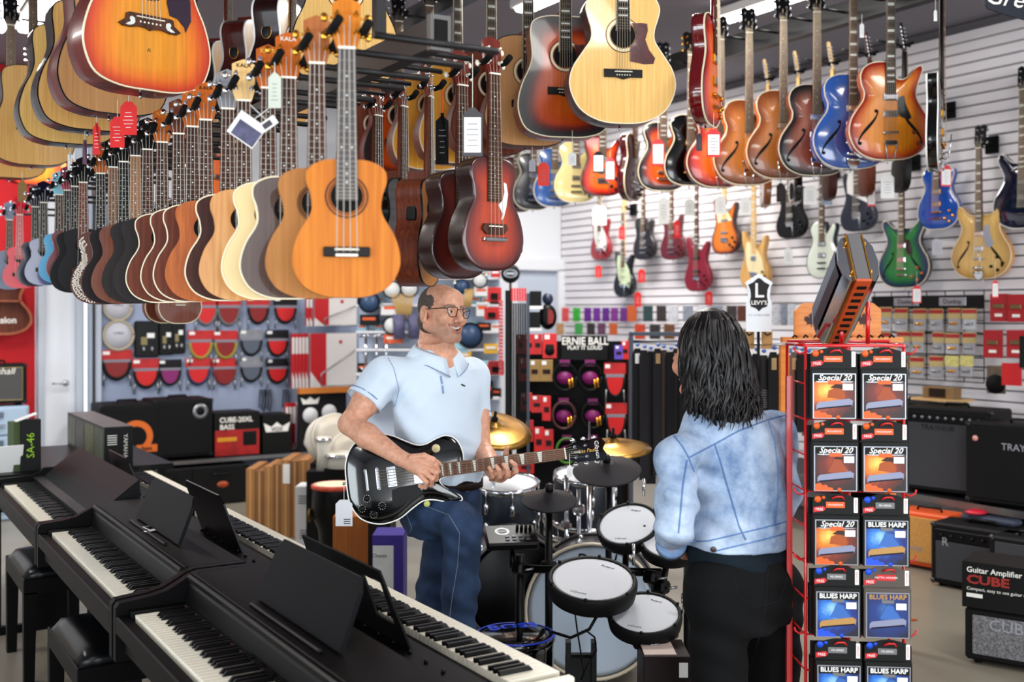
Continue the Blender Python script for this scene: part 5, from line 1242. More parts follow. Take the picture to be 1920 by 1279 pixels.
def sdf_mesh(name, fn, lo, hi, h, mat, c=8, attrs=None):
 lo = np.array(lo, float); hi = np.array(hi, float)
 nb = np.ceil((hi-lo)/(h*c)).astype(int)
 bi = np.stack(np.meshgrid(*[np.arange(k) for k in nb], indexing='ij'), -1).reshape(-1, 3)
 cen = (lo+(bi+.5)*h*c).astype(np.float32); dc = fn(cen)
 act = np.abs(dc) < h*c*1.9
 D = np.repeat(np.repeat(np.repeat(np.where(dc < 0, -1., 1.).astype(np.float32).reshape(nb), c, 0), c, 1), c, 2)
 off = np.stack(np.meshgrid(*[np.arange(c)]*3, indexing='ij'), -1).reshape(-1, 3)
 ab = bi[act]
 for s in range(0, len(ab), 1500):
  B = ab[s:s+1500]; I = (B[:, None, :]*c+off[None]).reshape(-1, 3)
  D[I[:, 0], I[:, 1], I[:, 2]] = fn((lo+I*h).astype(np.float32))
 S = D < 0
 cnt = np.zeros(tuple(k-1 for k in S.shape), np.uint8)
 cor = [(i, j, k) for i in (0, 1) for j in (0, 1) for k in (0, 1)]
 sh = S.shape
 for (i, j, k) in cor: cnt += S[i:sh[0]-1+i, j:sh[1]-1+j, k:sh[2]-1+k]
 A = np.argwhere((cnt > 0) & (cnt < 8))
 V = np.stack([D[A[:, 0]+i, A[:, 1]+j, A[:, 2]+k] for (i, j, k) in cor], 1)
 pos = np.zeros((len(A), 3)); num = np.zeros(len(A))
 for a in range(8):
  for b in range(a+1, 8):
   ca, cb = np.array(cor[a]), np.array(cor[b])
   if np.abs(ca-cb).sum() != 1: continue
   m = (V[:, a] < 0) != (V[:, b] < 0); t = V[m, a]/(V[m, a]-V[m, b])
   pos[m] += ca+t[:, None]*(cb-ca); num[m] += 1
 vert = lo+(A+pos/num[:, None])*h
 ids = np.full(cnt.shape, -1, np.int32); ids[A[:, 0], A[:, 1], A[:, 2]] = np.arange(len(A))
 F = []
 for ax in range(3):
  o1, o2 = [(1, 2), (2, 0), (0, 1)][ax]
  s0 = [slice(None)]*3; s1 = [slice(None)]*3; s0[ax] = slice(0, -1); s1[ax] = slice(1, None)
  E = np.argwhere(S[tuple(s0)] != S[tuple(s1)])
  ok = (E[:, o1] > 0) & (E[:, o2] > 0) & (E[:, o1] < cnt.shape[o1]) & (E[:, o2] < cnt.shape[o2]) & (E[:, ax] < cnt.shape[ax]); E = E[ok]
  q = []
  for (a, b) in ((1, 1), (0, 1), (0, 0), (1, 0)):
   I = E.copy(); I[:, o1] -= a; I[:, o2] -= b; q.append(ids[I[:, 0], I[:, 1], I[:, 2]])
  q = np.stack(q, 1); fl = S[E[:, 0], E[:, 1], E[:, 2]]; q[~fl] = q[~fl][:, ::-1]
  F.append(q)
 F = np.concatenate(F); F = F[(F >= 0).all(1)]
 me = bpy.data.meshes.new(name); me.vertices.add(len(vert)); me.vertices.foreach_set('co', vert.astype(np.float32).ravel())
 me.loops.add(len(F)*4); me.loops.foreach_set('vertex_index', F.astype(np.int32).ravel())
 me.polygons.add(len(F)); me.polygons.foreach_set('loop_start', np.arange(0, len(F)*4, 4, dtype=np.int32))
 try: me.polygons.foreach_set('loop_total', np.full(len(F), 4, np.int32))
 except Exception: pass
 me.update(); me.validate(); me.polygons.foreach_set('use_smooth', np.ones(len(me.polygons), bool))
 for an, af in (attrs or {}).items():
  at_ = me.attributes.new(an, 'FLOAT', 'POINT'); at_.data.foreach_set('value', af(vert.astype(np.float32)).astype(np.float32))
 me.materials.append(mat); return me
def skinmat(name, base, stub=None, lip=(176, 96, 84)):
 if name in MATS: return MATS[name]
 m, nt, b = _new(name); N = nt.nodes; L = nt.links
 tc = N.new('ShaderNodeTexCoord'); n = N.new('ShaderNodeTexNoise'); n.inputs['Scale'].default_value = 55; n.inputs['Detail'].default_value = 4; L.new(tc.outputs['Object'], n.inputs['Vector'])
 r = N.new('ShaderNodeValToRGB'); L.new(n.outputs['Fac'], r.inputs['Fac']); c = rgb(*base)
 r.color_ramp.elements[0].color = (c[0]*.84, c[1]*.76, c[2]*.72, 1); r.color_ramp.elements[1].color = (min(1, c[0]*1.1), min(1, c[1]*1.08), min(1, c[2]*1.06), 1)
 r.color_ramp.elements[0].position = .3; r.color_ramp.elements[1].position = .7
 out = r.outputs['Color']
 for an, colr, f in (('stub', stub, .55), ('lip', lip, .5)):
  if colr is None: continue
  a = N.new('ShaderNodeAttribute'); a.attribute_name = an
  ml = N.new('ShaderNodeMath'); ml.operation = 'MULTIPLY'; ml.inputs[1].default_value = f; L.new(a.outputs['Fac'], ml.inputs[0])
  mx = N.new('ShaderNodeMix'); mx.data_type = 'RGBA'; L.new(ml.outputs[0], mx.inputs['Factor']); L.new(out, mx.inputs['A']); mx.inputs['B'].default_value = rgb(*colr); out = mx.outputs['Result']
 L.new(out, b.inputs['Base Color']); b.inputs['Roughness'].default_value = .48
 b.inputs['Subsurface Weight'].default_value = .08; b.inputs['Subsurface Radius'].default_value = (.01, .004, .002); b.inputs['Subsurface Scale'].default_value = .4
 MATS[name] = m; return m
def fabric(name, base, var=.1, vs=7, weave=900, wb=.12, rough=.85, fold=None):
 return M(name, base, rough, var=var, vs=vs, bump=wb, bs=weave, spec=.2)
# ------------------------------------------------------------------ the guitarist
DM = 4.3; XM = (840-960)/FPX*DM
def lm(px, py, d): return np.array(((px-960)/FPX*d-XM, d-DM, CAMZ-(py-HOR)/FPX*d), dtype=np.float32)
pb = at(840, HOR, DM)
man = thing('person', 'smiling man in glasses, light blue polo shirt and jeans holding a black guitar', 'person', (pb.x, pb.y, 0), -TH)
# head frame: face looks along -y of the head, then turned to the right of the picture and tipped
HC = lm(829, 588, 4.345); HYAW = math.radians(42); HPIT = math.radians(-3); HROLL = math.radians(5)
RH = np.array((Matrix.Rotation(HYAW, 3, 'Z') @ Matrix.Rotation(HROLL, 3, 'Y') @ Matrix.Rotation(HPIT, 3, 'X')), dtype=np.float32)
HS = 1.0
def headspace(P): return ((P-HC) @ RH)/HS
def mouth_curve(x): return -.066+.019*(np.abs(x)/.034)**1.8
def head_sdf(Q):
 d = ell(Q, (0, .016, .034), (.077, .097, .083))
 d = smin(d, ell(Q, (0, -.034, -.020), (.064, .058, .075)), .03)
 for s in (-1, 1):
  d = smin(d, cone(Q, (s*.060, .012, -.052), (s*.024, -.066, -.098), .021, .020), .022)
  d = smin(d, ell(Q, (s*.043, -.066, -.026), (.024, .022, .022)), .018)     # smiling cheek
  d = smin(d, cone(Q, (s*.050, -.072, .020), (s*.014, -.089, .021), .0075, .0085), .012)  # brow
 d = smin(d, ell(Q, (0, -.072, -.098), (.027, .022, .020)), .018)              # chin
 d = smin(d, ell(Q, (0, -.080, -.066), (.034, .018, .026)), .016)              # muzzle
 d = smin(d, ell(Q, (0, -.055, .055), (.055, .036, .040)), .02)                # forehead
 for s in (-1, 1):
  d = smax(d, -ell(Q, (s*.032, -.103, .001), (.017, .018, .0105)), .008)
  d = smin(d, chain(Q, [(s*.019, -.0925, .0035), (s*.032, -.0965, .0068), (s*.044, -.089, .002)], [.0028, .0034, .0028], .002), .003)  # lid
  d = smin(d, chain(Q, [(s*.019, -.0915, -.001), (s*.032, -.0935, -.0062), (s*.043, -.088, -.003)], [.0024, .0030, .0024], .002), .003)
 d = smin(d, cone(Q, (0, -.092, .010), (0, -.116, -.030), .0080, .0125), .010)   # nose
 for s in (-1, 1): d = smin(d, sph(Q, (s*.0125, -.103, -.036), .0085), .006)
 for s in (-1, 1): d = smax(d, -sph(Q, (s*.006, -.113, -.045), .0038), .003)
 # smile folds, open mouth
 for s in (-1, 1): d = smax(d, -chain(Q, [(s*.020, -.104, -.036), (s*.037, -.092, -.052), (s*.041, -.084, -.070)], [.0022, .0026, .0018], .002), .005)
 mz = mouth_curve(Q[:, 0]); hgt = np.maximum(.0009, .0082*(1-(np.abs(Q[:, 0])/.033)**2))
 slot = np.maximum(np.maximum(np.abs(Q[:, 2]-mz)-hgt, np.abs(Q[:, 0])-.033), Q[:, 1]+.074)
 xs = np.linspace(-.034, .034, 7)
 up = chain(Q, [(x, -.0985+.16*x*x/.03, mouth_curve(np.array(x))+.0095*(1-(x/.034)**2)+.0005) for x in xs], [.0020, .0034, .0040, .0036, .0040, .0034, .0020], .003)
 lw_ = chain(Q, [(x, -.0985+.16*x*x/.03, mouth_curve(np.array(x))-.0105*(1-(x/.034)**2)-.0005) for x in xs], [.0020, .0038, .0050, .0054, .0050, .0038, .0020], .003)
 d = smin(d, up, .006); d = smin(d, lw_, .006)
 d = smax(d, -slot, .002)
 for s in (-1, 1):                                                             # ears
  e = ell(Q, (s*.081, .016, -.008), (.0095, .021, .034)); e = smax(e, -ell(Q, (s*.0905, .011, -.006), (.008, .0125, .021)), .004)
  e = smin(e, ell(Q, (s*.080, .008, -.032), (.007, .010, .011)), .006)
  d = smin(d, e, .006)
 return d*HS
RSH, REL, RWR = lm(722, 705, 4.27), lm(655, 795, 4.17), lm(752, 860, 4.04)
LSH, LEL, LWR = lm(884, 705, 4.50), lm(902, 842, 4.42), lm(925, 884, 4.22)
# right hand: loose fist over the strings;  palm runs from wrist to knuckles
RP = lm(788, 876, 4.00)
def lmv(*a): return [lm(*q) for q in a]
RF = [ # finger chains (index .. little)
  (lmv((795, 866, 3.985), (817, 872, 3.965), (822, 884, 3.985), (812, 889, 4.005)), [.0105, .0095, .0088, .0078]),
  (lmv((797, 876, 3.975), (818, 886, 3.955), (818, 899, 3.98), (806, 900, 4.00)), [.0108, .0098, .0090, .0080]),
  (lmv((794, 885, 3.972), (811, 897, 3.955), (809, 909, 3.98), (797, 908, 4.00)), [.0104, .0094, .0086, .0076]),
  (lmv((788, 892, 3.975), (800, 904, 3.962), (797, 914, 3.98), (787, 912, 4.00)), [.0095, .0086, .0078, .0070]),
]
RTH = (lmv((772, 858, 4.00), (795, 855, 3.985), (812, 862, 3.985), (824, 870, 4.0)), [.0140, .0118, .0105, .0085])
# left hand: palm under and behind the neck, fingers coming up over its front
LF = [
  (lmv((955, 893, 4.165), (968, 884, 4.125), (966, 872, 4.115), (958, 865, 4.12)), [.0105, .0095, .0088, .0075]),
  (lmv((944, 898, 4.165), (953, 891, 4.118), (951, 879, 4.108), (944, 871, 4.115)), [.0106, .0098, .0090, .0078]),
  (lmv((932, 900, 4.170), (938, 894, 4.118), (936, 882, 4.106), (930, 874, 4.113)), [.0102, .0094, .0086, .0076]),
  (lmv((921, 899, 4.178), (924, 894, 4.130), (922, 884, 4.115), (917, 877, 4.12)), [.0094, .0086, .0078, .0070]),
]
LTH = (lmv((935, 884, 4.23), (944, 866, 4.225), (949, 850, 4.205), (950, 840, 4.185)), [.0135, .0115, .0105, .0085])
MYAW = math.radians(38)
def man_sdf(P):
 Q = headspace(P)
 far = np.linalg.norm(P-HC, axis=1)
 d = np.full(len(P), 9., np.float32)
 nh = far < .30
 if nh.any(): d[nh] = head_sdf(Q[nh])
 d[~nh] = far[~nh]-.16
 nb_ = lm(808, 700, 4.37)
 nk = cone(P, lm(812, 620, 4.40), nb_, .053, .066)
 nk = smin(nk, cone(P, lm(838, 632, 4.345), lm(828, 690, 4.33), .030, .040), .03)
 d = smin(d, nk, .018)
 d = smin(d, loft(P, [(1.0, -.02, .08, .15, .10), (1.2, -.03, .08, .16, .11), (1.36, -.04, .075, .17, .10), (1.44, -.045, .07, .12, .075), (1.50, -.05, .07, .07, .06)], MYAW), .03)
 # arms
 a = chain(P, [RSH, RSH*.45+REL*.55, REL], [.058, .052, .040], .02)
 fm = REL*.65+RWR*.35
 a = smin(a, chain(P, [REL, fm, RWR], [.042, .0465, .0285], .015), .015)
 d = smin(d, a, .02); nr = np.linalg.norm(P-RP, axis=1) < .16
 P0 = P; P = P[nr]; hd = cone(P, RWR, RP, .027, .030)
 hd = smin(hd, cone(P, lm(770, 872, 4.02), lm(792, 884, 3.985), .022, .021), .012)
 hd = smin(hd, cone(P, lm(764, 862, 4.025), lm(794, 869, 3.99), .020, .017), .012)
 for (pts, rs) in RF: hd = smin(hd, chain(P, pts, rs, .003), .0035)
 hd = smin(hd, chain(P, *RTH, .004), .005)
 d[nr] = smin(d[nr], hd, .012); P = P0
 b = chain(P, [LSH, LSH*.45+LEL*.55, LEL], [.056, .050, .040], .02)
 b = smin(b, chain(P, [LEL, LEL*.6+LWR*.4, LWR], [.042, .042, .028], .015), .015)
 d = smin(d, b, .015); nl = np.linalg.norm(P-lm(938, 885, 4.18), axis=1) < .16
 P = P[nl]; hb = cone(P, LWR, lm(938, 893, 4.195), .026, .026)
 hb = smin(hb, cone(P, lm(925, 893, 4.195), lm(952, 889, 4.185), .019, .017), .01)
 for (pts, rs) in LF: hb = smin(hb, chain(P, pts, rs, .003), .0035)
 hb = smin(hb, chain(P, *LTH, .004), .006)
 d[nl] = smin(d[nl], hb, .012)
 return d
def a_stub(v):
 Q = headspace(v); g = np.exp(-((Q[:, 2]+.085)/.038)**2)*(Q[:, 1] < .02)*(Q[:, 2] < -.03)*np.clip((.03-Q[:, 1])/.05, 0, 1)
 lipz = np.abs(Q[:, 2]-mouth_curve(Q[:, 0])) < .010
 g = np.where(lipz & (np.abs(Q[:, 0]) < .03), g*.3, g)
 g = np.where(Q[:, 2] < -.17, 0, g)
 brow = 0
 for s in (-1, 1):
  c = chain(Q, [(s*.016, -.098, .022), (s*.034, -.094, .027), (s*.052, -.078, .020)], [.0045, .0050, .0035], .002); brow = np.maximum(brow, np.clip(1-c/.003, 0, 1))
 return np.clip(np.maximum(g*.9, brow*1.5), 0, 1.6)
def a_lip(v):
 Q = headspace(v); z = Q[:, 2]-mouth_curve(Q[:, 0])
 m = (np.abs(Q[:, 0]) < .034) & (Q[:, 1] < -.086) & (np.abs(z) < .0165*(1-(Q[:, 0]/.036)**2)); return m.astype(float)
SKM = skinmat('skin_man', (228, 182, 158), (118, 98, 88))
me = sdf_mesh('body', man_sdf, (-.52, -.42, 1.0-.04), (.40, .30, 1.80), .0034, SKM, attrs={'stub': a_stub, 'lip': a_lip})
link('body', me, None, man)
# eyes, teeth
def h2l(q): return HC+RH @ (np.array(q, dtype=np.float32)*HS)
EYE = M('eye_white', (226, 222, 218), .15); IRIS = M('iris_dark', (46, 38, 34), .1)
for s in (-1, 1):
 e = MB().lathe([(0, -.0125), (.007, -.0104), (.0118, -.004), (.0118, .004), (.007, .0104), (0, .0125)], h2l((s*.032, -.0835, .0008)), 16).build('eye', EYE, man)
 q = h2l((s*.032+.0015, -.0945, .0006)); MB().lathe([(0, .0016), (.0045, .001), (.0056, -.0006)], q, 14, Matrix([list(map(float, r)) for r in RH]) @ Euler((PI/2, 0, 0)).to_matrix()).build('iris', IRIS, e)
mb = MB()
for k in range(8):
 x = (k-3.5)*.0070; c = h2l((x, -.0875+.12*x*x/.03, mouth_curve(np.array(x))+.0030)); mb.box(c, (.0058, .006, .0092), Matrix([list(map(float, r)) for r in RH]), bev=.001)
mb.build('teeth', M('teeth_white', (244, 240, 232), .25), man)['kind'] = 'stuff'
MB().lathe([(0, -.008), (.024, -.006), (.026, .0), (.024, .006), (0, .008)], h2l((0, -.064, -.066)), 14, Matrix([list(map(float, r)) for r in RH])).build('mouth_inside', M('mouth_dark', (70, 24, 24), .6), man)
# hair: short, greying, receding
def hair_man(P):
 Q = headspace(P); b = ell(Q, (0, .018, .034), (.0800, .1000, .0855)); b = np.minimum(b, ell(Q, (0, .045, -.03), (.072, .066, .058)))
 edge = .000+.62*np.clip(Q[:, 2]-.045, 0, 1)+.030*np.exp(-((Q[:, 2]+.03)/.02)**2)
 cut = (edge-Q[:, 1]); cut = np.maximum(cut, -(Q[:, 2]+.088)-np.clip(Q[:, 1]-.03, 0, .1)*.35)
 tz = ell(Q*np.array((0, 1, 1), dtype=np.float32), (0, -.004, .030), (1, .030, .040)); c2 = smin(cut, np.maximum(tz, .05-np.abs(Q[:, 0])), .012)
 sb = ell(Q*np.array((0, 1, 1), dtype=np.float32), (0, -.012, -.004), (1, .010, .030)); c2 = np.minimum(c2, np.maximum(sb, .05-np.abs(Q[:, 0])))
 ear = np.minimum(ell(Q, (.085, .010, -.016), (.02, .026, .040)), ell(Q, (-.085, .010, -.016), (.02, .026, .040)))
 c2 = np.maximum(c2, -ear)
 n = .0016*np.sin(Q[:, 0]*420+6*np.sin(Q[:, 2]*60))*np.sin(Q[:, 1]*380+5*np.sin(Q[:, 2]*90))
 return (smax(b, c2, .006)+n)*HS
link('hair', sdf_mesh('hair', hair_man, HC-.16, HC+.16, .0032, M('hair_grey', (112, 102, 96), .75, var=.6, vs=160, bump=.5, bs=420)), None, man)
# glasses
gm = M('glasses_frame', (52, 28, 24), .25, coat=.5); G = thing_part('glasses', man)
bpy.data.objects.remove(G)
fr = MB()
for s in (-1, 1):
 ring = [(s*.014, -.113, .012), (s*.022, -.113, .0165), (s*.044, -.109, .0165), (s*.055, -.104, .012), (s*.054, -.103, -.004), (s*.046, -.106, -.019), (s*.030, -.110, -.022), (s*.018, -.112, -.014)]
 R3 = [h2l(q) for q in ring]; pts = []
 for i in range(len(R3)):
  p0, p1, p2, p3 = R3[i-1], R3[i], R3[(i+1) % len(R3)], R3[(i+2) % len(R3)]
  for t_ in (0, .33, .66): pts.append(.5*((2*p1)+(-p0+p2)*t_+(2*p0-5*p1+4*p2-p3)*t_*t_+(-p0+3*p1-3*p2+p3)*t_**3))
 pts.append(pts[0]); fr.tube(pts, .0019, 6)
 fr.tube([h2l((s*.055, -.104, .011)), h2l((s*.068, -.092, .011)), h2l((s*.080, -.03, .010)), h2l((s*.084, .012, .012)), h2l((s*.080, .03, -.012))], .0022, 6)
fr.tube([h2l((-.015, -.113, .008)), h2l((0, -.1165, .010)), h2l((.015, -.113, .008))], .0018, 6)
fr.build('glasses', gm, man)
# ---- polo shirt
SHIRT = fabric('polo_blue', (222, 234, 246), .04, 5, 1400, .10)
hem_n = REL-RSH
RHEM = lm(683, 752, 4.225); LHEM = lm(892, 785, 4.47)
neck_c = lm(812, 668, 4.385)
def shirt_sdf(P):
 d = loft(P, [(.90, -.035, .075, .172, .122), (.98, -.035, .07, .178, .130), (1.08, -.035, .07, .176, .130), (1.20, -.045, .07, .186, .128), (1.32, -.05, .075, .196, .122), (1.40, -.055, .075, .185, .106), (1.435, -.055, .075, .145, .090), (1.465, -.055, .075, .105, .078), (1.485, -.055, .075, .075, .070)], MYAW, 2.25)
 s = chain(P, [RSH+np.array((.05, .02, .005)), RSH*.98+REL*.02, RHEM*.9+REL*.1], [.068, .074, .073], .03)
 s = np.maximum(s, plane(P, RHEM, (REL-RSH)*np.array((1, 1, 1))))
 s2 = chain(P, [LSH+np.array((-.03, -.02, .0)), LSH, LHEM*.9+LEL*.1], [.066, .070, .064], .03)
 s2 = np.maximum(s2, plane(P, LHEM, LEL-LSH))
 d = smin(d, s, .028); d = smin(d, s2, .028)
 # soft folds
 w1 = np.exp(-np.linalg.norm(P-lm(745, 745, 4.2), axis=1)**2/.012)
 d = d+.0028*wav(P, (34, 20, 52))*np.clip((1.30-P[:, 2])/.2, 0, 1)*.8+.004*wav(P, (70, 10, -60))*w1
 w2 = np.exp(-((P[:, 2]-1.04)/.06)**2); d = d+.0045*wav(P, (26, 14, 95), 1.0)*w2+.0022*wav(P, (45, -30, 40), .3)
 # neck opening and open placket
 d = smax(d, -cone(P, np.array((-.052, .072, 1.47)), np.array((-.052, .072, 1.6)), .062, .075), .006)
 d = smax(d, -cone(P, lm(824, 672, 4.29), lm(829, 706, 4.24), .030, .004), .004)
 return d
link('polo_shirt', sdf_mesh('polo_shirt', shirt_sdf, (-.52, -.42, .88), (.40, .36, 1.56), .005, SHIRT), None, man)
# cuffs
STRIPE = M('cuff_stripe', (126, 146, 180), .8)
def ring_around(c, ax, r, wd, th, mat, name, k=28, squash=1.0, upv=None):
 ax = Vector(ax).normalized(); u = ax.orthogonal().normalized(); v = ax.cross(u); P = []; F = []
 for i in range(k):
  a = 2*PI*i/k; dd = u*math.cos(a)+v*math.sin(a)
  for (rr, hh) in ((r, -wd), (r+th, -wd), (r+th, 0), (r, 0)): P.append(Vector(c)+dd*rr+ax*hh)
 for i in range(k):
  j = (i+1) % k
  for m_ in range(4): F.append((i*4+m_, i*4+(m_+1) % 4, j*4+(m_+1) % 4, j*4+m_))
 return MB().add(P, F, True).build(name, mat, man)
ring_around(RHEM+(REL-RSH)*.01, REL-RSH, .0715, .022, .0040, SHIRT, 'sleeve_cuff'); ring_around(RHEM+(REL-RSH)*(-.055), REL-RSH, .0735, .003, .0034, STRIPE, 'cuff_stripe')
ring_around(LHEM+(LEL-LSH)*.01, LEL-LSH, .0635, .022, .0035, SHIRT, 'sleeve_cuff'); ring_around(LHEM+(LEL-LSH)*(-.055), LEL-LSH, .0655, .003, .0034, STRIPE, 'cuff_stripe')
# collar: folded band, open at the front
cf = math.atan2(-.78, .62)+.05        # heading of the open front
nc = Vector((-.052, .072, 1.462)); lat = Vector((math.cos(MYAW), math.sin(MYAW), 0))
for s, nm in ((1, 'collar'), (-1, 'collar')):
 P = []; F = []; n = 14; fa = .16
 for i in range(n):
  a = cf+s*(fa+(PI-fa)*i/(n-1)); dv = Vector((math.cos(a), math.sin(a), 0)); dv = dv+lat*(dv.dot(lat)*.16); f = 1-i/(n-1); tip = max(0, 1-i/3.0)
  fr_ = dv*(.012*f)
  P += [nc+fr_+dv*.062+Vector((0, 0, .030-.055*f**1.6)), nc+fr_+dv*.069+Vector((0, 0, .050-.060*f**1.6)), nc+fr_+dv*.080+Vector((0, 0, .040-.058*f**1.6)), nc+fr_+dv*(.104+.006*f)+Vector((0, 0, -.002-.062*f**1.6-.022*tip)), nc+fr_+dv*(.099+.006*f)+Vector((0, 0, -.006-.062*f**1.6-.022*tip)), nc+fr_+dv*.074+Vector((0, 0, .022-.056*f**1.6))]
 for i in range(n-1):
  for m_ in range(5): F.append((i*6+m_, i*6+m_+1, (i+1)*6+m_+1, (i+1)*6+m_))
 F += [tuple(range(6))]
 c_ = MB().add(P, F, True).build(nm, SHIRT, man)
 mbs = MB().tube([P[i*6+3]+Vector((0, 0, .0015)) for i in range(n)], .0015, 4); mbs.build('collar_stripe', STRIPE, c_)
from mathutils.bvhtree import BVHTree
def bvh(me): return BVHTree.FromPolygons([tuple(v.co) for v in me.vertices], [tuple(p.vertices) for p in me.polygons])
def on_surf(tree, o, px, py, D0, lmf, off=.001):
 """point of a mesh seen at pixel (px,py) of the reference view, pushed out a little"""
 a = Vector([float(q) for q in lmf(px, py, D0-1.2)]); b = Vector([float(q) for q in lmf(px, py, D0+.6)])
 hit = tree.ray_cast(a, (b-a).normalized())
 if hit[0] is None: return None
 n = hit[1]; n = n if n.dot(b-a) < 0 else -n
 return hit[0]+n*off, n
shirt_me = [c for c in man.children if c.name.startswith('polo_shirt')][0].data
TS = bvh(shirt_me)
def surf_line(tree, pix, D0, lmf, r, mat, name, parent, off=.0008, seg=6):
 pts = []
 for i in range(len(pix)-1):
  for k in range(seg):
   t_ = k/seg; q = on_surf(tree, None, pix[i][0]*(1-t_)+pix[i+1][0]*t_, pix[i][1]*(1-t_)+pix[i+1][1]*t_, D0, lmf, off)
   if q: pts.append(q[0])
 q = on_surf(tree, None, pix[-1][0], pix[-1][1], D0, lmf, off)
 if q: pts.append(q[0])
 pts = [p for i, p in enumerate(pts) if i == 0 or (p-pts[i-1]).length < .06]
 if len(pts) > 1: return MB().tube(pts, r, 5).build(name, mat, parent)
SEAMB = M('shirt_seam', (150, 176, 208), .9)
surf_line(TS, [(716, 652), (738, 690), (748, 730), (742, 760), (722, 775)], DM, lm, .0014, SEAMB, 'sleeve_seam', man)
surf_line(TS, [(826, 705), (829, 722), (831, 738)], DM, lm, .0040, SEAMB, 'placket', man)
for (px, py) in ((820, 690), (829, 722)):
 q = on_surf(TS, None, px, py, DM, lm, .002)
 if q: MB().lathe([(.0052, 0), (.005, .002), (0, .0022)], q[0], 12, q[1].to_track_quat('Z', 'Y').to_matrix()).build('button', M('button_pale', (226, 232, 240), .4), man)
q = on_surf(TS, None, 869, 723, DM, lm, .0012)
if q:
 mm = q[1].to_track_quat('Z', 'Y').to_matrix()
 cro = [(-.012, .003), (-.008, .006), (-.003, .004), (.002, .004), (.006, .0015), (.011, .003), (.009, -.001), (.005, -.003), (.003, -.006), (.0, -.003), (-.004, -.0025), (-.006, -.005), (-.008, -.002), (-.013, 0)]
 up_ = Vector((0, 0, 1)); nx = up_.cross(q[1]).normalized(); ny = q[1].cross(nx)
 P = [q[0]+nx*x+ny*(y-.25*x) for x, y in cro]; MB().add(P, [tuple(range(len(P)))]).build('crocodile_emblem', M('emblem_green', (24, 84, 44), .8), man)
# ---- jeans, belt, shoes
DEN = fabric('jeans_blue', (66, 84, 112), .42, 11, 1100, .18)
RHIP, RKN, RAN = lm(798, 935, 4.40), lm(868, 985, 4.13), lm(856, 1262, 4.22)
LHIP, LKN, LAN = lm(850, 935, 4.50), lm(812, 1120, 4.47), lm(800, 1318, 4.52)
def jeans_sdf(P):
 d = loft(P, [(.74, -.03, .09, .14, .12), (.80, -.03, .085, .170, .132), (.88, -.035, .08, .172, .128), (.96, -.035, .075, .166, .118)], MYAW, 2.3)
 a = chain(P, [RHIP, RHIP*.5+RKN*.5, RKN], [.098, .090, .074], .03)
 a = smin(a, chain(P, [RKN, RKN*.6+RAN*.4, RAN], [.072, .070, .064], .02), .025)
 a = np.maximum(a, plane(P, RAN, (0, 0, -1)))
 b = chain(P, [LHIP, LKN], [.096, .072], .03); b = smin(b, chain(P, [LKN, LAN], [.070, .066], .02), .02); b = np.maximum(b, plane(P, LAN+np.array((0, 0, -.05)), (0, 0, -1)))
 d = smin(d, a, .03); d = smin(d, b, .03)
 wk = np.exp(-np.linalg.norm(P-lm(850, 1010, 4.1), axis=1)**2/.010)
 wl = np.clip((.70-P[:, 2])/.2, 0, 1)
 d = d+.0055*wav(P, (60, 30, 80))*wk+.0042*wav(P, (25, 18, 70), .5)*wl+.0022*wav(P, (-60, 40, 50), 1.5)
 wh = np.exp(-np.linalg.norm(P-lm(800, 975, 4.3), axis=1)**2/.02); d = d+.004*wav(P, (50, -40, 30))*wh
 return d
jm = sdf_mesh('jeans', jeans_sdf, (-.30, -.36, .02), (.32, .36, 1.0), .0055, DEN)
link('jeans', jm, None, man)
TJ = bvh(jm); STI = M('stitch_tan', (150, 158, 172), .8)
surf_line(TJ, [(796, 948), (842, 966), (862, 1000), (858, 1060), (848, 1120), (843, 1160)], DM, lm, .0011, STI, 'side_seam', man, .0006)
surf_line(TJ, [(760, 958), (772, 990), (768, 998)], DM, lm, .0011, STI, 'pocket_seam', man, .0006)
bl = MB(); n = 40; P = []; F = []
for i in range(n):
 a = 2*PI*i/n; cs, sn = math.cos(MYAW), math.sin(MYAW)
 u, v = .176*math.copysign(abs(math.cos(a))**(2/2.3), math.cos(a)), .128*math.copysign(abs(math.sin(a))**(2/2.3), math.sin(a)); x, y = -.035+u*cs-v*sn, .075+u*sn+v*cs
 for (f, z) in ((1, .925), (1.03, .925), (1.03, .965), (1, .965)): P.append((-.035+(x+.035)*f, .075+(y-.075)*f, z))
for i in range(n):
 j = (i+1) % n
 for m_ in range(4): F.append((i*4+m_, i*4+(m_+1) % 4, j*4+(m_+1) % 4, j*4+m_))
bl.add(P, F, True); bl.build('belt', M('leather_dark', (52, 34, 32), .4), man)
for an, ang in ((RAN, -.6), (LAN, -.5)):
 z0 = 0 if an is LAN else float(RAN[2])-.055
 c = Vector((float(an[0]), float(an[1]), 0)); dv = Vector((.62, -.78, 0)); rt = Vector((.78, .62, 0)); P = []; F = []
 for (f, w_, h_) in ((-.09, .034, .075), (-.03, .042, .085), (.05, .046, .07), (.12, .050, .05), (.17, .036, .04)):
  for (sx, zz) in ((-1, 0), (-1, .5), (-.5, 1), (.5, 1), (1, .5), (1, 0)): P.append(c+dv*f+rt*(w_*sx)+Vector((0, 0, z0+h_*zz)))
 for i in range(4):
  for m_ in range(6): F.append((i*6+m_, i*6+(m_+1) % 6, (i+1)*6+(m_+1) % 6, (i+1)*6+m_))
 F += [tuple(range(6)), tuple(range(24, 30))]
 MB().add(P, F, True).build('shoe', M('shoe_brown', (56, 40, 34), .5), man)
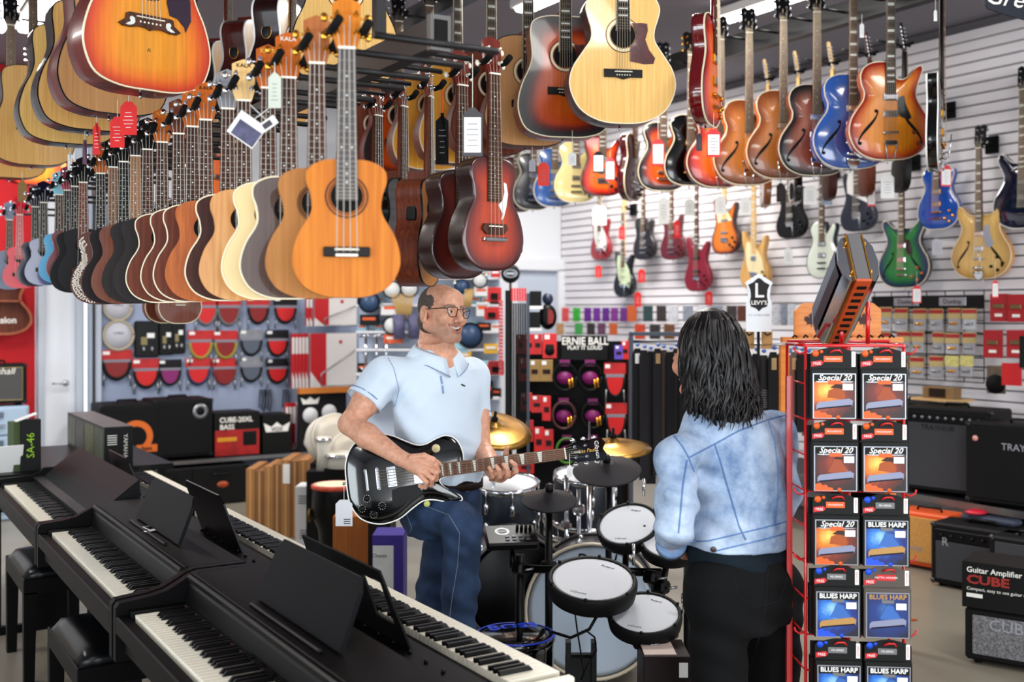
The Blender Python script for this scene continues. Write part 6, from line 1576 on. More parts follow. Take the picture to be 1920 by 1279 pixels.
# low step under his raised foot (hidden behind the keyboards)
q = man.matrix_basis @ Vector((float(RAN[0])+.04, float(RAN[1])-.05, 0))
zt_ = float(RAN[2])-.057
t = thing('foot_stool', 'small black foot stool under the raised foot of the man', 'stool', (q.x, q.y, 0), -TH)
MB().box((0, 0, zt_-.012), (.30, .24, .024), bev=.005).build('step', BLACK, t)
for sx in (-1, 1):
 for sy in (-1, 1): MB().tube([(sx*.12, sy*.09, zt_-.02), (sx*.135, sy*.105, 0)], .009, 6).build('leg', BLACK, t)
# ---- the black single cut guitar in his hands
bt = at(649, 906, 4.165); nt_ = at(1058, 851, 4.215)
Zv = (nt_-bt).normalized(); Yv = (FW*.985-UPV*.17); Yv = (Yv-Zv*Yv.dot(Zv)).normalized(); Xv = Yv.cross(Zv)
nutL = (nt_-bt).length
t, T = solid('black single cut electric guitar with white binding played by the man', (0, 0, 0), 0, 'lp', .455, .345, .052, nutL, GLOSSBLK, GLOSSBLK, neck=GLOSSBLK, bind=BINDW, inl='trap', arch=.012, pick=[(.275, .078, .036, 0), (.175, .078, .036, 0)], knobmat=BLACK, headmat=GLOSSBLK, board=wood('rosewood_warm', (112, 74, 58), (142, 98, 76), .5), fe=.272)
mw = Matrix((Xv, Yv, Zv)).transposed().to_4x4(); mw.translation = bt; t.matrix_world = mw
for c in t.children:
 if c.name.startswith('fretboard'): c_fb = c
hd_ = [c for c in t.children if c.name.startswith('headstock')][0]
text('Gibson', .024, WHTXT, hd_, (0, -.0012, .128), (PI/2, 0, 0), ext=.0002)
text('Les Paul', .020, M('gold_print'), hd_, (0, -.0012, .085), (PI/2, -PI/2, 0), ext=.0002, shear=.3)
MB().prism([(-.012, .022), (.012, .022), (.014, .05), (.008, .066), (-.008, .066), (-.014, .05)], -.0010, .0, 'y').build('truss_cover', BLACK, hd_)
text('Classic', .014, WHTXT, hd_, (0, -.0014, .043), (PI/2, -PI/2, 0), ext=.0002)
draped(T, [(.040, .27), (.075, .285), (.09, .24), (.115, .18), (.105, .165), (.05, .17), (.042, .2)], .007, BLACK, 'pickguard', t)
xx, zz = -.085, .355; yy = T.y(xx, zz)
MB().lathe([(.016, 0), (.016, .002), (0, .002)], (xx, yy, zz), 20, (PI/2, 0, 0)).lathe([(.005, .002), (.003, .016), (.0045, .020), (0, .022)], (xx, yy, zz), 10, (PI/2, 0, 0)).build('toggle_switch', CREAM, t)
for (kx, kz) in ((.30, .28), (.38, .20), (.20, .16), (.30, .11)):
 px_, pz_ = kx*.345, kz*.455; yy = T.y(px_, pz_); mb = MB()
 for k in range(10):
  a = 2*PI*k/10; mb.box((px_+.0135*math.cos(a), yy-.001, pz_+.0135*math.sin(a)), (.0022, .001, .0022))
 mb.build('knob_marks', WHTXT, t)['kind'] = 'stuff'
MB().lathe([(.012, 0), (.012, .0012), (0, .0014)], (.118, T.y(.118, .30)-.0005, .295), 16, (PI/2, 0, 0)).build('sticker', M('sticker_lime', (206, 208, 130), .5), t)
MB().prism([(-.0015, -.008), (.0015, -.008), (.0015, .008), (-.0015, .008)], 0, .001, 'y').build('strap_pin', CHROME, t, (0, .02, -.01))
# price card on a thread from the strap button
p0 = at(645, 912, 4.15); 
tg = tagcard('blank white price card hanging from the strap button of the black guitar', p0, .064, .100, M('card_white', (222, 224, 228), .8), -TH, False, .055)
mb = MB()
for k in range(3): mb.box((.012, -.0016, -.055-.070-.008*k), (.026, .0006, .004))
mb.build('print', M('tag_ink', (90, 88, 96), .8), tg)['kind'] = 'stuff'
tg2p = at(1072, 884, 4.20)
# ------------------------------------------------------------------ the woman, seen from behind
DW = 3.25; XW = (1360-960)/FPX*DW
def lw(px, py, d): return np.array(((px-960)/FPX*d-XW, d-DW, CAMZ-(py-HOR)/FPX*d), dtype=np.float32)
pb = at(1360, HOR, DW)
wom = thing('person', 'woman with wavy dark hair and light denim jacket, seen from behind', 'person', (pb.x, pb.y, 0), -TH)
WYAW = math.radians(33)
WHC = lw(1319, 672, 3.25)
# head faces left and away: -y of the head frame -> heading
WR = np.array(Matrix.Rotation(math.radians(-141), 3, 'Z') @ Matrix.Rotation(math.radians(3), 3, 'X'), dtype=np.float32)
def whs(P): return ((P-WHC) @ WR)/.97
LS2, LE2, LW2 = lw(1270, 858, 3.13), lw(1266, 985, 3.08), lw(1258, 1022, 3.28)
RS2, RE2, RW2 = lw(1452, 812, 3.36), lw(1470, 935, 3.42), lw(1420, 990, 3.55)
def whead(Q):
 d = ell(Q, (0, .014, .032), (.073, .092, .080))
 d = smin(d, ell(Q, (0, -.032, -.022), (.060, .056, .074)), .03)
 for s in (-1, 1):
  d = smin(d, cone(Q, (s*.052, .010, -.050), (s*.016, -.066, -.096), .018, .016), .022)
  d = smin(d, ell(Q, (s*.040, -.066, -.024), (.022, .020, .022)), .018)
 d = smin(d, cone(Q, (0, -.090, .010), (0, -.110, -.030), .007, .010), .010)
 d = smin(d, ell(Q, (0, -.084, -.062), (.020, .010, .012)), .01)
 d = smin(d, ell(Q, (0, -.070, -.096), (.020, .018, .018)), .016)
 for s in (-1, 1):
  d = smax(d, -ell(Q, (s*.031, -.100, .002), (.016, .016, .010)), .008); d = smin(d, ell(Q, (s*.075, .014, -.008), (.008, .018, .030)), .006)
  d = smin(d, ell(Q, (s*.031, -.083, .002), (.012, .012, .009)), .003)
 return d*.97
def wbody(P):
 d = whead(whs(P))
 d = smin(d, cone(P, lw(1338, 700, 3.27), lw(1352, 790, 3.27), .046, .054), .02)
 d = smin(d, loft(P, [(.85, .03, .03, .13, .09), (1.0, .03, .03, .13, .09), (1.2, .02, .02, .14, .085), (1.29, .0, .01, .12, .07), (1.35, -.01, .02, .06, .05)], WYAW), .02)
 a = chain(P, [LS2, LE2, LW2], [.045, .036, .026], .01); b = chain(P, [RS2, RE2, RW2], [.045, .036, .026], .01)
 # left hand resting against the body: palm and fingers
 h0 = LW2; h1 = lw(1278, 1034, 3.34); a = smin(a, cone(P, h0, h1, .022, .020), .01)
 for k, (dx, dz, ln) in enumerate(((0, 10, 26), (2, 4, 30), (3, -2, 29), (3, -8, 24))):
  f0 = lw(1280+dx, 1034+dz, 3.345); f1 = lw(1280+dx+ln*.55, 1036+dz, 3.35); f2 = lw(1280+dx+ln, 1040+dz, 3.345); a = smin(a, chain(P, [f0, f1, f2], [.0085, .008, .0065], .003), .003)
 a = smin(a, chain(P, [lw(1268, 1024, 3.30), lw(1282, 1012, 3.33), lw(1296, 1008, 3.34)], [.011, .009, .007], .003), .004)
 d = smin(d, a, .02); d = smin(d, b, .02)
 return d
link('body', sdf_mesh('body', wbody, (-.30, -.30, .84), (.30, .42, 1.66), .0045, skinmat('skin_woman', (222, 170, 146), None, None), attrs=None), None, wom)
# denim jacket
def denim(name, c_dark, c_light):
 if name in MATS: return MATS[name]
 m, nt, b = _new(name); N = nt.nodes; L = nt.links
 tc = N.new('ShaderNodeTexCoord'); n = N.new('ShaderNodeTexNoise'); n.inputs['Scale'].default_value = 7; n.inputs['Detail'].default_value = 7; n.inputs['Roughness'].default_value = .62; L.new(tc.outputs['Object'], n.inputs['Vector'])
 r = N.new('ShaderNodeValToRGB'); L.new(n.outputs['Fac'], r.inputs['Fac'])
 r.color_ramp.elements[0].position = .34; r.color_ramp.elements[1].position = .62
 r.color_ramp.elements[0].color = rgb(*c_dark); r.color_ramp.elements[1].color = rgb(*c_light)
 L.new(r.outputs['Color'], b.inputs['Base Color']); b.inputs['Roughness'].default_value = .85; b.inputs['Specular IOR Level'].default_value = .2
 n2 = N.new('ShaderNodeTexNoise'); n2.inputs['Scale'].default_value = 700; L.new(tc.outputs['Object'], n2.inputs['Vector'])
 bp = N.new('ShaderNodeBump'); bp.inputs['Strength'].default_value = .2; bp.inputs['Distance'].default_value = .004; L.new(n2.outputs['Fac'], bp.inputs['Height']); L.new(bp.outputs['Normal'], b.inputs['Normal'])
 MATS[name] = m; return m
JACK = denim('denim_light', (118, 142, 174), (198, 211, 228))
def jack_sdf(P):
 d = loft(P, [(.925, .045, .035, .168, .122), (.99, .045, .035, .176, .128), (1.08, .04, .03, .178, .122), (1.18, .03, .025, .186, .116), (1.27, .015, .02, .182, .104), (1.325, .005, .02, .135, .085), (1.37, -.005, .02, .085, .07), (1.40, -.01, .02, .066, .06)], WYAW, 2.3)
 # hem rises to the right
 a = chain(P, [LS2+np.array((.03, .02, .01)), LS2, LS2*.4+LE2*.6, LE2], [.056, .059, .056, .053], .03)
 a = smin(a, chain(P, [LE2, LW2], [.053, .044], .01), .02)
 a = np.maximum(a, plane(P, LW2, LW2-LE2))
 b = chain(P, [RS2+np.array((-.03, -.02, .0)), RS2, RE2], [.060, .063, .052], .03); b = smin(b, chain(P, [RE2, RW2], [.051, .042], .01), .02)
 d = smin(d, a, .024); d = smin(d, b, .026)
 # folds
 we = np.exp(-np.linalg.norm(P-lw(1300, 930, 3.12), axis=1)**2/.010); d = d+.008*wav(P, (30, 20, 75))*we+.0030*wav(P, (38, -26, 44), .7)
 w2 = np.exp(-np.linalg.norm(P-lw(1262, 975, 3.06), axis=1)**2/.008); d = d+.005*wav(P, (30, 0, 110))*w2
 w3 = np.exp(-np.linalg.norm(P-lw(1470, 880, 3.38), axis=1)**2/.012); d = d+.006*wav(P, (50, 20, 60))*w3
 w4 = np.exp(-((P[:, 2]-1.0)/.06)**2); d = d+.004*wav(P, (60, 30, 30), 1)*w4
 hem = plane(P, lw(1380, 1042, 3.15), (-.10, 0, -1.0)); d = smax(d, hem, .004)
 d = smax(d, -cone(P, lw(1344, 770, 3.28), lw(1338, 700, 3.28), .058, .07), .006)
 return d
jk = sdf_mesh('denim_jacket', jack_sdf, (-.32, -.32, .88), (.34, .44, 1.44), .0052, JACK)
link('denim_jacket', jk, None, wom)
TJK = bvh(jk); SEAMD = denim('denim_seam', (92, 122, 168), (132, 160, 198))
def seam(pix, r=.0024, nm='seam'): surf_line(TJK, pix, DW, lw, r, SEAMD, nm, wom, .0004, 8)
seam([(1291, 858), (1330, 838), (1385, 808), (1440, 787), (1476, 778)]); 
seam([(1236, 806), (1262, 815), (1280, 838), (1291, 858), (1301, 885)]); seam([(1340, 834), (1352, 870), (1366, 920), (1385, 985), (1398, 1012)]); seam([(1288, 862), (1280, 910), (1276, 960), (1272, 1000)])
seam([(1440, 790), (1452, 830), (1458, 880), (1458, 930), (1452, 985)]); seam([(1480, 790), (1484, 830), (1478, 870)])
for off in (0, 22): surf_line(TJK, [(1289, 1034-off*.8), (1330, 1036-off), (1380, 1024-off), (1430, 1012-off), (1480, 998-off)], DW, lw, .0022, SEAMD, 'waistband_seam', wom, .0003, 8)
q = on_surf(TJK, None, 1338, 1030, DW, lw, .001)
if q: MB().lathe([(.0085, 0), (.0085, .003), (.006, .0045), (0, .004)], q[0], 16, q[1].to_track_quat('Z', 'Y').to_matrix()).build('metal_button', M('copper_button', (120, 104, 96), .35, .8), wom)
# collar band
P = []; F = []; n = 26; cc = lw(1350, 776, 3.275)
for i in range(n):
 a = 2*PI*i/n; dv = np.array((math.cos(a), math.sin(a), 0))
 for (r_, z_) in ((.062, .0), (.072, .014), (.086, .0), (.092, -.022), (.088, -.024)): P.append(cc+dv*r_+np.array((0, 0, z_)))
for i in range(n):
 j = (i+1) % n
 for m_ in range(4): F.append((i*5+m_, i*5+m_+1, j*5+m_+1, j*5+m_))
MB().add(P, F, True).build('jacket_collar', JACK, wom)
# cuff
ax = Vector((LW2-LE2).tolist()).normalized()
MB().tube([Vector(LW2.tolist())-ax*.045, Vector(LW2.tolist())+ax*.004], .0465, 20).build('jacket_cuff', denim('denim_cuff', (96, 122, 160), (150, 174, 206)), wom)
# t-shirt strip, trousers
def tee(P): return loft(P, [(.845, .045, .035, .168, .122), (.90, .045, .035, .166, .120), (1.0, .045, .035, .15, .105)], WYAW, 2.3)+.003*wav(P, (30, 20, 90))
link('t_shirt', sdf_mesh('t_shirt', tee, (-.2, -.2, .83), (.28, .3, 1.02), .006, fabric('tee_teal', (30, 44, 54), .15)), None, wom)
LH, LK, LA = lw(1345, 1100, 3.20), lw(1352, 1380, 3.20), lw(1350, 1600, 3.24)
RHh, RK, RA_ = lw(1448, 1100, 3.36), lw(1446, 1360, 3.38), lw(1440, 1560, 3.42)
def trou(P):
 d = loft(P, [(.70, .06, .03, .165, .125), (.78, .055, .03, .178, .132), (.84, .05, .032, .172, .130), (.89, .045, .035, .160, .116)], WYAW, 2.4)
 a = chain(P, [LH, LK, LA], [.094, .076, .068], .02); b = chain(P, [RHh, RK, RA_], [.096, .078, .070], .02)
 d = smin(d, smin(a, b, .012), .03)
 d = np.maximum(d, .03-P[:, 2])
 w = np.exp(-((P[:, 2]-.68)/.10)**2)
 return d+.005*wav(P, (25, 15, 60))*w+.003*wav(P, (16, 9, 30), 2)
TRO = fabric('trousers_black', (19, 20, 23), .2, 7, 900, .1)
tm_ = sdf_mesh('trousers', trou, (-.22, -.26, .02), (.34, .40, .91), .0065, TRO); link('trousers', tm_, None, wom)
TTR = bvh(tm_); surf_line(TTR, [(1440, 1070), (1438, 1120), (1428, 1180), (1405, 1260)], DW, lw, .0016, M('seam_black', (34, 35, 40), .8), 'seat_seam', wom, .0003, 6)
surf_line(TTR, [(1375, 1078), (1385, 1120), (1412, 1140), (1462, 1128), (1476, 1085)], DW, lw, .0014, MATS['seam_black'], 'pocket_seam', wom, .0003, 6)
for an in (LA, RA_):
 c = Vector((float(an[0]), float(an[1]), 0)); dv = Vector((-.55, .83, 0)); rt = Vector((.83, .55, 0)); P = []; F = []
 for (f, w_, h_) in ((-.07, .030, .07), (-.02, .038, .08), (.05, .042, .06), (.12, .044, .045), (.16, .03, .035)):
  for (sx, zz) in ((-1, 0), (-1, .5), (-.5, 1), (.5, 1), (1, .5), (1, 0)): P.append(c+dv*f+rt*(w_*sx)+Vector((0, 0, h_*zz)))
 for i in range(4):
  for m_ in range(6): F.append((i*6+m_, i*6+(m_+1) % 6, (i+1)*6+(m_+1) % 6, (i+1)*6+m_))
 F += [tuple(range(6)), tuple(range(24, 30))]
 MB().add(P, F, True).build('shoe', M('shoe_black', (24, 24, 26), .5), wom)
# hair: volume plus wavy locks
HAIRM = M('hair_dark', (24, 17, 20), .40, var=.35, vs=14, spec=.45)
HSEC = [(1.285, -.010, -.02, .035, .035), (1.31, -.012, -.02, .070, .072), (1.345, -.012, -.015, .096, .098), (1.40, -.018, -.005, .104, .108), (1.46, -.030, .0, .103, .108), (1.53, -.040, .005, .100, .108), (1.575, -.042, .005, .090, .098), (1.61, -.043, .005, .068, .076), (1.632, -.043, .005, .040, .046), (1.643, -.043, .005, .012, .015)]
def hair_w(P):
 d = loft(P, HSEC, 0.0)
 S = np.array(sorted(HSEC)); cx = np.interp(P[:, 2], S[:, 0], S[:, 1]); cy = np.interp(P[:, 2], S[:, 0], S[:, 2])
 an = np.arctan2(P[:, 1]-cy, P[:, 0]-cx); dep = np.clip((1.60-P[:, 2])/.12, 0, 1)
 wv = an+.22*np.sin(P[:, 2]*46+an*2)*np.clip((1.54-P[:, 2])/.1, 0, 1)
 d = d+(.0030*np.sin(wv*17)+.0022*np.sin(wv*31+1)+.0016*np.sin(wv*53))*dep
 Q = whs(P)
 face = np.maximum(np.maximum(np.abs(Q[:, 0])-.058, Q[:, 1]+.030), np.abs(Q[:, 2]+.040)-.070)   # opening for the face
 return smax(d, -face, .008)
link('hair', sdf_mesh('hair', hair_w, (-.20, -.18, 1.26), (.14, .18, 1.66), .004, HAIRM), None, wom)
rr = random.Random(11); mb = MB(); S = np.array(sorted(HSEC))
for k in range(420):
 a = rr.uniform(-PI, PI)
 hd = math.atan2(.62, -.78)
 if abs((a-hd+PI) % (2*PI)-PI) < .85: continue
 z0 = rr.uniform(1.40, 1.636); z1 = rr.uniform(1.285, 1.36) if rr.random() < .75 else rr.uniform(1.34, 1.44)
 if z0-z1 < .06: continue
 n = 14; pts = []; ph = rr.uniform(0, 6.28); am = rr.uniform(.008, .024); tw = rr.uniform(-.22, .22); fl = rr.uniform(.0, .034)
 fq = rr.uniform(34, 46)
 for i in range(n):
  f = i/(n-1); z = z0+(z1-z0)*f
  cx, cy, rx, ry = [float(np.interp(z, S[:, 0], S[:, q])) for q in (1, 2, 3, 4)]
  if z < 1.345: rx, ry = max(rx, .092-.25*(1.345-z)), max(ry, .092-.25*(1.345-z))
  b = a+tw*f+am*9*math.sin(z*fq+ph)*min(1, f*1.5)*.9
  off = .002+.007*math.sin(z*fq*.9+ph+1.2)*min(1, f*2)+fl*max(0, f-.72)*3
  pts.append((cx+(rx+off)*math.cos(b), cy+(ry+off)*math.sin(b), z))
 w_ = rr.uniform(.0030, .0078)
 mb.tube(pts, [w_*(.35+.65*min(1, i/3))*(1 if i < n-4 else (n-1-i)/4+.06) for i in range(n)], 5)
mb.build('hair_locks', HAIRM, wom)['kind'] = 'stuff'
# ================================================================== drums
DB = M('drum_shell_blue', (40, 50, 62), .4); RUB = M('rubber_black', (26, 26, 29), .6); MESHH = M('mesh_head', (214, 216, 220), .75, var=.02, vs=300)
PADR = M('pad_cymbal', (54, 52, 56), .55)
def rotz(v): return Euler((0, 0, -TH)).to_matrix() @ Vector(v)
def tilt_matrix(nrm):
 Z = Vector(nrm).normalized(); up = Vector((0, 0, 1)) if abs(Z.z) < .7 else Vector((0, 1, 0)); Y = (up-Z*up.dot(Z)).normalized(); return Matrix((Y.cross(Z), Y, Z)).transposed()
def drum_pad(label, px, py, d, R, h, nrm, txt=True, outer=1.0):
 p = at(px, py, d)
 mm = Euler((0, 0, -TH)).to_matrix() @ tilt_matrix(nrm)
 t = thing('drum_pad', label, 'drum pad', p, group='electronic drum pads'); t.rotation_euler = mm.to_euler()
 MB().lathe([(R*.80, -h), (R*.96, -h*.82), (R, -h*.35), (R, -.004), (R*.97, .006), (R*.90, .004), (R*.88, -.004)], (0, 0, 0), 40).build('rim', RUB, t)
 MB().lathe([(R*.89, -.003), (R*.885, .0005), (R*.82, .0012), (0, .0016)], (0, 0, 0), 40).build('mesh_head', MESHH, t)
 for k in range(6):
  a = 2*PI*k/6+.3; MB().lathe([(.006, 0), (.006, .008), (0, .009)], (R*.965*math.cos(a), R*.965*math.sin(a), .003), 8).build('tension_bolt', BLACK, t)
 if txt:
  text('Roland', R*.11, M('tag_ink', (90, 88, 96), .8), t, (R*.42*.9, R*.52, .0019), (0, 0, -.5), ext=.0002)
  text('V-Drums', R*.10, MATS['tag_ink'], t, (-R*.35, -R*.58, .0019), (0, 0, -.35), ext=.0002)
 return t
def cym_pad(label, px, py, d, R, nrm, pole=True):
 p = at(px, py, d); mm = Euler((0, 0, -TH)).to_matrix() @ tilt_matrix(nrm)
 t = thing('cymbal_pad', label, 'cymbal', p); t.rotation_euler = mm.to_euler()
 MB().lathe([(R*.98, -.012), (R, -.006), (R*.97, -.003), (R*.34, .020), (R*.26, .030), (R*.14, .036), (0, .036)], (0, 0, 0), 44).lathe([(R*.98, -.012), (R*.3, .010), (0, .014)], (0, 0, 0), 44).build('pad', PADR, t)
 MB().lathe([(.016, .034), (.018, .045), (.015, .065), (.012, .068), (0, .069)], (0, 0, 0), 16).build('felt_nut', BLACK, t)
 return t
def pole(mb, a, b, r): mb.tube([a, b], r, 10)
drum_pad('large white mesh snare pad in front of the bass drum', 1111, 1086, 4.0, .165, .075, (.02, -.30, 1))
drum_pad('small white mesh pad at the front beside the woman', 1209, 1150, 3.95, .135, .060, (-.05, -.34, 1))
drum_pad('white mesh tom pad tilted towards the camera, highest of the pads', 1177, 983, 4.35, .128, .060, (-.25, -.55, 1))
drum_pad('white mesh tom pad half hidden behind the denim sleeve', 1258, 1010, 4.25, .125, .058, (-.12, -.52, 1))
cym_pad('large dark rubber cymbal pad below the guitar headstock', 1138, 880, 4.75, .150, (-.06, -.32, 1))
cym_pad('small dark rubber hi hat pad above the drum module', 1030, 936, 4.55, .116, (.0, -.25, 1))
# rack that carries the electronic kit
p = at(1130, 1100, 4.2)
rk = thing('drum_rack', 'black tubular rack holding the electronic drum pads', 'rack', (0, 0, 0))
def R_(px, py, d): return at(px, py, d)
def bar(a, b, r, nm='rack_tube', m=BLACK): MB().tube([a, b], r, 12).build(nm, m, rk)
bar(R_(1029, 950, 4.56), Vector((R_(1029, 950, 4.56).x, R_(1029, 950, 4.56).y, .06)), .016)
bar(R_(1141, 885, 4.76), Vector((R_(1141, 885, 4.76).x, R_(1141, 885, 4.76).y, .30)), .014)
v1 = R_(975, 1040, 4.45); bar(v1, Vector((v1.x, v1.y, 0)), .019); v2 = R_(1230, 1080, 4.25); bar(v2, Vector((v2.x, v2.y, 0)), .019); v3 = R_(1205, 1190, 3.90); bar(v3, Vector((v3.x, v3.y, 0)), .019); v4 = R_(1290, 1060, 4.5); bar(v4, Vector((v4.x, v4.y, 0)), .019)
bar(R_(968, 1066, 4.45), R_(1240, 1074, 4.25), .017, 'cross_tube'); bar(R_(1095, 1139, 4.05), R_(1175, 1124, 4.1), .020, 'cross_tube'); bar(R_(1200, 1212, 3.9), R_(1265, 1190, 4.25), .017, 'cross_tube'); bar(R_(1235, 1042, 4.28), R_(1330, 1062, 4.35), .022, 'cross_tube')
bar(R_(1174, 1016, 4.42), R_(1172, 1090, 4.3), .013); bar(R_(1252, 1040, 4.31), R_(1240, 1120, 4.25), .013); bar(R_(1111, 1100, 4.02), R_(1120, 1140, 4.07), .013); bar(R_(1208, 1190, 3.98), R_(1212, 1230, 3.95), .013)
for (px, py, d) in ((975, 1066, 4.44), (1029, 1063, 4.5), (1222, 1082, 4.22), (1205, 1205, 3.88), (1240, 1100, 4.22)):
 q = R_(px, py, d); c_ = MB().box((0, 0, 0), (.06, .055, .05), (0, .2, .3), bev=.01).build('clamp', BLACK, rk, q); MB().tube([(0, -.03, 0), (0, -.05, .004), (.03, -.055, .006)], .006, 6).build('wing_bolt', STEEL, c_)
for (px, py, d, ln) in ((1207, 930, 4.4, .07), (1188, 1060, 4.1, .08), (1280, 1150, 3.93, .07)):
 q = R_(px, py, d); MB().tube([q, q+Vector((0, 0, ln))], .006, 8).build('chrome_rod', CHROME, rk)
# cables
cb = MB().tube([R_(1035, 1185, 4.1), R_(1070, 1196, 4.05), R_(1105, 1180, 4.0), R_(1125, 1145, 4.02)], .006, 8); cb = tag(cb.build('cable', BLACK), 'black cable looping below the large snare pad', 'cable')
cb = MB().tube([R_(1075, 1125, 4.05), R_(1082, 1180, 4.05), R_(1090, 1230, 4.1), R_(1095, 1262, 4.15)], .003, 6); tag(cb.build('cable', BLACK), 'thin black cable running down in front of the bass drum', 'cable')
cb = MB().tube([R_(1098, 1182, 4.05), R_(1115, 1195, 4.05), R_(1118, 1220, 4.1), R_(1100, 1250, 4.1), R_(1090, 1275, 4.1)], .0035, 6); tag(cb.build('cable', BLACK), 'thin black cable curling right of the bass drum pedal', 'cable')
# drum module
p = R_(958, 1008, 4.5)
t = thing('drum_module', 'flat black drum module with buttons and silver emblem', 'module', p); t.rotation_euler = (math.radians(20), 0, -TH+.15)
MB().box((0, 0, 0), (.215, .15, .035), bev=.008).build('case', BLACK, t)
q = MB(); P, F = disc(.021, .031, 24); q.add([(a[0]-.035, a[2]*.9+.02, .0182) for a in P], F); q.box((-.035, .02, .0182), (.05, .004, .001)); q.build('emblem', M('emblem_silver', (200, 202, 206), .4), t)
for k in range(4): MB().lathe([(.007, 0), (.006, .018), (0, .019)], (.03+.018*k, .035, .017), 10).build('knob', BLACK, t)
mb = MB()
for i in range(4):
 for j in range(2): mb.box((-.02+.028*i, -.045+.022*j, .019), (.016, .010, .005))
mb.build('buttons', M('button_grey', (110, 112, 118), .5), t)['kind'] = 'stuff'
bar(R_(960, 1030, 4.5), R_(962, 1064, 4.46), .014)
# acoustic kit behind
def lug(mb, x, y, z): mb.lathe([(.010, -.02), (.012, 0), (.010, .02)], (x, y, z), 8)
def acoustic(label, px, py, d, R, H, nrm, shell=DB, head=None, emblem=False, lugs=8, rot_only=None):
 p = at(px, py, d); mm = Euler((0, 0, -TH)).to_matrix() @ tilt_matrix(nrm)
 t = thing('drum', label, 'drum', p, group='drums of the acoustic kit'); t.rotation_euler = mm.to_euler()
 MB().lathe([(R*.97, -H/2), (R, -H/2+.01), (R, H/2-.01), (R*.97, H/2)], (0, 0, 0), 44).build('shell', shell, t)
 for s in (-1, 1): MB().lathe([(R*1.0, s*(H/2-.012)), (R*1.045, s*(H/2-.012)), (R*1.045, s*(H/2+.016)), (R*1.01, s*(H/2+.016)), (R*1.0, s*(H/2))], (0, 0, 0), 44, ring=True).build('hoop', CHROME if R < .2 else shell, t)
 MB().lathe([(R*1.0, H/2+.002), (R*.9, H/2+.006), (0, H/2+.007)], (0, 0, 0), 44).build('drum_head', head or MESHH, t)
 for k in range(lugs):
  a = 2*PI*k/lugs+.2; x, y = (R+.008)*math.cos(a), (R+.008)*math.sin(a)
  MB().lathe([(.004, -.03), (.011, -.022), (.013, 0), (.011, .022), (.004, .03)], (x, y, H/2-.085), 8).tube([(x, y, H/2-.06), (x*1.02, y*1.02, H/2+.01)], .0035, 6).build('lug', CHROME, t)
  MB().lathe([(.004, -.03), (.011, -.022), (.013, 0), (.011, .022), (.004, .03)], (x, y, -H/2+.085), 8).tube([(x, y, -H/2+.06), (x*1.02, y*1.02, -H/2-.01)], .0035, 6).build('lug', CHROME, t)
 return t
t = acoustic('dark blue rack tom behind the guitarist knee', 948, 955, 5.6, .165, .27, (0, -.16, 1))
e = R_(0, 0, 1)
MB().prism([(-.03, 0), (-.012, .018), (.012, .018), (.03, 0), (.012, -.018), (-.012, -.018)], -.002, .002, 'y').build('badge', CHROME, t, (.045, -.160, .02), (0, 0, .28))
acoustic('dark blue rack tom right of the first one behind the cymbal pads', 1095, 935, 5.75, .16, .24, (.05, -.14, 1))
acoustic('dark blue floor tom behind the small tom pad', 1075, 960, 5.9, .15, .22, (0, -.1, 1))
bd = acoustic('bass drum with white front head lettered in black script', 1112, 1132, 5.0, .288, .34, (-.10, -1, .08), shell=M('bd_shell', (70, 66, 68), .35, coat=.3), head=M('bd_head', (196, 208, 222), .35), lugs=8)
MB().lathe([(.288, .170), (.296, .166), (.300, .19), (.292, .196), (.286, .19)], (0, 0, 0), 48, ring=True).build('front_hoop', M('hoop_cream', (220, 210, 190), .4), bd)
text('Pearl', .09, BLACK, bd, (0.012, .215, .1775), (0, 0, 0), ext=.0003, shear=.25)
bd2 = acoustic('black bass drum with grey hoop left of the white headed one', 963, 1092, 5.1, .235, .36, (.12, -1, .05), shell=M('bd_shell'), head=M('bd_black', (16, 16, 18), .3), lugs=6)
MB().lathe([(.235, .182), (.245, .178), (.249, .2), (.240, .206), (.234, .2)], (0, 0, 0), 48, ring=True).build('front_hoop', M('hoop_grey', (120, 116, 114), .4), bd2)
# bass drum pedal
p = R_(1092, 1262, 4.2)
t = thing('drum_pedal', 'black kick pad stand with silver footboard in front of the bass drum', 'pedal', (p.x, p.y, 0), -TH)
MB().box((0, .12, .14), (.12, .05, .28), bev=.01).box((-.05, .09, .17), (.02, .05, .34)).box((.05, .09, .17), (.02, .05, .34)).build('frame', BLACK, t)
MB().prism([(-.045, -.24), (.045, -.24), (.035, .06), (-.035, .06)], .0, .014, 'z').build('footboard', STEEL, t, (.03, -.02, .03), (math.radians(12), 0, 0))
# brass cymbals
BRASS = M('cymbal_brass', (196, 158, 92), .3, .9, var=.12, vs=12)
def cymbal(label, px, py, d, R, nrm):
 p = at(px, py, d); mm = Euler((0, 0, -TH)).to_matrix() @ tilt_matrix(nrm)
 t = thing('cymbal', label, 'cymbal', p); t.rotation_euler = mm.to_euler()
 MB().lathe([(R, -.022), (R*.8, -.010), (R*.5, .002), (R*.2, .012), (R*.17, .018), (R*.12, .030), (R*.05, .036), (.008, .037)], (0, 0, 0), 56).build('plate', BRASS, t)
 MB().lathe([(.018, .036), (.018, .05), (.008, .055), (.008, .085), (0, .086)], (0, 0, 0), 12).build('felt_and_nut', MATTE, t)
 a = at(px, py, d); s = thing('cymbal_stand', 'chrome stand under the %s' % label, 'stand', (a.x, a.y, 0), -TH)
 MB().tube([(0, 0, a.z-.01), (0, .01, .25)], .010, 8).build('pole', CHROME, s)
 for k in range(3):
  an = 2*PI*k/3+.4; MB().tube([(0, .01, .32), (.26*math.cos(an), .26*math.sin(an), .012)], .008, 8).build('leg', CHROME, s)
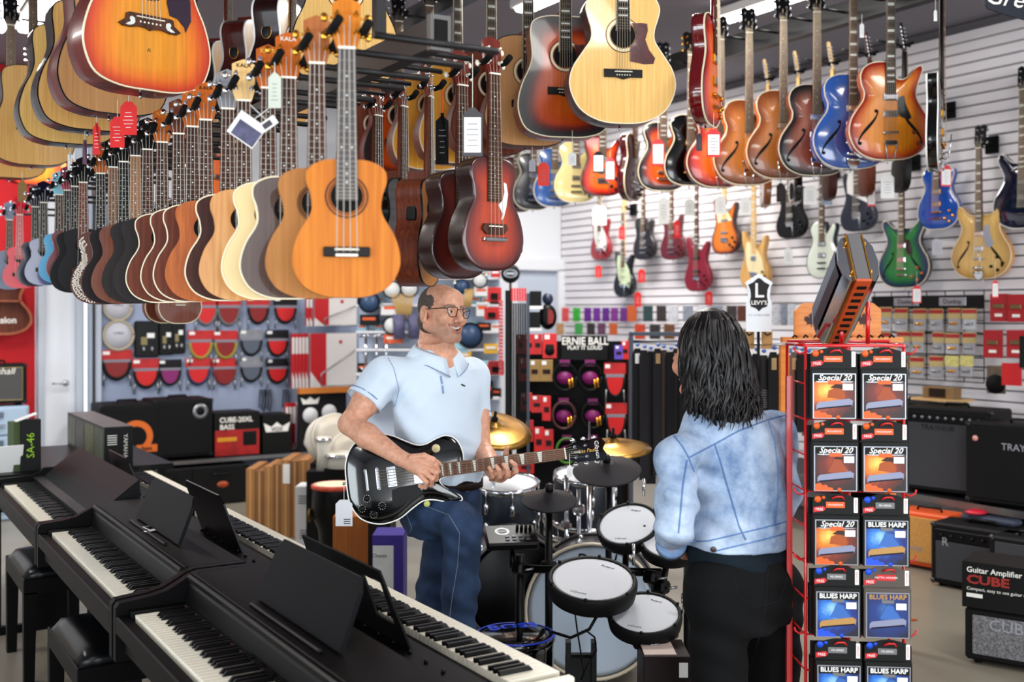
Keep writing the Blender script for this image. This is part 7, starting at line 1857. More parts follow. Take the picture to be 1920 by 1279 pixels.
cymbal('large brass cymbal edge showing right of the man at elbow height', 925, 800, 5.5, .20, (.16, -.42, 1))
cymbal('flat brass cymbal above the large rubber cymbal pad', 1150, 833, 5.6, .195, (-.02, -.16, 1))
# hi-hat rod
q = R_(1105, 790, 5.5); s = thing('hi_hat_stand', 'thin chrome hi hat rod behind the guitar headstock', 'stand', (q.x, q.y, 0), -TH)
MB().tube([(0, 0, q.z), (0, 0, .03)], .005, 8).build('rod', CHROME, s); MB().tube([(0, 0, .80), (0, 0, .03)], .013, 10).build('tube', CHROME, s)
for k in range(3): an = 2*PI*k/3; MB().tube([(0, 0, .30), (.24*math.cos(an), .24*math.sin(an), .01)], .008, 8).build('leg', CHROME, s)
for (px, py, d) in ((1062, 930, 5.3), (1085, 955, 5.3)):
 q = R_(px, py, d); s = thing('tom_stand', 'chrome stand with clamps at %s tom' % ('the left' if px < 1070 else 'the right'), 'stand', (q.x, q.y, 0), -TH)
 MB().tube([(0, 0, q.z+.1), (0, 0, .12)], .011, 10).build('pole', CHROME, s); MB().box((0, 0, q.z), (.06, .06, .05), bev=.012).box((0, 0, q.z-.14), (.05, .05, .04), bev=.01).build('clamp', CHROME, s)
 for k in range(3): an = 2*PI*k/3+1; MB().tube([(0, 0, .28), (.22*math.cos(an), .22*math.sin(an), .01)], .008, 8).build('leg', CHROME, s)
# blue topped stool
p = R_(966, 1188, 4.3)
t = thing('drum_stool', 'round glossy black seat with blue rim and blue lettering', 'stool', (p.x, p.y, 0), -TH)
BLU = M('boss_blue', (28, 84, 216), .3)
MB().lathe([(.135, 0), (.150, .02), (.152, p.z-.05), (.152, p.z-.02)], (0, 0, 0), 40).build('base', GLOSSBLK, t)
MB().lathe([(.153, p.z-.026), (.159, p.z-.024), (.159, p.z-.004), (.153, p.z)], (0, 0, 0), 48).build('rim', GLOSSBLK, t)
MB().lathe([(.1585, p.z-.005), (.155, p.z+.001), (.151, p.z+.0022), (.147, p.z+.001)], (0, 0, 0), 48, ring=True).build('blue_ring', BLU, t)
MB().lathe([(.148, p.z-.004), (.12, p.z+.004), (.06, p.z+.010), (0, p.z+.012)], (0, 0, 0), 40).build('top', GLOSSBLK, t)
text('BOSS', .075, BLU, t, (-.01, .060, p.z+.0105), (math.radians(3), 0, .30), ext=.0008, bold=.0012, sx=1.2)
# instrument box on the floor by the woman
p = R_(1248, 1225, 3.75)
t = thing('product_box', 'dark brown carton with white lettering on the floor left of the woman', 'box', (p.x, p.y, 0), -TH)
hh = p.z
MB().box((0, .06, hh/2), (.16, .20, hh), bev=.002).build('carton', M('carton_brown', (46, 30, 30), .4), t)
MB().box((-.02, .06, hh+.001), (.11, .16, .002)).build('leaflet', M('leaflet', (206, 190, 182), .6), t)
text('Instrument', .062, WHTXT, t, (-.012, -.0408, hh*.52), (PI/2, PI/2, 0), bold=.001)
MB().box((.055, -.041, hh-.045), (.03, .002, .05)).build('sticker', PAPER, t)
# ================================================================== harmonica display
DH = 3.1; ph = at(1600, HOR, DH); HRZ = -TH-math.radians(5)
WIRE = M('wire_red', (206, 22, 30), .3, coat=.4)
hr = thing('display_rack', 'red wire rack hung with harmonica boxes right of the woman', 'rack', (ph.x, ph.y, 0), HRZ)
ZT = 1.535
def wz(py): return CAMZ-(py-HOR)/FPX*DH
def wx(px): return (px-1600)/FPX*DH*1.02
x0, x1 = wx(1514), wx(1690)
for (x, y) in ((x0, 0), (x1, 0), (x0-.02, .20), (x1+.01, .20)):
 MB().tube([(x, y, .05), (x, y, ZT)], .0045, 8).build('post', WIRE, hr)
MB().box((x0-.026, .13, .72), (.016, .030, 1.44)).build('side_strip', WIRE, hr)
MB().tube([(x0, 0, ZT-.008), (x0, 0, ZT), (x1, 0, ZT), (x1, 0, ZT-.008)], .005, 8).tube([(x0-.02, .2, ZT+.006), (x1+.01, .2, ZT+.006)], .005, 8).tube([(x0, 0, ZT), (x0-.02, .2, ZT)], .005, 8).tube([(x1, 0, ZT), (x1+.01, .2, ZT)], .005, 8).build('top_frame', WIRE, hr)
for k in range(14):
 z = .10+k*.102
 m_ = MB().tube([(x0, .004, z), (x1, .004, z)], .0028, 6); m_.tube([(x1, 0, z), (x1+.01, .2, z)], .0026, 6).tube([(x0, 0, z), (x0-.02, .2, z)], .0026, 6); m_.build('cross_wire', WIRE, hr)
for z in (1.515, 1.115, .93, .72):
 for s, x in ((1, x1), (-1, x0)): MB().tube([(x, 0, z), (x+s*.018, -.006, z-.004), (x+s*.030, -.008, z+.004), (x+s*.033, -.006, z+.014)], .003, 6).build('side_hook', WIRE, hr)
MB().box((0, .1, .03), (.36, .36, .04), bev=.006).tube([(0, .1, .05), (0, .1, ZT)], .014, 10).build('base_and_mast', WIRE, hr)
for (px, zt_) in ((1592, 1.60), (1641, 1.66)): MB().tube([(wx(px), .10, ZT), (wx(px), .10, zt_)], .0065, 8).build('sign_pole', WIRE, hr)
FOIL = M('foil_silver', (176, 178, 184), .3, .7); ORA = M('print_orange', (226, 110, 30), .5); DKR = radial('print_darkred', (.0, 0, .07), .085, [(0, (190, 84, 34)), (.4, (120, 44, 22)), (.7, (66, 26, 20)), (1, (26, 14, 14))]); GLO = radial('print_glow', (-.022, 0, .078), .085, [(0, (255, 216, 120)), (.3, (240, 140, 40)), (.65, (140, 56, 20)), (1, (40, 16, 14))]); BLU2 = radial('print_blue', (-.015, 0, .075), .085, [(0, (170, 214, 246)), (.3, (60, 136, 214)), (.65, (20, 60, 140)), (1, (8, 14, 40))], .35); DBL = radial('print_navy', (0, 0, .07), .085, [(0, (90, 140, 190)), (.4, (30, 70, 140)), (1, (14, 26, 66))], .3); SKN = M('print_brown', (92, 42, 22), .6); REDL = M('print_red', (208, 32, 48), .5); CARTB = M('carton_black'); TAN = M('print_tan', (188, 150, 92), .5); KRAFT = M('carton_taupe', (96, 86, 78), .5)
TITLE = M('print_title', (238, 236, 232), .5)
BW, BH_, BD, TH_ = .128, .140, .034, .060
def hbox(kind):
 t = bpy.data.objects.new('harmonica_box', None); COL.objects.link(t); t.empty_display_size = .05
 blue = kind in ('B', 'N'); cart = KRAFT if kind == 'N' else CARTB
 MB().box((0, BD/2, BH_/2), (BW, BD, BH_), bev=.0015).build('carton', cart, t)
 z = BH_
 n = 12; arc = [(-BW/2, z)]+[(-BW/2+BW*k/n, z+TH_*.72+TH_*.28*math.sin(PI*k/n)) for k in range(n+1)]+[(BW/2, z)]
 tb = MB().prism(arc, .008, .011, 'y').build('hang_tab', cart, t)
 fy = -.0009
 MB().box((0, fy, BH_*.46), (BW*.92, .0012, BH_*.90)).build('silver_border', FOIL, t)
 MB().box((0, fy-.0008, BH_*.46), (BW*.875, .0012, BH_*.865)).build('picture', {'H': GLO, 'S': DKR, 'B': BLU2, 'N': DBL}[kind], t)
 MB().box((0, fy-.0012, BH_*.82), (BW*.875, .0010, BH_*.145)).build('title_band', CARTB if kind != 'N' else DBL, t)
 if not blue:
  text('Special 20', .0225, TITLE, t, (0, fy-.0022, BH_*.825), ext=.0003, shear=.35, bold=.0003)
  MB().prism([(-.045, BH_*.735), (.045, BH_*.735), (.052, BH_*.755), (-.052, BH_*.755)], fy-.0024, fy-.0012, 'y').build('wing_bar', FOIL, t)
  MB().box((0, fy-.0026, BH_*.735), (.036, .0012, .010), bev=.0005).build('badge', ORA, t)
 else:
  text('BLUES HARP', .0185, TAN if kind == 'N' else TITLE, t, (0, fy-.0022, BH_*.825), ext=.0003, bold=.0005)
  MB().box((0, fy-.0026, BH_*.735), (.034, .0012, .009), bev=.0005).build('badge', M('badge_msblue', (60, 110, 190), .5), t)
 # printed player
 fg = SKN if not blue else M('print_paleblue', (70, 120, 186), .5)
 if kind == 'H':
  MB().prism([(-.012, .088), (.006, .100), (.028, .094), (.040, .080), (.030, .082), (.012, .086)], fy-.0028, fy-.0014, 'y').build('printed_hat', M('print_hat', (66, 34, 26), .6), t)
  MB().prism([(-.020, .060), (-.016, .080), (0, .087), (.020, .084), (.030, .066), (.026, .056)], fy-.0026, fy-.0014, 'y').build('printed_head', M('print_face', (176, 96, 40), .6), t)
 else:
  MB().prism([(-.022, .056), (-.010, .078), (-.006, .090), (.006, .096), (.014, .092), (.018, .080), (.034, .060), (.030, .052)], fy-.0026, fy-.0014, 'y').build('printed_player', fg if blue else M('print_skin2', (170, 92, 56), .6), t)
  MB().prism([(-.004, .092), (.004, .101), (.016, .098), (.020, .090)], fy-.0030, fy-.0018, 'y').build('printed_hat', M('print_hat', (66, 34, 26), .6) if not blue else DBL, t)
 # printed harmonica
 hm = MB().prism([(-.050, .028), (.048, .038), (.050, .052), (.040, .058), (-.044, .047), (-.050, .040)], fy-.0034, fy-.0014, 'y').build('printed_harmonica', M('print_steel', (150, 154, 176), .4) if kind != 'B' else TAN, t)
 MB().prism([(-.046, .027), (.046, .037), (.046, .041), (-.046, .031)], fy-.0038, fy-.0030, 'y').build('printed_holes', M('print_holes', (44, 40, 60), .5), t)
 if kind != 'N':
  blob = ORA if not blue else M('print_bluelight', (32, 96, 214), .5)
  MB().prism([(-.056, .003), (-.006, .003), (-.008, .011), (-.020, .013), (-.026, .020), (-.036, .018), (-.042, .025), (-.056, .021)], fy-.0030, fy-.0014, 'y').lathe([(.006, 0), (.006, .001), (0, .001)], (.010, fy-.0014, .006), 10, (PI/2, 0, 0)).build('print_bubbles', blob, t)
 MB().box((.036, fy-.0034, BH_*.645), (.028, .0008, .018)).build('price_sticker', PAPER, t)
 # tab print
 ty = .0075
 MB().box((-.002, ty-.0005, z+TH_*.46), (.052, .001, .017), bev=.0004).build('tab_badge', {'H': ORA, 'S': ORA, 'B': M('badge_msblue'), 'N': REDL}[kind], t)
 text('PROGRESSIVE' if not blue else ('MS-SERIES' if kind == 'B' else 'MATTH. HOHNER'), .0068 if not blue else .0078, TITLE, t, (-.002, ty-.0014, z+TH_*.46), ext=.0002)
 MB().prism([(-.062, z+.006), (-.034, z+.010), (-.028, z+.017), (-.034, z+.024), (-.062, z+.020)], ty-.0008, ty+.0002, 'y').build('free_arrow', REDL, t)
 text('FREE', .0105, TITLE, t, (-.046, ty-.0014, z+.0148), ext=.0002)
 MB().box((.054, ty-.0005, z+TH_*.45), (.011, .001, .042), bev=.0004).build('maker_label', TITLE, t)
 text('HOHNER', .0072, REDL, t, (.054, ty-.0012, z+TH_*.45), (PI/2, -PI/2, 0), ext=.0002)
 MB().lathe([(.0095, 0), (.0095, .001), (0, .001)], (-.050, ty, z+.043), 12, (PI/2, 0, 0)).lathe([(.005, 0), (.005, .001), (0, .001)], (-.034, ty, z+.048), 10, (PI/2, 0, 0)).build('key_bubble', ORA if not blue else M('print_bluelight', (32, 96, 214), .5), t)
 MB().tube([(-.012, ty-.004, z+.046), (.0, ty-.008, z+.052), (.014, ty-.008, z+.052), (.022, ty-.004, z+.044)], .003, 6).build('peg_tip', WIRE, t)
 tag(t, None, 'box', 'harmonica boxes on the red rack')
 return t
protos = {k: hbox(k) for k in 'HSBN'}
used = set()
rows = [(783, 'HS', 'top row'), (917, 'SH', 'second row'), (1053, 'HB', 'third row'), (1186, 'BN', 'fourth row'), (1322, 'BB', 'bottom row')]
desc = {'H': 'orange harmonica box with a hatted player', 'S': 'dark red harmonica box with a standing player', 'B': 'blue harmonica box with black border', 'N': 'navy harmonica box with tan title'}
for ri, (by, kinds, rn) in enumerate(rows):
 for ci, (px, kd) in enumerate(zip((1559, 1647), kinds)):
  lab = '%s in the %s, %s column' % (desc[kd], rn, ('left', 'right')[ci])
  loc = Vector((ph.x, ph.y, 0))+Euler((0, 0, HRZ)).to_matrix() @ Vector((wx(px+ri*2), -.052, wz(by)))
  if kd not in used: o = protos[kd]; used.add(kd); o.location = loc; o.rotation_euler = (0, 0, HRZ); o['label'] = lab
  else: o = dup(protos[kd], loc, HRZ, lab)
  l2 = Vector((ph.x, ph.y, 0))+Euler((0, 0, HRZ)).to_matrix() @ Vector((wx(px+ri*2)-.006, -.012, wz(by)-.004))
  b = MB().box((0, BD*.45, BH_/2), (BW, BD*.9, BH_)).box((0, .010, BH_+.022), (BW, .003, .046)).build('harmonica_box', CARTB, None, l2, (0, 0, HRZ))
  tag(b, 'black harmonica box hung behind the front one, %s, %s column' % (rn, ('left', 'right')[ci]), 'box', 'harmonica boxes behind the front ones')
# giant display harmonica on top
c0 = at(1620, 524, 3.0); Lv = (FW*.82-UPV*.57).normalized(); Dv = (FW*.57+UPV*.82).normalized(); Tv = Lv.cross(Dv)*-1
Tv = RT.copy(); 
t = thing('display_harmonica', 'giant chrome display harmonica tilted on top of the red rack', 'harmonica', (0, 0, 0))
m4 = Matrix((Tv, Lv, Dv)).transposed().to_4x4(); m4.translation = c0; t.matrix_world = m4
LL, DD = .34, .160
MB().box((0, LL/2, DD/2), (.040, LL, DD), bev=.003).build('comb', M('comb_grey', (104, 102, 104), .6), t)
MB().box((0, LL/2, -.002), (.042, LL, .008)).build('mouth_strip', M('comb_orange', (196, 92, 40), .5), t)
for k in range(10): MB().box((0, .030+k*.031, -.007), (.026, .011, .004)).build('reed_hole', MATTE, t)
for s in (-1, 1):
 MB().box((s*.0225, LL/2, DD/2), (.004, LL, DD+.004)).build('reed_plate', GOLD, t)
 pf = [(.0245, .004), (.036, .002), (.050, .030), (.056, .075), (.050, .125), (.034, .154), (.0245, .156)]
 MB().prism([(s*x, z) for x, z in pf], .012, LL-.012, 'y').build('cover_plate', CHROME, t)
 # printed black cover artwork
 MB().prism([(s*.0565, .035), (s*.0585, .075), (s*.0535, .122), (s*.052, .122), (s*.057, .075), (s*.055, .035)], .03, LL-.03, 'y').build('printed_cover', M('cover_black', (30, 26, 34), .2, var=.6, vs=40), t)
 for (yy, zz) in ((.006, .030), (.006, .130), (LL-.006, .03)): MB().lathe([(.006, 0), (.005, .004), (0, .005)], (s*.025, yy, zz), 10, (0, s*PI/2, 0)).build('rivet', GOLD, t)
# ================================================================== accessory walls
def P_(px, py, d): return at(px, py, d)
_SEQ = {}
def uniq(lab):
 _SEQ[lab] = _SEQ.get(lab, 0)+1
 return lab if _SEQ[lab] == 1 else lab+' (%s)' % ORD[_SEQ[lab]-1]
COILS = {}
def cable_pack(label, px, py, d, w, h, tab, win, coil, rz=-TH, plane_y=None, hdr=True, group='cable packs on the wall'):
 """hang card: red header, window strip, half round window and a cable coiled round it; centre of the card at the pixel"""
 p = at(px, py, d) if plane_y is None else on_y(px, py, plane_y)
 key = (tab.name, win.name, coil.name, round(w, 3), round(h, 3), hdr)
 rr_ = 0 if plane_y is not None else rz
 if key in COILS: return dup(COILS[key], p, rr_, label, group)
 t = thing('cable_pack', label, 'cable', p, rr_, group); COILS[key] = t
 MB().box((0, 0, h*.34), (w, .006, h*.30)).build('header_card', tab, t)
 if hdr:
  MB().box((-w*.34, -.004, h*.40), (w*.22, .002, h*.10)).build('price_label', PAPER, t)
  MB().box((0, -.004, h*.15), (w*.86, .003, h*.085)).build('name_strip', M('strip_grey', (150, 148, 158), .6), t)
 pts = [(w*.40*math.cos(a), h*.10+h*.46*math.sin(a)) for a in np.linspace(PI, 2*PI, 14)]
 MB().prism(pts, -.005, .003, 'y').build('window_card', win, t)
 ring = [(w*.43*math.cos(a), -.006, h*.10+h*.50*math.sin(a)) for a in np.linspace(PI, 2*PI, 16)]
 MB().tube(ring, w*.055, 8).tube([(q[0]*.94, .006, q[2]-h*.02) for q in ring], w*.05, 8).build('coiled_cable', coil, t)
 MB().tube([(-w*.40, -.006, -h*.22), (-w*.44, -.008, -h*.62)], w*.030, 6).tube([(w*.40, -.006, -h*.22), (w*.44, -.008, -h*.64)], w*.030, 6).build('plugs', STEEL, t)
 return t
RT1 = M('card_red', (196, 40, 42), .5, var=.25, vs=12); RW1 = M('window_red', (214, 32, 36), .45); RW2 = M('window_darkred', (150, 26, 30), .45); GW1 = M('window_grey', (104, 112, 126), .5); PW1 = M('window_purple', (150, 36, 122), .5); CBK = M('cable_black', (24, 24, 28), .5); CYE = M('cable_olive', (164, 156, 62), .5); CBL = M('cable_navy', (34, 42, 92), .5); CGR = M('cable_grey', (120, 120, 122), .5); CRD = M('cable_red', (132, 26, 28), .5); BT1 = M('card_black', (40, 38, 44), .5, var=.3, vs=20); GT1 = M('card_grey', (150, 152, 158), .5, var=.2, vs=16); WW1 = M('window_white', (216, 216, 222), .5)
YW = 9.945
LP = [
 (386, 584, 46, 60, RT1, RW1, CGR, 'red cable pack with grey coil, leftmost in the top row beside the hanging ukuleles'), (429, 584, 48, 62, RT1, RW2, CGR, 'red cable pack with grey coil, second in the top row'), (484, 583, 46, 58, RT1, RW2, CBK, 'red cable pack with black coil in the top row'), (535, 583, 48, 56, BT1, RW1, CBK, 'black topped cable pack with red window in the top row'),
 (376, 648, 47, 58, RT1, RW1, CYE, 'red cable pack with olive coil, left one of two in the middle row'), (423, 648, 47, 58, RT1, RW2, CYE, 'red cable pack with olive coil, right one of two in the middle row'), (471, 644, 46, 54, GT1, GW1, CBK, 'grey cable pack with black coil in the middle row'), (520, 645, 46, 56, BT1, RW1, CBK, 'black topped cable pack with red window in the middle row'),
 (219, 686, 54, 58, RT1, RW2, CBK, 'red cable pack with black coil below the round white pack'), (274, 702, 50, 58, RT1, RW1, CBK, 'bright red cable pack right of the one below the white pack'), (319, 700, 42, 52, BT1, PW1, CBK, 'black and purple cable pack in the bottom row'), (372, 698, 48, 54, RT1, RW1, CBL, 'red cable pack with navy coil in the bottom row'), (421, 698, 47, 54, RT1, RW2, CRD, 'red cable pack with dark red coil in the bottom row'), (471, 694, 46, 52, GT1, GW1, CBK, 'grey cable pack with black coil in the bottom row'), (520, 697, 46, 52, BT1, RW1, CBK, 'black topped cable pack with red window in the bottom row'),
]
for (px, py, w, h, a, b, c, lab) in LP:
 k = 10.0/2050
 cable_pack(lab, px, py, 0, w*k, h*k, a, b, c, plane_y=YW)
for i, (px, py, r, lab) in enumerate([(221, 576, 24, 'round white cable reel pack at the top left of the display wall'), (222, 629, 26, 'round white cable reel pack below another one')]):
 p = on_y(px, py, YW); k = 10.0/2050; t = thing('cable_pack', lab, 'cable', p, 0, 'round cable packs')
 MB().lathe([(r*k*.9, 0), (r*k*.9, .006), (0, .008)], (0, 0, 0), 24, (PI/2, 0, 0)).build('label_disc', M('disc_pale', (206, 206, 214), .6), t)
 MB().tube([(r*k*math.cos(a), -.004, r*k*math.sin(a)) for a in np.linspace(0, 2*PI, 25)], r*k*.10, 8).build('coiled_cable', M('cable_cream', (190, 180, 160), .5), t)
 text('CABLE', .03, M('tag_ink'), t, (0, -.010, .02))
for i, (px, py, w, h) in enumerate([(275, 636, 44, 66), (311, 634, 27, 62), (334, 630, 26, 66)]):
 k = 10.0/2050; p = on_y(px, py, YW); t = thing('cable_pack', 'black cable bag with white labels, %s of three beside the white reel' % ORD[i], 'cable', p, 0, 'black cable bags')
 MB().box((0, 0, 0), (w*k, .03, h*k), bev=.012).build('bag', M('bag_black', (22, 22, 25), .3), t)
 MB().box((w*k*.15, -.017, h*k*.10), (w*k*.3, .002, h*k*.13)).build('price_label', PAPER, t); MB().box((-w*k*.12, -.017, -h*k*.05), (w*k*.25, .002, h*k*.22)).build('print_label', M('label_gold', (150, 140, 100), .5), t)
 MB().tube([(-w*k*.15, -.018, -h*k*.2), (-w*k*.13, -.018, -h*k*.38)], .012, 8).tube([(w*k*.2, -.018, -h*k*.2), (w*k*.2, -.018, -h*k*.38)], .012, 8).build('plugs', STEEL, t)
# hanging loose cable ends
for i, px in enumerate((492, 503, 536)):
 p = on_y(px, 742, YW); k = 10/2050
 MBc = MB()
 for q in range(3): MBc.tube([(q*.02-.02, 0, .06), (q*.03-.03, -.01, -.05), (q*.022-.03, 0, -.11-.02*q)], .006, 6)
 tag(MBc.build('cable_bundle', CBK, None, p), 'black cable ends dangling on the display wall, %s from the left' % ORD[i], 'cable', 'dangling cable ends')
# drumhead boxes, red and white, on the back wall
k = 10.3/2050
def headbox(label, px0, px1, py0, py1, spines, yv=9.80):
 a = on_y(px0, (py0+py1)/2, yv); b = on_y(px1, (py0+py1)/2, yv); h = (py1-py0)*k; w = b.x-a.x
 for s in range(spines):
  x = a.x+.02+s*.034; t = thing('drumhead_box', '%s spine, %s from the left' % (label, ORD[s]), 'box', (x, yv, a.z-h/2), 0, 'flat drumhead boxes')
  MB().box((0, .0, h/2), (.028, .03, h)).build('carton', M('box_red', (200, 30, 44), .5), t); MB().box((0, -.016, h*.78), (.024, .002, h*.3)).build('white_print', M('box_white', (226, 222, 220), .6), t)
  MB().prism([(-.012, 0), (.012, 0), (.012, h*.15), (-.012, h*.3)], -.017, -.0155, 'y').build('white_corner', M('box_white'), t)
 x = a.x+.02+spines*.034; ww = b.x-x; t = thing('drumhead_box', '%s, wide red and white front panel' % label, 'box', (x+ww/2, yv, a.z-h/2), 0, 'flat drumhead boxes')
 MB().box((0, .01, h/2), (ww, .04, h)).build('carton', M('box_white'), t); MB().box((-ww*.33, -.0115, h/2), (ww*.34, .002, h)).build('red_panel', M('box_red'), t)
 MB().prism([(-ww*.5, 0), (-ww*.25, 0), (-ww*.5, h*.3)], -.014, -.0125, 'y').build('white_corner', M('box_white'), t); MB().lathe([(.018, 0), (.018, .002), (0, .002)], (ww*.15, -.011, h*.84), 12, (PI/2, 0, 0)).build('red_dot', REDL, t)
 MB().tube([(-ww*.3, -.05, h*.02), (-ww*.3, -.05, h*.25), (ww*.5, -.05, h*.72)], .006, 6).tube([(-ww*.3, -.05, h*.02), (ww*.5, -.05, h*.02)], .006, 6).build('wire_holder', STEEL, t)
headbox('upper red and white drumhead box', 572, 668, 556, 612, 2); headbox('lower red and white drumhead box', 545, 668, 626, 728, 5)
headbox('floor level red and white drumhead box', 533, 568, 758, 858, 3, 9.5)
# black board with white drumheads
p = on_y(604, 860, 9.3)
t = thing('display_board', 'black sample board with white discs and a crown emblem', 'board', (p.x, 9.3, p.z)); w, h = .46, .60
MB().box((0, 0, h/2), (w, .03, h)).build('panel', M('board_black', (34, 32, 36), .6), t); MB().box((.12, -.02, h+.02), (w+.25, .06, .05)).build('header', M('header_orange', (206, 134, 52), .6), t)
for (x, z) in ((-.12, .40), (.06, .42), (-.11, .16), (.10, .20)): MB().lathe([(.07, 0), (.07, .004), (0, .006)], (x, -.016, z), 22, (PI/2, 0, 0)).build('sample_disc', M('disc_white', (222, 222, 222), .6), t)
MB().lathe([(.025, 0), (.025, .004), (0, .004)], (-.11, -.021, .16), 16, (PI/2, 0, 0)).build('disc_dot', MATTE, t)
MB().prism([(-.19, .50), (-.05, .50), (-.03, .56), (-.08, .535), (-.12, .565), (-.16, .535), (-.21, .56)], -.018, -.015, 'y').build('crown_emblem', WHTXT, t)
# white timbale shells on the floor before it
for i, (px, py, r, lab) in enumerate([(622, 822, .16, 'white drum shell lying on its side left of the man elbow'), (648, 850, .14, 'white drum shell stacked right of the first shell')]):
 p = P_(px, py, 7.6); t = thing('drum', lab, 'drum', p, group='white drum shells'); t.rotation_euler = (math.radians(78), 0, -TH+.5)
 MB().lathe([(r, -.09), (r*1.04, -.085), (r*1.04, -.06), (r, -.055), (r, .055), (r*1.04, .06), (r*1.04, .085), (r, .09)], (0, 0, 0), 32).build('shell', M('shell_white', (214, 210, 200), .35), t); MB().lathe([(r, .091), (r*.5, .096), (0, .097)], (0, 0, 0), 32).build('drum_head', M('head_beige', (206, 198, 184), .5), t)
 s = thing('low_stand', 'dark stand under the %s' % lab, 'stand', (p.x, p.y, 0), -TH); MB().box((0, 0, (p.z-r)/2), (.26, .22, max(.05, p.z-r))).build('block', MATTE, s)
for i, (px, py, w, h, lab) in enumerate([(607, 850, .10, .22, 'small chrome and white bongo left of the hand drum'), (640, 862, .20, .10, 'white rounded practice pads beside the man elbow')]):
 p = P_(px, py, 7.2); t = thing('percussion', lab, 'percussion', p, -TH)
 MB().lathe([(w*.5, -h/2), (w*.42, 0), (w*.5, h/2-.01), (w*.46, h/2), (0, h/2)], (0, 0, 0), 22).build('shell', M('shell_white'), t); MB().lathe([(w*.5, h/2-.03), (w*.54, h/2-.03), (w*.54, h/2-.01)], (0, 0, 0), 22).build('rim', CHROME, t)
 s = thing('low_stand', 'dark shelf block under the %s' % lab, 'stand', (p.x, p.y, 0), -TH); MB().box((0, .0, (p.z-h/2)/2), (.2, .16, p.z-h/2)).build('block', MATTE, s)
# drum accessory shelving behind the man
DS = 9.2
p = P_(800, 640, DS)
sh = thing('drum_shelving', 'pale shelving with drum accessories behind the man', 'shelf', (p.x, p.y, 0), -TH)
def sx(px): return (px-800)/FPX*DS
def sz(py): return CAMZ-(py-HOR)/FPX*DS
MB().box(((sx(672)+sx(936))/2, .04, 1.1), (sx(936)-sx(672), .03, 2.2)).build('back_panel', M('panel_pale', (196, 206, 222), .7), sh)
for py in (523, 573, 622, 655, 700, 745): MB().box(((sx(672)+sx(936))/2, -.06, sz(py)), (sx(936)-sx(672), .18, .018)).build('shelf_board', M('shelf_white', (222, 222, 226), .6), sh)
def shp(px, py, dd=-.06): return Vector((p.x, p.y, 0))+Euler((0, 0, -TH)).to_matrix() @ Vector((sx(px), dd, sz(py)))
def drumhead(px, py, r, lab, dark=False):
 q = shp(px, py, -.16); R = r/FPX*DS; t = thing('drumhead', lab, 'drumhead', q, -TH, 'boxed and bare drumheads'); 
 MB().lathe([(R*.84, -.004), (R*.84, .004), (0, .006)], (0, 0, 0), 24, (PI/2, 0, 0)).build('skin', M('disc_white') if not dark else M('disc_blue', (70, 96, 130), .4), t)
 MB().tube([(R*.92*math.cos(a), 0, R*.92*math.sin(a)) for a in np.linspace(0, 2*PI, 25)], R*.10, 6).build('hoop', MATTE, t)
for (px, py, r, lab, dk) in ((739, 544, 17, 'white drumhead left above the sticks behind the man head', 0), (771, 542, 17, 'white drumhead right above the sticks behind the man head', 0), (739, 610, 17, 'white drumhead below the orange labelled boxes', 0), (901, 527, 14, 'white ringed drumhead upper right of the man', 0), (868, 538, 14, 'bluish drumhead touching the man forehead', 1), (883, 628, 24, 'dark drumhead behind the man chin', 1), (697, 567, 20, 'black snare drum head in a pale box left of the sticks', 1)):
 drumhead(px, py, r, lab, dk)
BOXC = [('white', (226, 226, 226)), ('orange', (226, 110, 50)), ('pale_blue', (168, 206, 220)), ('yellow', (222, 180, 60)), ('black', (34, 34, 38)), ('red', (206, 34, 40))]
def minibox(px, py, w, h, ci, lab, dd=-.10, dep=.10, grp='small boxes on the drum shelving'):
 q = shp(px, py, dd); t = thing('accessory_box', lab, 'box', q, -TH, grp); W_, H_ = w/FPX*DS, h/FPX*DS
 MB().box((0, 0, 0), (W_, dep, H_), bev=.002).build('carton', M('mini_'+BOXC[ci][0], BOXC[ci][1], .5), t)
 MB().box((0, -dep/2-.001, H_*.12), (W_*.7, .002, H_*.25)).build('print', M('mini_'+BOXC[(ci+1) % 2 if ci > 1 else 1-ci][0], BOXC[(ci+1) % 2 if ci > 1 else 1-ci][1], .5), t)
for (px, py, w, h, ci, lab) in ((737, 580, 38, 22, 0, 'white and orange box left of the drumsticks'), (862, 641, 34, 40, 2, 'pale blue box beside the man jaw'), (866, 666, 38, 16, 3, 'yellow box under the pale blue box'), (921, 653, 26, 18, 3, 'yellow and black box right of the dark drumhead'), (696, 600, 34, 20, 4, 'black box with pale label at the left of the shelving'), (905, 580, 22, 26, 0, 'white box right of the man glasses'), (908, 612, 26, 14, 4, 'black box under the white box at the right'), (740, 635, 34, 16, 1, 'orange box above the shirt collar left'), (905, 690, 30, 30, 2, 'pale box behind the man shoulder'), (912, 730, 26, 34, 4, 'dark carton behind the man shoulder low'), (903, 547, 26, 18, 0, 'small white box under the ringed drumhead'), (690, 540, 30, 20, 2, 'pale blue box at the top left of the shelving'), (705, 720, 30, 26, 4, 'black carton left behind the shirt sleeve'), (730, 690, 30, 26, 4, 'black box behind the shirt shoulder')):
 minibox(px, py, w, h, ci, lab)
rb = random.Random(5)
for r_, (py, sn) in enumerate(((513, 'top'), (563, 'second'), (612, 'third'), (690, 'fifth'), (735, 'lowest'))):
 for c_, px in enumerate((680, 712, 848, 890, 912, 929)):
  hh = rb.choice((14, 18, 16)); ci = rb.choice((0, 2, 4, 5, 4, 0)); minibox(px, py+9-hh/2, rb.choice((18, 22, 14)), hh, ci, 'small %s box on the %s shelf behind the man, %s from the left' % (BOXC[ci][0].replace('_', ' '), sn, ORD[c_]), -.01, .06)
STK = M('stick_hickory', (206, 176, 122), .5)
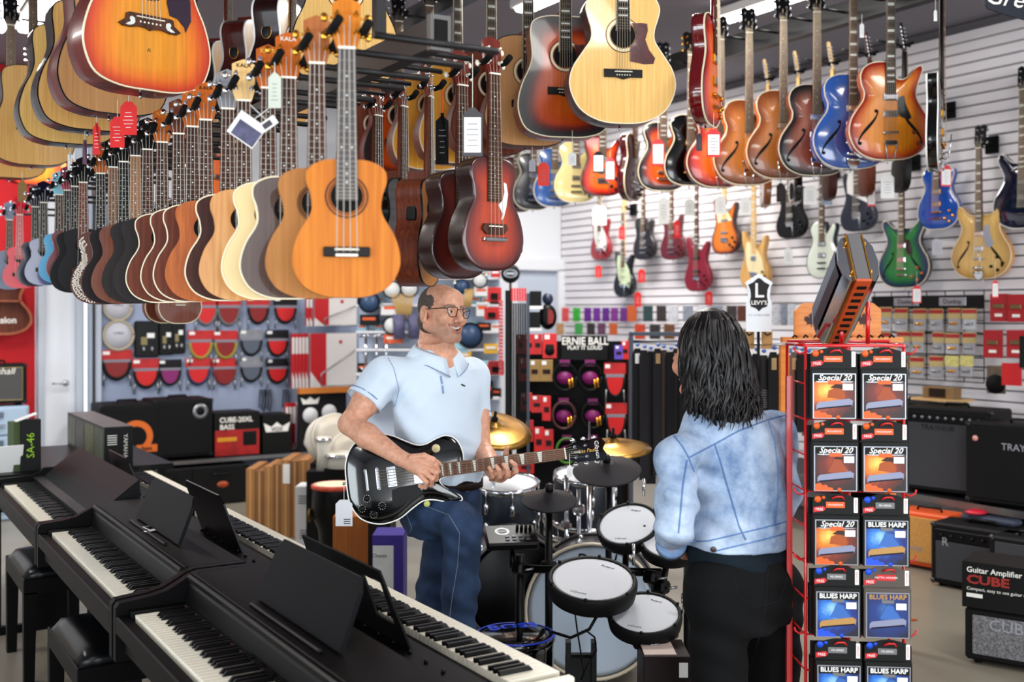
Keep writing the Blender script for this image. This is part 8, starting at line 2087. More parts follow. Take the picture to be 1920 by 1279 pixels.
for i in range(9):
 f = i-4; q = shp(762, 590, -.16); t_ = MB().tube([(f*.012, 0, -.03), (f*.022-.02, .0, .17)], [.008, .0075], 6); tag(t_.build('drumstick', STK, None, q, (0, 0, -TH)), 'pale drumstick fanned in the holder left of the man head, %s from the left' % ORD[i], 'drumstick', 'drumsticks in the left holder')
for i in range(5):
 f = i-2; q = shp(877, 565, -.16); t_ = MB().tube([(f*.012, 0, -.05), (f*.016+.02, .0, .10)], [.008, .0075], 6); tag(t_.build('drumstick', STK, None, q, (0, 0, -TH)), 'pale drumstick right of the man forehead, %s from the left' % ORD[i], 'drumstick', 'drumsticks in the right holder')
for (px, lab) in ((752, 'left'), (780, 'right')):
 q = shp(px, 612, -.16); t_ = MB().lathe([(.045, -.10), (.055, .10), (.05, .10), (.04, -.09)], (0, 0, 0), 12); tag(t_.build('stick_holder', M('holder_print', (110, 108, 140), .5, var=.4, vs=20), None, q), 'printed %s drumstick pot beside the man head' % lab, 'pot')
for i, px in enumerate((690, 710, 728)):
 q = shp(px, 660, -.14); t = thing('snare_stand', 'chrome hardware hanging left of the man shoulder, %s from the left' % ORD[i], 'stand', q, -TH, 'chrome drum hardware'); MB().tube([(0, 0, -.16), (0, 0, .13)], .012, 8).build('tube', CHROME, t); MB().tube([(-.05, 0, .13), (.05, 0, .15)], .009, 8).tube([(-.05, 0, -.12), (.0, 0, -.16), (.05, 0, -.12)], .008, 6).build('arms', CHROME, t)
# round sign
q = P_(957, 513, 8.9); t = thing('round_sign', 'round black sign with silver oval beside the white doorway', 'sign', q, -TH)
MB().lathe([(.078, -.012), (.078, .012), (.072, .016), (0, .016)], (0, 0, 0), 28, (PI/2, 0, 0)).build('disc', BLACK, t); qd = MB(); P, F = disc(.046, .056, 28); qd.add([(a[0], -.017, a[2]*.6) for a in P], F); qd.box((0, -.017, 0), (.07, .001, .018)); qd.build('emblem', FOIL, t)
MB().tube([(0, .02, 0), (0, .02, -.3)], .01, 8).build('pole', BLACK, t)
# black spinner with straps, left of the gondola
DG = 7.7
q = P_(962, 700, DG); sp = thing('strap_spinner', 'tall black display tower with red cards and hanging black straps', 'rack', (q.x, q.y, 0), -TH)
zt_ = CAMZ-(545-HOR)/FPX*DG
MB().box((-.03, 0, zt_/2), (.05, .16, zt_)).build('column', BLACK, sp); MB().box((.105, 0, zt_/2-.02), (.02, .2, zt_)).build('side_plate', M('slate_grey', (78, 86, 100), .5), sp)
for k_ in range(7): MB().box((-.012+.016*k_, -.10-.004*(k_ % 2), zt_-.52), (.012, .006, .86)).build('strap', MATTE, sp)
for k_ in range(6): MB().box((-.006+.018*k_, -.11, zt_-.03), (.014, .006, .09)).build('header_card', RW1, sp)
for k_ in range(22): MB().box((-.085, -.08, zt_-.08-.024*k_), (.030, .02, .018)).build('pick_pack', M('pack_redwhite', (196, 90, 96), .5, var=.6, vs=60), sp)
for k_, (px, py, w, h) in enumerate(((927, 553, 26, 28), (922, 588, 28, 24), (930, 690, 30, 26))):
 q = P_(px, py, 8.0); t = thing('accessory_pack', 'red accessory packs left of the black tower, %s from the top' % ORD[k_], 'pack', q, -TH, 'red packs beside the tower')
 MB().box((0, 0, 0), (w/FPX*8, .05, h/FPX*8), bev=.004).build('card', RT1, t); MB().box((0, -.03, -.01), (w/FPX*8*.5, .02, h/FPX*8*.4)).build('window', MATTE, t)
# black gondola with strings, cables and straps
q = P_(1070, 760, DG); gd = thing('gondola', 'black display wall of red packs and purple cables behind the headstock', 'display', (q.x, q.y, 0), -TH)
def gx(px): return (px-1070)/FPX*DG
def gz(py): return CAMZ-(py-HOR)/FPX*DG
MB().box(((gx(968)+gx(1178))/2, .03, gz(640)/2), (gx(1178)-gx(968), .04, gz(640))).build('panel', MATTE, gd)
MB().box(((gx(1052)+gx(1138))/2, -.02, gz(652)), (gx(1138)-gx(1052), .03, .17)).build('header_panel', BLACK, gd)
text('ERNIE BALL', .075, WHTXT, gd, (gx(1096), -.038, gz(640)), bold=.0015, sx=.85); text('PLAY IT LOUD', .038, WHTXT, gd, (gx(1096), -.038, gz(652)), bold=.001)
MB().box((gx(1178)+.012, -.03, gz(640)/2+.02), (.03, .06, gz(640))).build('wood_edge', wood('gondola_edge', (150, 96, 58), (176, 118, 74), .5), gd)
def gpt(px, py, dd=-.05): return Vector((q.x, q.y, 0))+Euler((0, 0, -TH)).to_matrix() @ Vector((gx(px), dd, gz(py)))
q0 = q
def smallpack(px, py, w, h, mat, lab, dd=-.05, name='string_pack', hole=None, grp='packs on the black display wall', n=1, cat='pack'):
 t = thing(name, lab, cat, gpt(px, py, dd), -TH, grp); W_, H_ = w/FPX*DG, h/FPX*DG
 MB().box((0, .0, 0), (W_, .022*n, H_), bev=.0015).build('card', mat, t)
 MB().box((-W_*.18, -.0115*n-.001, H_*.36), (W_*.35, .002, H_*.18)).build('price_label', PAPER, t)
 MB().box((0, -.0115*n-.001, -H_*.05), (W_*.6, .002, H_*.22)).build('print', M('pack_print_dark', (60, 24, 24), .5, var=.4, vs=60), t)
 if hole: MB().lathe([(W_*.35, 0), (W_*.35, .004), (0, .005)], (0, -.0125*n, -H_*.2), 14, (PI/2, 0, 0)).build('round_window', hole, t)
 return t
GOLDP = M('pack_gold', (166, 136, 84), .4, .3)
i_ = 0
for (px, py, w, h, m, hl) in ((976, 645, 16, 36, RT1, None), (992, 645, 16, 38, RW1, None), (1008, 645, 16, 38, RT1, None), (1030, 648, 26, 46, RW1, MATTE), (982, 692, 18, 44, RW1, None), (1002, 694, 20, 40, GOLDP, None), (1024, 694, 24, 40, GOLDP, None), (986, 752, 22, 34, RW1, None), (1006, 756, 20, 32, RT1, None), (1024, 764, 16, 46, RW1, None), (992, 806, 16, 40, RT1, None), (1010, 824, 18, 50, RW1, None), (1028, 826, 18, 46, RT1, None), (1170, 656, 14, 34, RW1, None), (1158, 660, 16, 26, M('pack_violet', (120, 90, 190), .5), None), (986, 872, 30, 26, RT1, None)):
 smallpack(px, py, w, h, m, uniq('%s string pack %s on the black display wall near %s' % ('gold' if m is GOLDP else 'violet' if m.name == 'pack_violet' else 'red', 'high' if py < 670 else 'midway' if py < 780 else 'low', {0: 'the left edge', 1: 'the left', 2: 'the centre left', 3: 'the centre', 4: 'the right edge'}[min(4, int((px-965)/22))])), hole=hl, dd=-.06-.001*i_); i_ += 1
def coilpack(px, py, r, lab, col, win=PW1, n=1):
 t = thing('cable_pack', lab, 'cable', gpt(px, py, -.07), -TH, 'coiled cables on the black display wall'); R = r/FPX*DG
 MB().box((0, 0, R*1.05), (R*.8, .006, R*.5)).build('header_card', win, t); MB().lathe([(R*.62, 0), (R*.62, .008), (0, .01)], (0, 0, -R*.1), 20, (PI/2, 0, 0), sy=.8).build('label', win, t)
 m = MB()
 for k_ in range(3+n): m.tube([(R*(.86+.04*(k_ % 2))*math.cos(a), -.010*k_*.8, R*1.05*math.sin(a)) for a in np.linspace(0, 2*PI, 22)], R*.085, 6)
 m.build('coiled_cable', col, t)
 MB().tube([(R*.55, -.025, -R*.1), (R*.62, -.025, -R*.8)], R*.10, 8).tube([(R*.32, -.025, -R*.2), (R*.38, -.025, -R*.9)], R*.10, 8).build('plugs', GOLD, t)
coilpack(1058, 705, 24, 'black coiled cable with purple label, upper left on the black display wall', CBK); coilpack(1105, 705, 24, 'black coiled cable with purple label, upper right on the black display wall', CBK); coilpack(1056, 776, 24, 'brown coiled cable with purple label, lower left on the black display wall', M('cable_brown', (96, 54, 54), .5), n=2); coilpack(1110, 776, 23, 'black coiled cable with purple label, lower right on the black display wall', CBK); coilpack(1062, 842, 22, 'green coiled cable with purple label at the bottom of the black display wall', M('cable_green', (96, 150, 60), .5)); coilpack(1110, 842, 22, 'purple coiled cable behind the guitar headstock', M('cable_plum', (120, 50, 90), .5))
for i, (px, py) in enumerate(((1153, 715), (1155, 790))):
 cable_pack('red cable pack at the right edge of the black display wall, %s one' % ('upper', 'lower')[i], px, py, DG-.12, .15, .26, RT1, RW1, CBK)
# headphone boxes above
for i, (px, py, w, h, ci, lab) in enumerate([(1004, 560, 22, 28, 4, 'black box on top of the white bracket right of the tower'), (1003, 600, 20, 30, 4, 'second black box below the first right of the tower')]):
 q = P_(px, py, 8.0); t = thing('accessory_box', lab, 'box', q, -TH); MB().box((0, 0, 0), (w/FPX*8, .08, h/FPX*8), bev=.003).build('carton', BLACK, t); MB().box((0, 0, -h/FPX*4-.01), (w/FPX*10, .1, .022)).build('white_bracket', WHITE, t)
q = P_(1027, 594, 8.0); t = thing('headphones', 'black round headphone display with red half disc', 'headphones', q, -TH); MB().lathe([(.085, -.02), (.095, 0), (.085, .02), (.05, .026), (0, .026)], (0, 0, 0), 26, (PI/2, 0, 0), sx=.7).build('ear_cup', BLACK, t); MB().prism([(.0, -.055), (.035, -.045), (.045, 0), (.035, .045), (0, .055)], -.030, -.026, 'y').build('red_patch', RW2, t)
MB().lathe([(.035, -.015), (.045, 0), (.035, .015), (0, .02)], (0, 0, .13), 20, (PI/2, 0, 0), sx=.9).build('top_cup', M('cup_blue', (50, 60, 84), .4), t)
# ---- strap racks
def strap_rack(label, pxs, ytop, ybot, d, cols, frame=True, pegs=True, name='strap_rack'):
 q = P_((pxs[0]+pxs[-1])/2, 700, d); t = thing(name, label, 'rack', (q.x, q.y, 0), -TH); mid = (pxs[0]+pxs[-1])/2
 X = lambda px: (px-mid)/FPX*d; Z = lambda py: CAMZ-(py-HOR)/FPX*d
 if frame:
  MB().box((X(pxs[0])-.035, 0, Z(ytop)/2), (.022, .05, Z(ytop))).build('post', M('frame_grey', (96, 104, 116), .5, .4), t); MB().box((X(pxs[-1])+.035, 0, Z(ytop)/2), (.022, .05, Z(ytop))).build('post', M('frame_grey'), t)
  MB().box((0, 0, Z(ytop)), (X(pxs[-1])-X(pxs[0])+.09, .05, .022)).build('top_bar', M('frame_grey'), t)
 MB().tube([(X(pxs[0])-.03, 0, Z(ytop+14)), (X(pxs[-1])+.03, 0, Z(ytop+14))], .007, 8).build('rail', STEEL, t)
 for k_, px in enumerate(pxs):
  c = cols[k_ % len(cols)]; z1, z0 = Z(ytop+24+3*(k_ % 3)), Z(ybot+8*(k_ % 3)); w = .030
  s_ = thing('guitar_strap', '%s strap, %s from the left on the %s' % (c[0], ORD[k_], ' '.join(label.split()[:6])), 'strap', Vector((q.x, q.y, 0))+Euler((0, 0, -TH)).to_matrix() @ Vector((X(px), -.03-.012*(k_ % 2), z0)), -TH+.3*(k_ % 2), 'straps on the %s' % ' '.join(label.split()[:5]))
  MB().prism([(-w, .0), (w, .0), (w, z1-z0-.05), (w*.55, z1-z0-.01), (-w*.55, z1-z0-.01), (-w, z1-z0-.05)], -.004, .004, 'y').build('band', c[1], s_)
  if pegs: MB().lathe([(0, -.012), (.011, -.006), (.013, 0), (.011, .006), (0, .012)], (0, -.012, z1-z0+.012), 10).build('blue_peg', M('peg_blue', (96, 132, 196), .35), s_)
  if k_ % 3 == 0: MB().box((0, -.008, z1-z0-.07), (.028, .003, .06)).build('hang_tag', PAPER if k_ == 0 else M('tag_tan', (188, 160, 120), .7), s_)
  if c[0] == 'patterned grey':
   m = MB()
   for j in range(8): m.box((0, -.006, (z1-z0)*.55-.012*j), (.042, .002, .005))
   m.build('pattern', M('pat_grey', (130, 126, 122), .7), s_)['kind'] = 'stuff'
 return t
ST_B = ('black', M('strap_black', (28, 27, 30), .6)); ST_D = ('dark grey', M('strap_grey', (52, 50, 54), .7)); ST_N = ('brown', M('strap_brown', (80, 62, 54), .7)); ST_T = ('tan leather', M('strap_tan', (138, 84, 52), .5)); ST_R = ('red brown leather', M('strap_redbrown', (84, 46, 38), .45)); ST_P = ('patterned grey', M('strap_patt', (58, 56, 56), .7))
strap_rack('grey framed strap rack left of the woman head', [1194, 1206, 1219, 1231, 1243, 1255, 1267, 1279], 626, 890, 6.6, [ST_B, ST_D, ST_B, ST_D, ST_N, ST_B, ST_D, ST_B])
strap_rack('wooden strap rail between the woman and the harmonicas', [1398, 1414, 1429, 1446, 1462, 1474, 1487, 1499, 1512], 632, 800, 5.6, [ST_T, ST_B, ST_P, ST_B, ST_B, ST_T, ST_R, ST_B, ST_R], frame=False, name='strap_rail')
for i, px in enumerate((1404, 1438)):
 q = P_(px, 636, 5.55); t = thing('strap_card', 'kraft paper strap card under the shield sign, %s one' % ('left', 'right')[i], 'card', q, -TH, 'kraft strap cards'); MB().box((0, 0, 0), (.055, .004, .10), bev=.001).build('card', M('kraft', (196, 158, 110), .8), t); MB().tube([(-.015, -.006, .035), (0, -.012, .02), (.018, -.006, .03)], .004, 6).build('hook', BLACK, t)
 text("LEVY'S", .016, DARKTXT, t, (0, -.003, -.03))
# shield sign
q = P_(1423, 622, 5.5); t = thing('shield_sign', 'white sign with a black shield and letter L above the straps', 'sign', q, -TH); k = 5.5/FPX
MB().prism([(-24*k, 0), (24*k, 0), (24*k, 55*k), (20*k, 62*k), (22*k, 84*k), (26*k, 92*k), (14*k, 100*k), (8*k, 104*k), (0, 108*k), (-8*k, 104*k), (-14*k, 100*k), (-26*k, 92*k), (-22*k, 84*k), (-20*k, 62*k), (-24*k, 55*k)], 0, .008, 'y').build('board', M('sign_white', (232, 236, 240), .5), t)
shp_ = [(0, 38*k), (6*k, 44*k), (15*k, 47*k), (17*k, 56*k), (15*k, 66*k), (16*k, 78*k), (20*k, 88*k), (10*k, 93*k), (5*k, 98*k), (0, 101*k)]
MB().prism(shp_+[(-x, z) for x, z in shp_[::-1] if x > 0], -.002, 0, 'y').build('shield', M('shield_black', (36, 32, 38), .5), t)
text('L', 38*k, TITLE, t, (0, -.003, 76*k), bold=.0015); text("LEVY'S", 10.5*k, TITLE, t, (0, -.003, 54*k), bold=.0005); text('M.S. OF RED DEER', 5*k, M('print_pale2', (190, 194, 200), .6), t, (0, -.001, 31*k))
MB().tube([(0, .012, 10*k), (0, .012, -.35)], .008, 6).build('pole', BLACK, t)
# maple leaf board
q = P_(1571, 632, 5.3); t = thing('wooden_board', 'orange wooden board with two branded maple leaves behind the big harmonica', 'board', q, -TH); k = 5.3/FPX
MB().prism([(-81*k, 0), (81*k, 0), (81*k, 52*k), (66*k, 64*k), (-64*k, 64*k), (-81*k, 48*k)], 0, .02, 'y').build('panel', wood('leaf_board', (204, 128, 50), (222, 150, 70), .45, .2, 4, 30), t)
leaf = [(0, -.5), (.04, -.22), (.30, -.26), (.25, -.16), (.48, .06), (.40, .10), (.44, .26), (.28, .22), (.24, .30), (.12, .16), (.16, .40), (.08, .36), (0, .52)]
for sx_ in (-50, 49):
 MB().prism([(sx_*k+x*30*k, 31*k+z*30*k) for x, z in leaf+[(-x, z) for x, z in leaf[::-1] if 0 < x]], -.0015, 0, 'y').build('maple_leaf', M('leaf_burn', (70, 30, 14), .6), t)
MB().box((6*k, -.01, -5*k), (225*k, .05, 10*k)).build('rail', MATS['leaf_board'], t)
for j in range(10): MB().tube([((-88+20*j)*k, -.03, -1*k), ((-86+20*j)*k, -.05, 4*k), ((-82+20*j)*k, -.06, 0)], .005, 6).build('hook', BLACK, t)
for sgn in (-1, 1): MB().box((sgn*100*k, .01, -.75), (.04, .04, 1.42)).build('post', MATS['leaf_board'], t)
# ---- packs along the slatwall in the distance
XS = 6.78
def wallpack(px, py, w, h, mat, lab, name='accessory_pack', lower=None, grp='packs on the slatwall', x=XS, band=None, rz=-PI/2+.35, item=None):
 q = on_x(px, py, x); d = (q-CAMP).dot(FW); W_, H_ = w/FPX*d, h/FPX*d; t = thing(name, lab, 'pack', q, rz, grp)
 hh = H_*(.5 if lower else 1)
 MB().box((0, 0, H_/2-hh/2), (W_, .012, hh), bev=.001).build('card', mat, t)
 if band: MB().box((0, -.0075, H_/2-hh*.28), (W_*.96, .002, hh*.36)).build('band', band, t)
 if lower:
  MB().box((0, 0, -H_*.25), (W_*.92, .02, H_*.5), bev=.004).build('blister', lower, t)
  if item is not None: MB().tube([(-W_*.28, -.016, -H_*.22), (W_*.28, -.016, -H_*.22)], H_*.06, 8).build('part_inside', item, t)
 MB().tube([(0, .005, H_/2-.004), (0, .24, H_/2)], .003, 4).build('peg', STEEL, t)
 return t
cols = [('pink', (216, 96, 96)), ('green', (70, 176, 70)), ('purple', (116, 50, 150)), ('purple', (130, 60, 160)), ('purple', (116, 50, 150)), ('purple', (140, 66, 150)), ('purple', (120, 60, 140))]
for i, (px, (cn, c)) in enumerate(zip((1060, 1081, 1102, 1119, 1136, 1152, 1170), cols)): wallpack(px, 590, 15, 26, M('pk_%s_%d' % (cn, i), c, .5, var=.35, vs=40), '%s string pack in the far row on the slatwall, %s from the left' % (cn, ORD[i]), x=6.70)
for i, px in enumerate((1050, 1085, 1108, 1128, 1150)): wallpack(px, 617, 17, 22, [M('pk_tan', (196, 160, 120), .5, var=.3, vs=40), M('pk_green2', (90, 170, 100), .5), M('pk_dark', (70, 62, 62), .5, var=.5, vs=40), M('pk_plum', (120, 80, 110), .5, var=.4, vs=40), M('pk_orange', (200, 110, 60), .5)][i], 'small pack in the second far row on the slatwall, %s from the left' % ORD[i], x=6.66)
for i, px in enumerate((1185, 1215, 1240, 1262, 1290, 1318, 1345, 1372, 1392)): wallpack(px, 588, 20, 30, [M('pk_orange'), M('pk_teal', (60, 90, 90), .5, var=.4, vs=40), M('pk_dark'), M('pk_white', (206, 208, 214), .5, var=.2, vs=30), M('pk_steel', (150, 156, 168), .4, var=.3, vs=30), M('pk_white'), M('pk_steel'), M('pk_dark'), M('pk_brown', (110, 60, 44), .5, var=.3, vs=30)][i], 'accessory pack behind the woman head on the slatwall, %s from the left' % ORD[i], x=6.70)
for i, (px, c) in enumerate(((1200, 'pk_red'), (1228, 'pk_dark'), (1255, 'pk_multi'))): wallpack(px, 622, 22, 28, M(c, {'pk_red': (214, 92, 60), 'pk_multi': (130, 90, 60)}.get(c, (70, 62, 62)), .5, var=.4, vs=40), 'colourful pack left of the woman hair on the slatwall, %s from the left' % ORD[i], x=6.6)
for i, px in enumerate((1455, 1470, 1484)): wallpack(px, 590, 13, 40, [M('pk_white'), M('pk_steel'), M('pk_white')][i], 'tall pale pack left of the maple leaf board, %s from the left' % ORD[i], x=6.6)
# wire grid with pickup cards
ga, gb = on_x(1640, 560, 6.80), on_x(1845, 560, 6.80); gy0, gy1 = gb.y, ga.y; gzt, gzb = on_x(1740, 556, 6.80).z, on_x(1740, 712, 6.80).z
gr = thing('wire_grid', 'black wire grid panel with pickup cards on the slatwall', 'grid', (6.80, gy0, 0)); WG = M('grid_wire', (30, 30, 33), .5)
for j in range(7): MB().tube([(0, (gy1-gy0)*j/6, gzb), (0, (gy1-gy0)*j/6, gzt+.04)], .004, 6).build('upright_wire', WG, gr)
for j in range(8): MB().tube([(0, 0, gzb+(gzt-gzb)*j/7), (0, gy1-gy0, gzb+(gzt-gzb)*j/7)], .004, 6).build('cross_wire', WG, gr)
MB().box((-.02, (gy1-gy0)/2, on_x(1740, 566, 6.8).z), (.03, gy1-gy0, .09)).build('header_strip', BLACK, gr)
for yy in ((gy1-gy0)*.24, (gy1-gy0)*.66):
 MB().box((-.037, yy, on_x(1740, 566, 6.8).z), (.004, .22, .06), bev=.0015).build('logo_plate', FOIL, gr); text('Dunlop', .05, BLACK, gr, (-.040, yy, on_x(1740, 566, 6.8).z), (PI/2, 0, -PI/2))
CL = M('blister_clear', (196, 196, 202), .15, alpha=.55); PKC = M('pickup_card', (196, 178, 130), .5); PKR = M('pickup_red', (178, 36, 42), .5); PKD = M('pickup_dark', (64, 44, 40), .5); PKY = M('pickup_yellow', (214, 206, 140), .5, var=.2, vs=40)
bn = ['top', 'middle', 'bottom']
for r_, py in enumerate((597, 643, 689)):
 for c_, px in enumerate((1662, 1692, 1722, 1757, 1787, 1816)):
  yel = (r_ == 2 and c_ > 3); wallpack(px+3*math.sin(px*3+py), py+2*math.sin(px*5+py), 26, 40, PKY if yel else PKC, 'pickup card on the wire grid, %s row, %s from the left' % (bn[r_], ORD[c_]), lower=CL, band=PKR if not yel else None, x=6.72, grp='pickup cards on the wire grid', rz=-PI/2+.25+.22*math.sin(px*7+py), item=STEEL if c_ % 2 else GOLD)
for i, (px, py, w, h, lab) in enumerate(((1873, 577, 32, 52, 'red bridge card at the top right, left one'), (1906, 578, 32, 52, 'red bridge card at the top right, right one'), (1862, 645, 36, 52, 'red bridge card in the second row at the right'), (1905, 645, 34, 52, 'red bridge card in the second row at the right edge'))):
 t = wallpack(px, py, w, h, M('bridge_red', (180, 24, 44), .5), lab, x=6.70, grp='red bridge cards', rz=-PI/2+.2); MB().box((0, -.012, .01), (.07, .014, .03), bev=.003).build('bridge', M('bridge_bronze', (150, 130, 100), .35, .8), t); MB().box((0, -.009, -.05), (.05, .002, .02)).build('print', WHTXT, t)
t = wallpack(1868, 712, 34, 52, M('pk_taupe', (120, 104, 90), .5, var=.3, vs=30), 'round black pedal pack under the red bridge cards', x=6.70, rz=-PI/2+.2); MB().lathe([(.065, 0), (.065, .01), (0, .012)], (0, -.008, -.03), 22, (PI/2, 0, 0)).build('disc', MATTE, t)
wallpack(1897, 702, 36, 42, M('bridge_red2', (206, 34, 40), .5), 'bright red box card right of the black disc pack', x=6.55, rz=-PI/2+.2)
t = wallpack(1918, 660, 12, 60, BLACK, 'black hanging case at the right edge of the picture', x=6.4)
# ================================================================== amplifiers on the right
zs = .418; y0s, y1s = on_x(1690, 935, 6.5).y+.6, 3.0
cn = thing('amp_bench', 'dark bench with steel edge carrying the larger amplifiers', 'bench', (6.5, 4.9, 0))
MB().box((0, 0, zs-.02), (.72, 4.2, .04)).build('deck', M('deck_dark'), cn); MB().box((-.365, 0, zs-.02), (.012, 4.2, .044)).build('edge_strip', STEEL, cn)
for yy in (-2, -.7, .7, 2): MB().box((.05, yy, (zs-.04)/2), (.5, .04, zs-.04)).build('support', MATTE, cn)
def amp_at(px, py, x, z, w, d_, h, label, **k):
 q = on_x(px, py, x); return amp(label, (x+d_/2, q.y, z), -PI/2+k.pop('turn', .18), w, d_, h, **k)
amp_at(1768, 930, 6.22, zs, .60, .30, .56, 'black combo amplifier with charcoal grille on the bench', grille=GRILLEC, panel=(.075, M('panel_black', (24, 24, 28), .4), M('knob_silver', (150, 150, 156), .3, .5)), knobs=9, logo=('TRAYNOR', .050, M('logo_dark', (44, 44, 48), .5)), logopos=(-.1, .76))
t = amp_at(1895, 930, 6.15, zs, .62, .28, .50, 'black amplifier cabinet with pale badge at the right edge of the bench', grille=GRILLEB, logo=('TRAYNOR', .06, M('logo_silver', (170, 172, 178), .4)), logopos=(.10, .72)); MB().lathe([(.018, 0), (.018, .003), (0, .003)], (-.24, -.149, .42), 16, (PI/2, 0, 0)).build('sticker', M('sticker_pink', (226, 170, 160), .5), t)
amp_at(1700, 905, 6.55, zs, .60, .28, .55, 'black amplifier half hidden behind the harmonica rack', grille=GRILLEB)
q = on_x(1745, 770, 6.4); t = thing('guitar_pedal_box', 'pale wooden tray with small tan valve box on top of the amplifiers', 'tray', (6.52, q.y, zs+.6), -PI/2)
MB().box((0, 0, .008), (.36, .2, .016)).build('tray', wood('tray_pine', (214, 178, 128), (228, 196, 148), .5), t); MB().box((0, 0, .055), (.24, .10, .08), bev=.003).box((-.10, -.052, .055), (.03, .004, .07)).build('carton', M('carton_tan', (150, 122, 84), .5), t); MB().box((.0, -.052, .055), (.13, .003, .06)).build('window', M('window_dark', (60, 46, 38), .4), t)
amp_at(1722, 1062, 5.85, 0, .36, .22, .34, 'orange covered practice amplifier with tan grille on the floor', grille=M('grille_tan', (206, 160, 96), .85, var=.25, vs=200), cab=M('tolex_orange', (224, 104, 34), .5), corner=False, logo=('orange', .045, M('logo_silver')), logopos=(-.14, .34))
t = amp_at(1818, 1084, 5.62, 0, .52, .26, .36, 'black amplifier with knobs and grey grille standing on the floor', grille=GRILLEC, panel=(.075, M('panel_black')), knobs=7, logo=('R', .07, M('logo_silver')), logopos=(-.32, .70))
q2 = on_x(1812, 990, 5.75); tag(MB().box((0, 0, .02), (.10, .34, .035), (0, 0, .1), bev=.012).build('plastic_bag', M('bag_film', (96, 104, 120), .15, alpha=.6), None, (5.82, on_x(1818, 1084, 5.62).y, .385)), 'crumpled clear plastic bag lying on the floor amplifier', 'bag')
tag(MB().lathe([(.05, 0), (.06, .012), (.03, .022), (0, .024)], (0, 0, 0), 12, sx=1.3).build('red_bow', M('bow_red', (206, 40, 70), .4), None, (5.80, on_x(1800, 1084, 5.62).y+.02, .428)), 'small red cloth bow on the plastic bag', 'bow')
amp_at(1915, 1080, 5.55, 0, .40, .24, .36, 'black amplifier at the right edge beside the knobbed floor amplifier', grille=GRILLEC)
amp_at(1890, 1045, 6.25, 0, .56, .28, .34, 'black amplifier in the dark under the bench at the right', grille=GRILLEB)
q = on_z(1862, 1252, 0); t = amp('black amplifier with silver honeycomb grille at the bottom right corner', (q.x+.15, q.y-.02, 0), -TH-.62, .40, .26, .24, grille=M('grille_hex', (150, 150, 154), .4, .6, var=.6, vs=120), logo=('CUBE', .075, M('logo_silver')), logopos=(0, .72), corner=False, handle=False)
t2 = thing('product_box', 'black amplifier carton with white lettering on the honeycomb amplifier', 'box', (q.x+.15, q.y-.02, .262), -TH-.62)
MB().box((0, 0, .105), (.42, .27, .21)).build('carton', CARTB, t2)
text('Guitar Amplifier', .036, WHTXT, t2, (-.19, -.137, .175), align='LEFT', bold=.0005); text('CUBE', .055, M('print_cubered', (170, 60, 50), .5), t2, (-.19, -.137, .130), align='LEFT', bold=.002, sx=1.35); text('Compact, easy to use guitar amp', .021, WHTXT, t2, (-.19, -.137, .088), align='LEFT'); MB().box((-.155, -.1365, .058), (.07, .002, .018)).build('logo_box', WHTXT, t2)
tag(MB().prism([(-.12, 0), (.10, -.05), (.05, .12)], 0, .008, 'z').build('floor_flyer', M('flyer_orange', (186, 104, 50), .6), None, on_z(1682, 1165, 0)), 'orange paper corner on the floor beside the harmonica rack', 'paper')
# banner top right
q = P_(1886, 14, 5.2); t = thing('banner', 'dark navy banner with white script in the top right corner', 'banner', q, -TH); k = 5.2/FPX
MB().prism([(-38*k, 6*k), (-34*k, -2*k), (10*k, -16*k), (46*k, -26*k), (80*k, -30*k), (80*k, 60*k), (-38*k, 60*k)], 0, .01, 'y').build('cloth', M('banner_navy', (30, 40, 56), .5), t)
text('Gretsch', 46*k, WHTXT, t, (34*k, -.003, 12*k), (PI/2, math.radians(8), 0), shear=.3); MB().tube([(-34*k, .01, 30*k), (-34*k, .01, .7)], .004, 4).tube([(60*k, .01, 30*k), (60*k, .01, .7)], .004, 4).build('cord', BLACK, t)
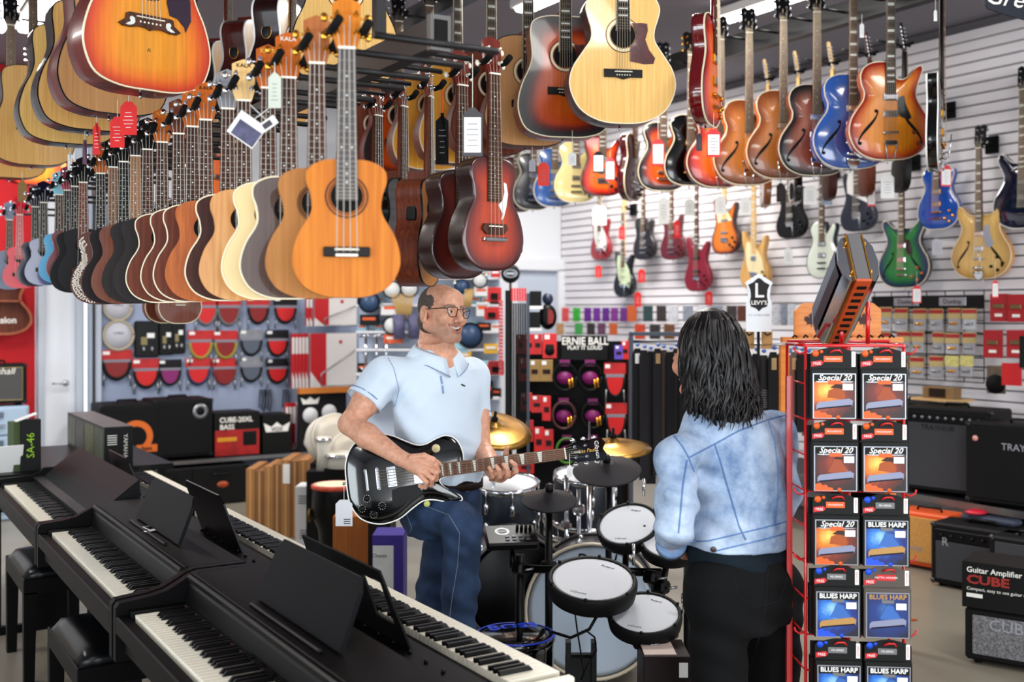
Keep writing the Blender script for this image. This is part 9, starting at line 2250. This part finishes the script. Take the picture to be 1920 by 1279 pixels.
# ================================================================== price tags
PINK = M('tag_red_edge', (226, 66, 72), .6); SLATEP = M('tag_slate', (92, 88, 92), .6)
def tg(label, px, py, d, w, h, col, face=None, rz=-TH, lines=True, string=.06, tilt=0.0):
 p = at(px, py, d); k = d/FPX
 return tagcard(label, p+Vector((0, 0, string+h*k*.5)), w*k, h*k, col, rz, lines, string, None, 'price tags on the instruments', tilt, face)
for a in [
 ('big red tag with barcode under the tan dreadnought', 241, 224, 3.6, 31, 63, REDP, None, .06), ('red tag with barcode behind the big red one', 220, 250, 3.75, 27, 58, REDP, None, .06), ('narrow red tag left of the two big red ones', 181, 262, 4.0, 14, 60, REDP, None, .05), ('slim striped tag beside the narrow red one', 159, 287, 4.3, 8, 46, M('tag_blue', (120, 90, 110), .7), None, .04), ('small white tag under the leftmost dreadnoughts', 131, 304, 4.8, 8, 34, PAPER, None, .07),
 ('grey card with white receipt hanging on the dark travel guitar', 886, 250, 3.2, 38, 92, SLATEP, PAPER, .16), ('black card with gold emblem hanging behind the travel guitars', 829, 262, 3.7, 24, 96, MATTE, None, .12), ('white info card among the ukulele necks', 515, 172, 2.55, 24, 68, M('tag_mint', (206, 212, 200), .7), None, .04),
 ('small white tag below the tobacco sunburst guitar', 1073, 300, 4.7, 15, 24, PAPER, None, .10), ('coral red tag below the pale natural dreadnought', 1019, 328, 5.0, 21, 44, M('tag_coral', (232, 84, 66), .7), None, .08), ('grey tag below the pale natural dreadnought', 998, 312, 5.0, 12, 22, M('tag_grey', (190, 186, 196), .7), None, .08),
 ('black card on the fiery red guitar', 1122, 305, 7.6, 20, 40, MATTE, PAPER, .05), ('white card with red top on the fiery red guitar', 1144, 318, 7.6, 17, 44, PINK, PAPER, .05), ('red edged price card left of the black single cut guitar', 1234, 287, 6.6, 23, 50, PINK, PAPER, .14), ('red edged price card under the cherry edge on guitar', 1338, 270, 4.45, 26, 53, PINK, PAPER, .12), ('slate card beside the cherry edge on guitar', 1311, 268, 4.6, 11, 34, SLATEP, None, .05),
 ('small clear tag high among the archtop headstocks', 1616, 58, 5.8, 8, 28, PAPER, None, .05), ('small white tag hanging from the rack at the right', 1754, 30, 5.5, 6, 22, PAPER, None, .12),
 ('white price card left of the white single cut guitar', 1519, 367, 6.9, 25, 36, PAPER, None, .10), ('pale blue price card on the neck of the white single cut guitar', 1550, 369, 7.3, 20, 32, M('tag_iceblue', (176, 190, 208), .7), None, .06), ('white price card in front of the green guitar neck', 1664, 350, 6.6, 25, 46, PAPER, None, .12), ('red edged card on the bright blue guitar', 1774, 331, 6.6, 20, 40, PINK, PAPER, .05), ('red edged card on the navy guitar', 1634, 368, 7.0, 15, 40, PINK, PAPER, .05), ('slate card on the black double cut guitar, left one', 1464, 362, 7.6, 16, 36, SLATEP, None, .05), ('slate card on the black double cut guitar, right one', 1487, 366, 7.6, 16, 30, SLATEP, None, .05),
 ('red edged card hanging below the green guitar', 1719, 553, 7.6, 17, 33, PINK, PAPER, .10), ('red edged card hanging below the blond semi hollow guitar', 1866, 543, 7.0, 12, 34, PINK, PAPER, .12),
 ('white price card on the amber sunburst bass', 1351, 386, 8.6, 21, 34, PAPER, None, .06), ('white price card on the pale ash bass', 1398, 388, 8.4, 21, 34, PAPER, None, .06), ('white card over the dark red twin horned guitar, left', 1244, 395, 9.6, 20, 52, PAPER, None, .05), ('white card over the dark red twin horned guitar, right', 1293, 390, 9.4, 19, 32, PAPER, None, .05), ('white card over the red double cut guitar', 1124, 405, 10.4, 26, 36, PAPER, None, .05),
 ('bright red tag right of the red double cut guitar', 1166, 437, 10.4, 11, 24, REDP, None, .05), ('bright red tag on the dark red twin horned guitar', 1269, 430, 9.6, 12, 34, REDP, None, .05), ('bright red tag left of the black mint guarded guitar', 1122, 510, 10.9, 12, 22, REDP, None, .04), ('bright red tag right of the black mint guarded guitar', 1203, 518, 10.4, 13, 25, REDP, None, .04), ('bright red tag below the black mint guarded guitar', 1196, 562, 10.4, 13, 28, REDP, None, .04), ('bright red tag below the magenta bass', 1329, 560, 9.2, 14, 26, REDP, None, .04), ('white slip on the slatwall left of the white guitar', 1478, 481, 7.9, 16, 30, PAPER, None, .03), ('white stock label on the slatwall beside the green guitar', 1757, 464, 7.6, 19, 30, M('tag_shelf', (196, 194, 200), .7), None, .03),
 ('white tag hanging from the headstock of the black guitar', 1068, 886, 4.15, 11, 22, PAPER, None, .05), ('brown card hanging at the far ukuleles', 42, 360, 6.0, 17, 40, M('tag_ochre', (150, 116, 60), .7), None, .05),
]:
 tg(a[0], a[1], a[2], a[3], a[4], a[5], a[6], a[7], string=a[8])
q = at(463, 243, 2.6); t = thing('photo_card', 'crumpled card with a colour photograph among the ukulele necks', 'card', q, -TH); t.rotation_euler = (0, math.radians(35), -TH)
MB().box((0, 0, 0), (.075, .003, .062), bev=.001).build('card', PAPER, t); MB().box((.004, -.0022, -.008), (.062, .001, .040)).build('photo', M('photo_blue', (90, 88, 120), .4, var=.6, vs=40), t); MB().tube([(0, 0, .03), (.02, 0, .09)], .0012, 4).build('thread', WHITE, t)
q = at(504, 232, 2.5); t = thing('barcode_tag', 'small folded tag with barcode beside the photograph card', 'tag', q, -TH); t.rotation_euler = (0, math.radians(-35), -TH); MB().box((0, 0, 0), (.040, .002, .022)).build('card', PAPER, t); MB().box((-.004, -.0018, 0), (.022, .001, .013)).build('barcode', M('tag_ink'), t); MB().tube([(0, 0, .01), (-.01, 0, .06)], .001, 4).build('thread', WHITE, t)
# distant acoustic guitars at far left
for i, (px, c) in enumerate(((62, B_CHERRY), (78, SPRUCE), (92, B_FIRE), (106, KOA))):
 p = on_y(px, 345, 8.6); guitar('acoustic_guitar', 'distant acoustic guitar in the back corner above the far ukuleles, %s from the left' % ORD[i], 'guitar', (p.x, 8.6+.1*i, p.z), .2, 'dread', .50, .40, .11, .86, group='distant acoustic guitars', top=c, side=MAHOR, hole=(.05, .33), neck=MAHOR, headmat=BLACK, bridge='flat', frets=False)
# names that stay joined because the pieces are too small to pick apart
for o in bpy.data.objects:
 b_ = o.name.split('.')[0]
 if b_ in ('frets', 'strings', 'inlays', 'bridge_pins', 'print', 'plugs', 'fretboard_binding', 'print_bubbles', 'key_bubble'): o['kind'] = 'stuff'
bpy.data.scenes.remove(TMPS)
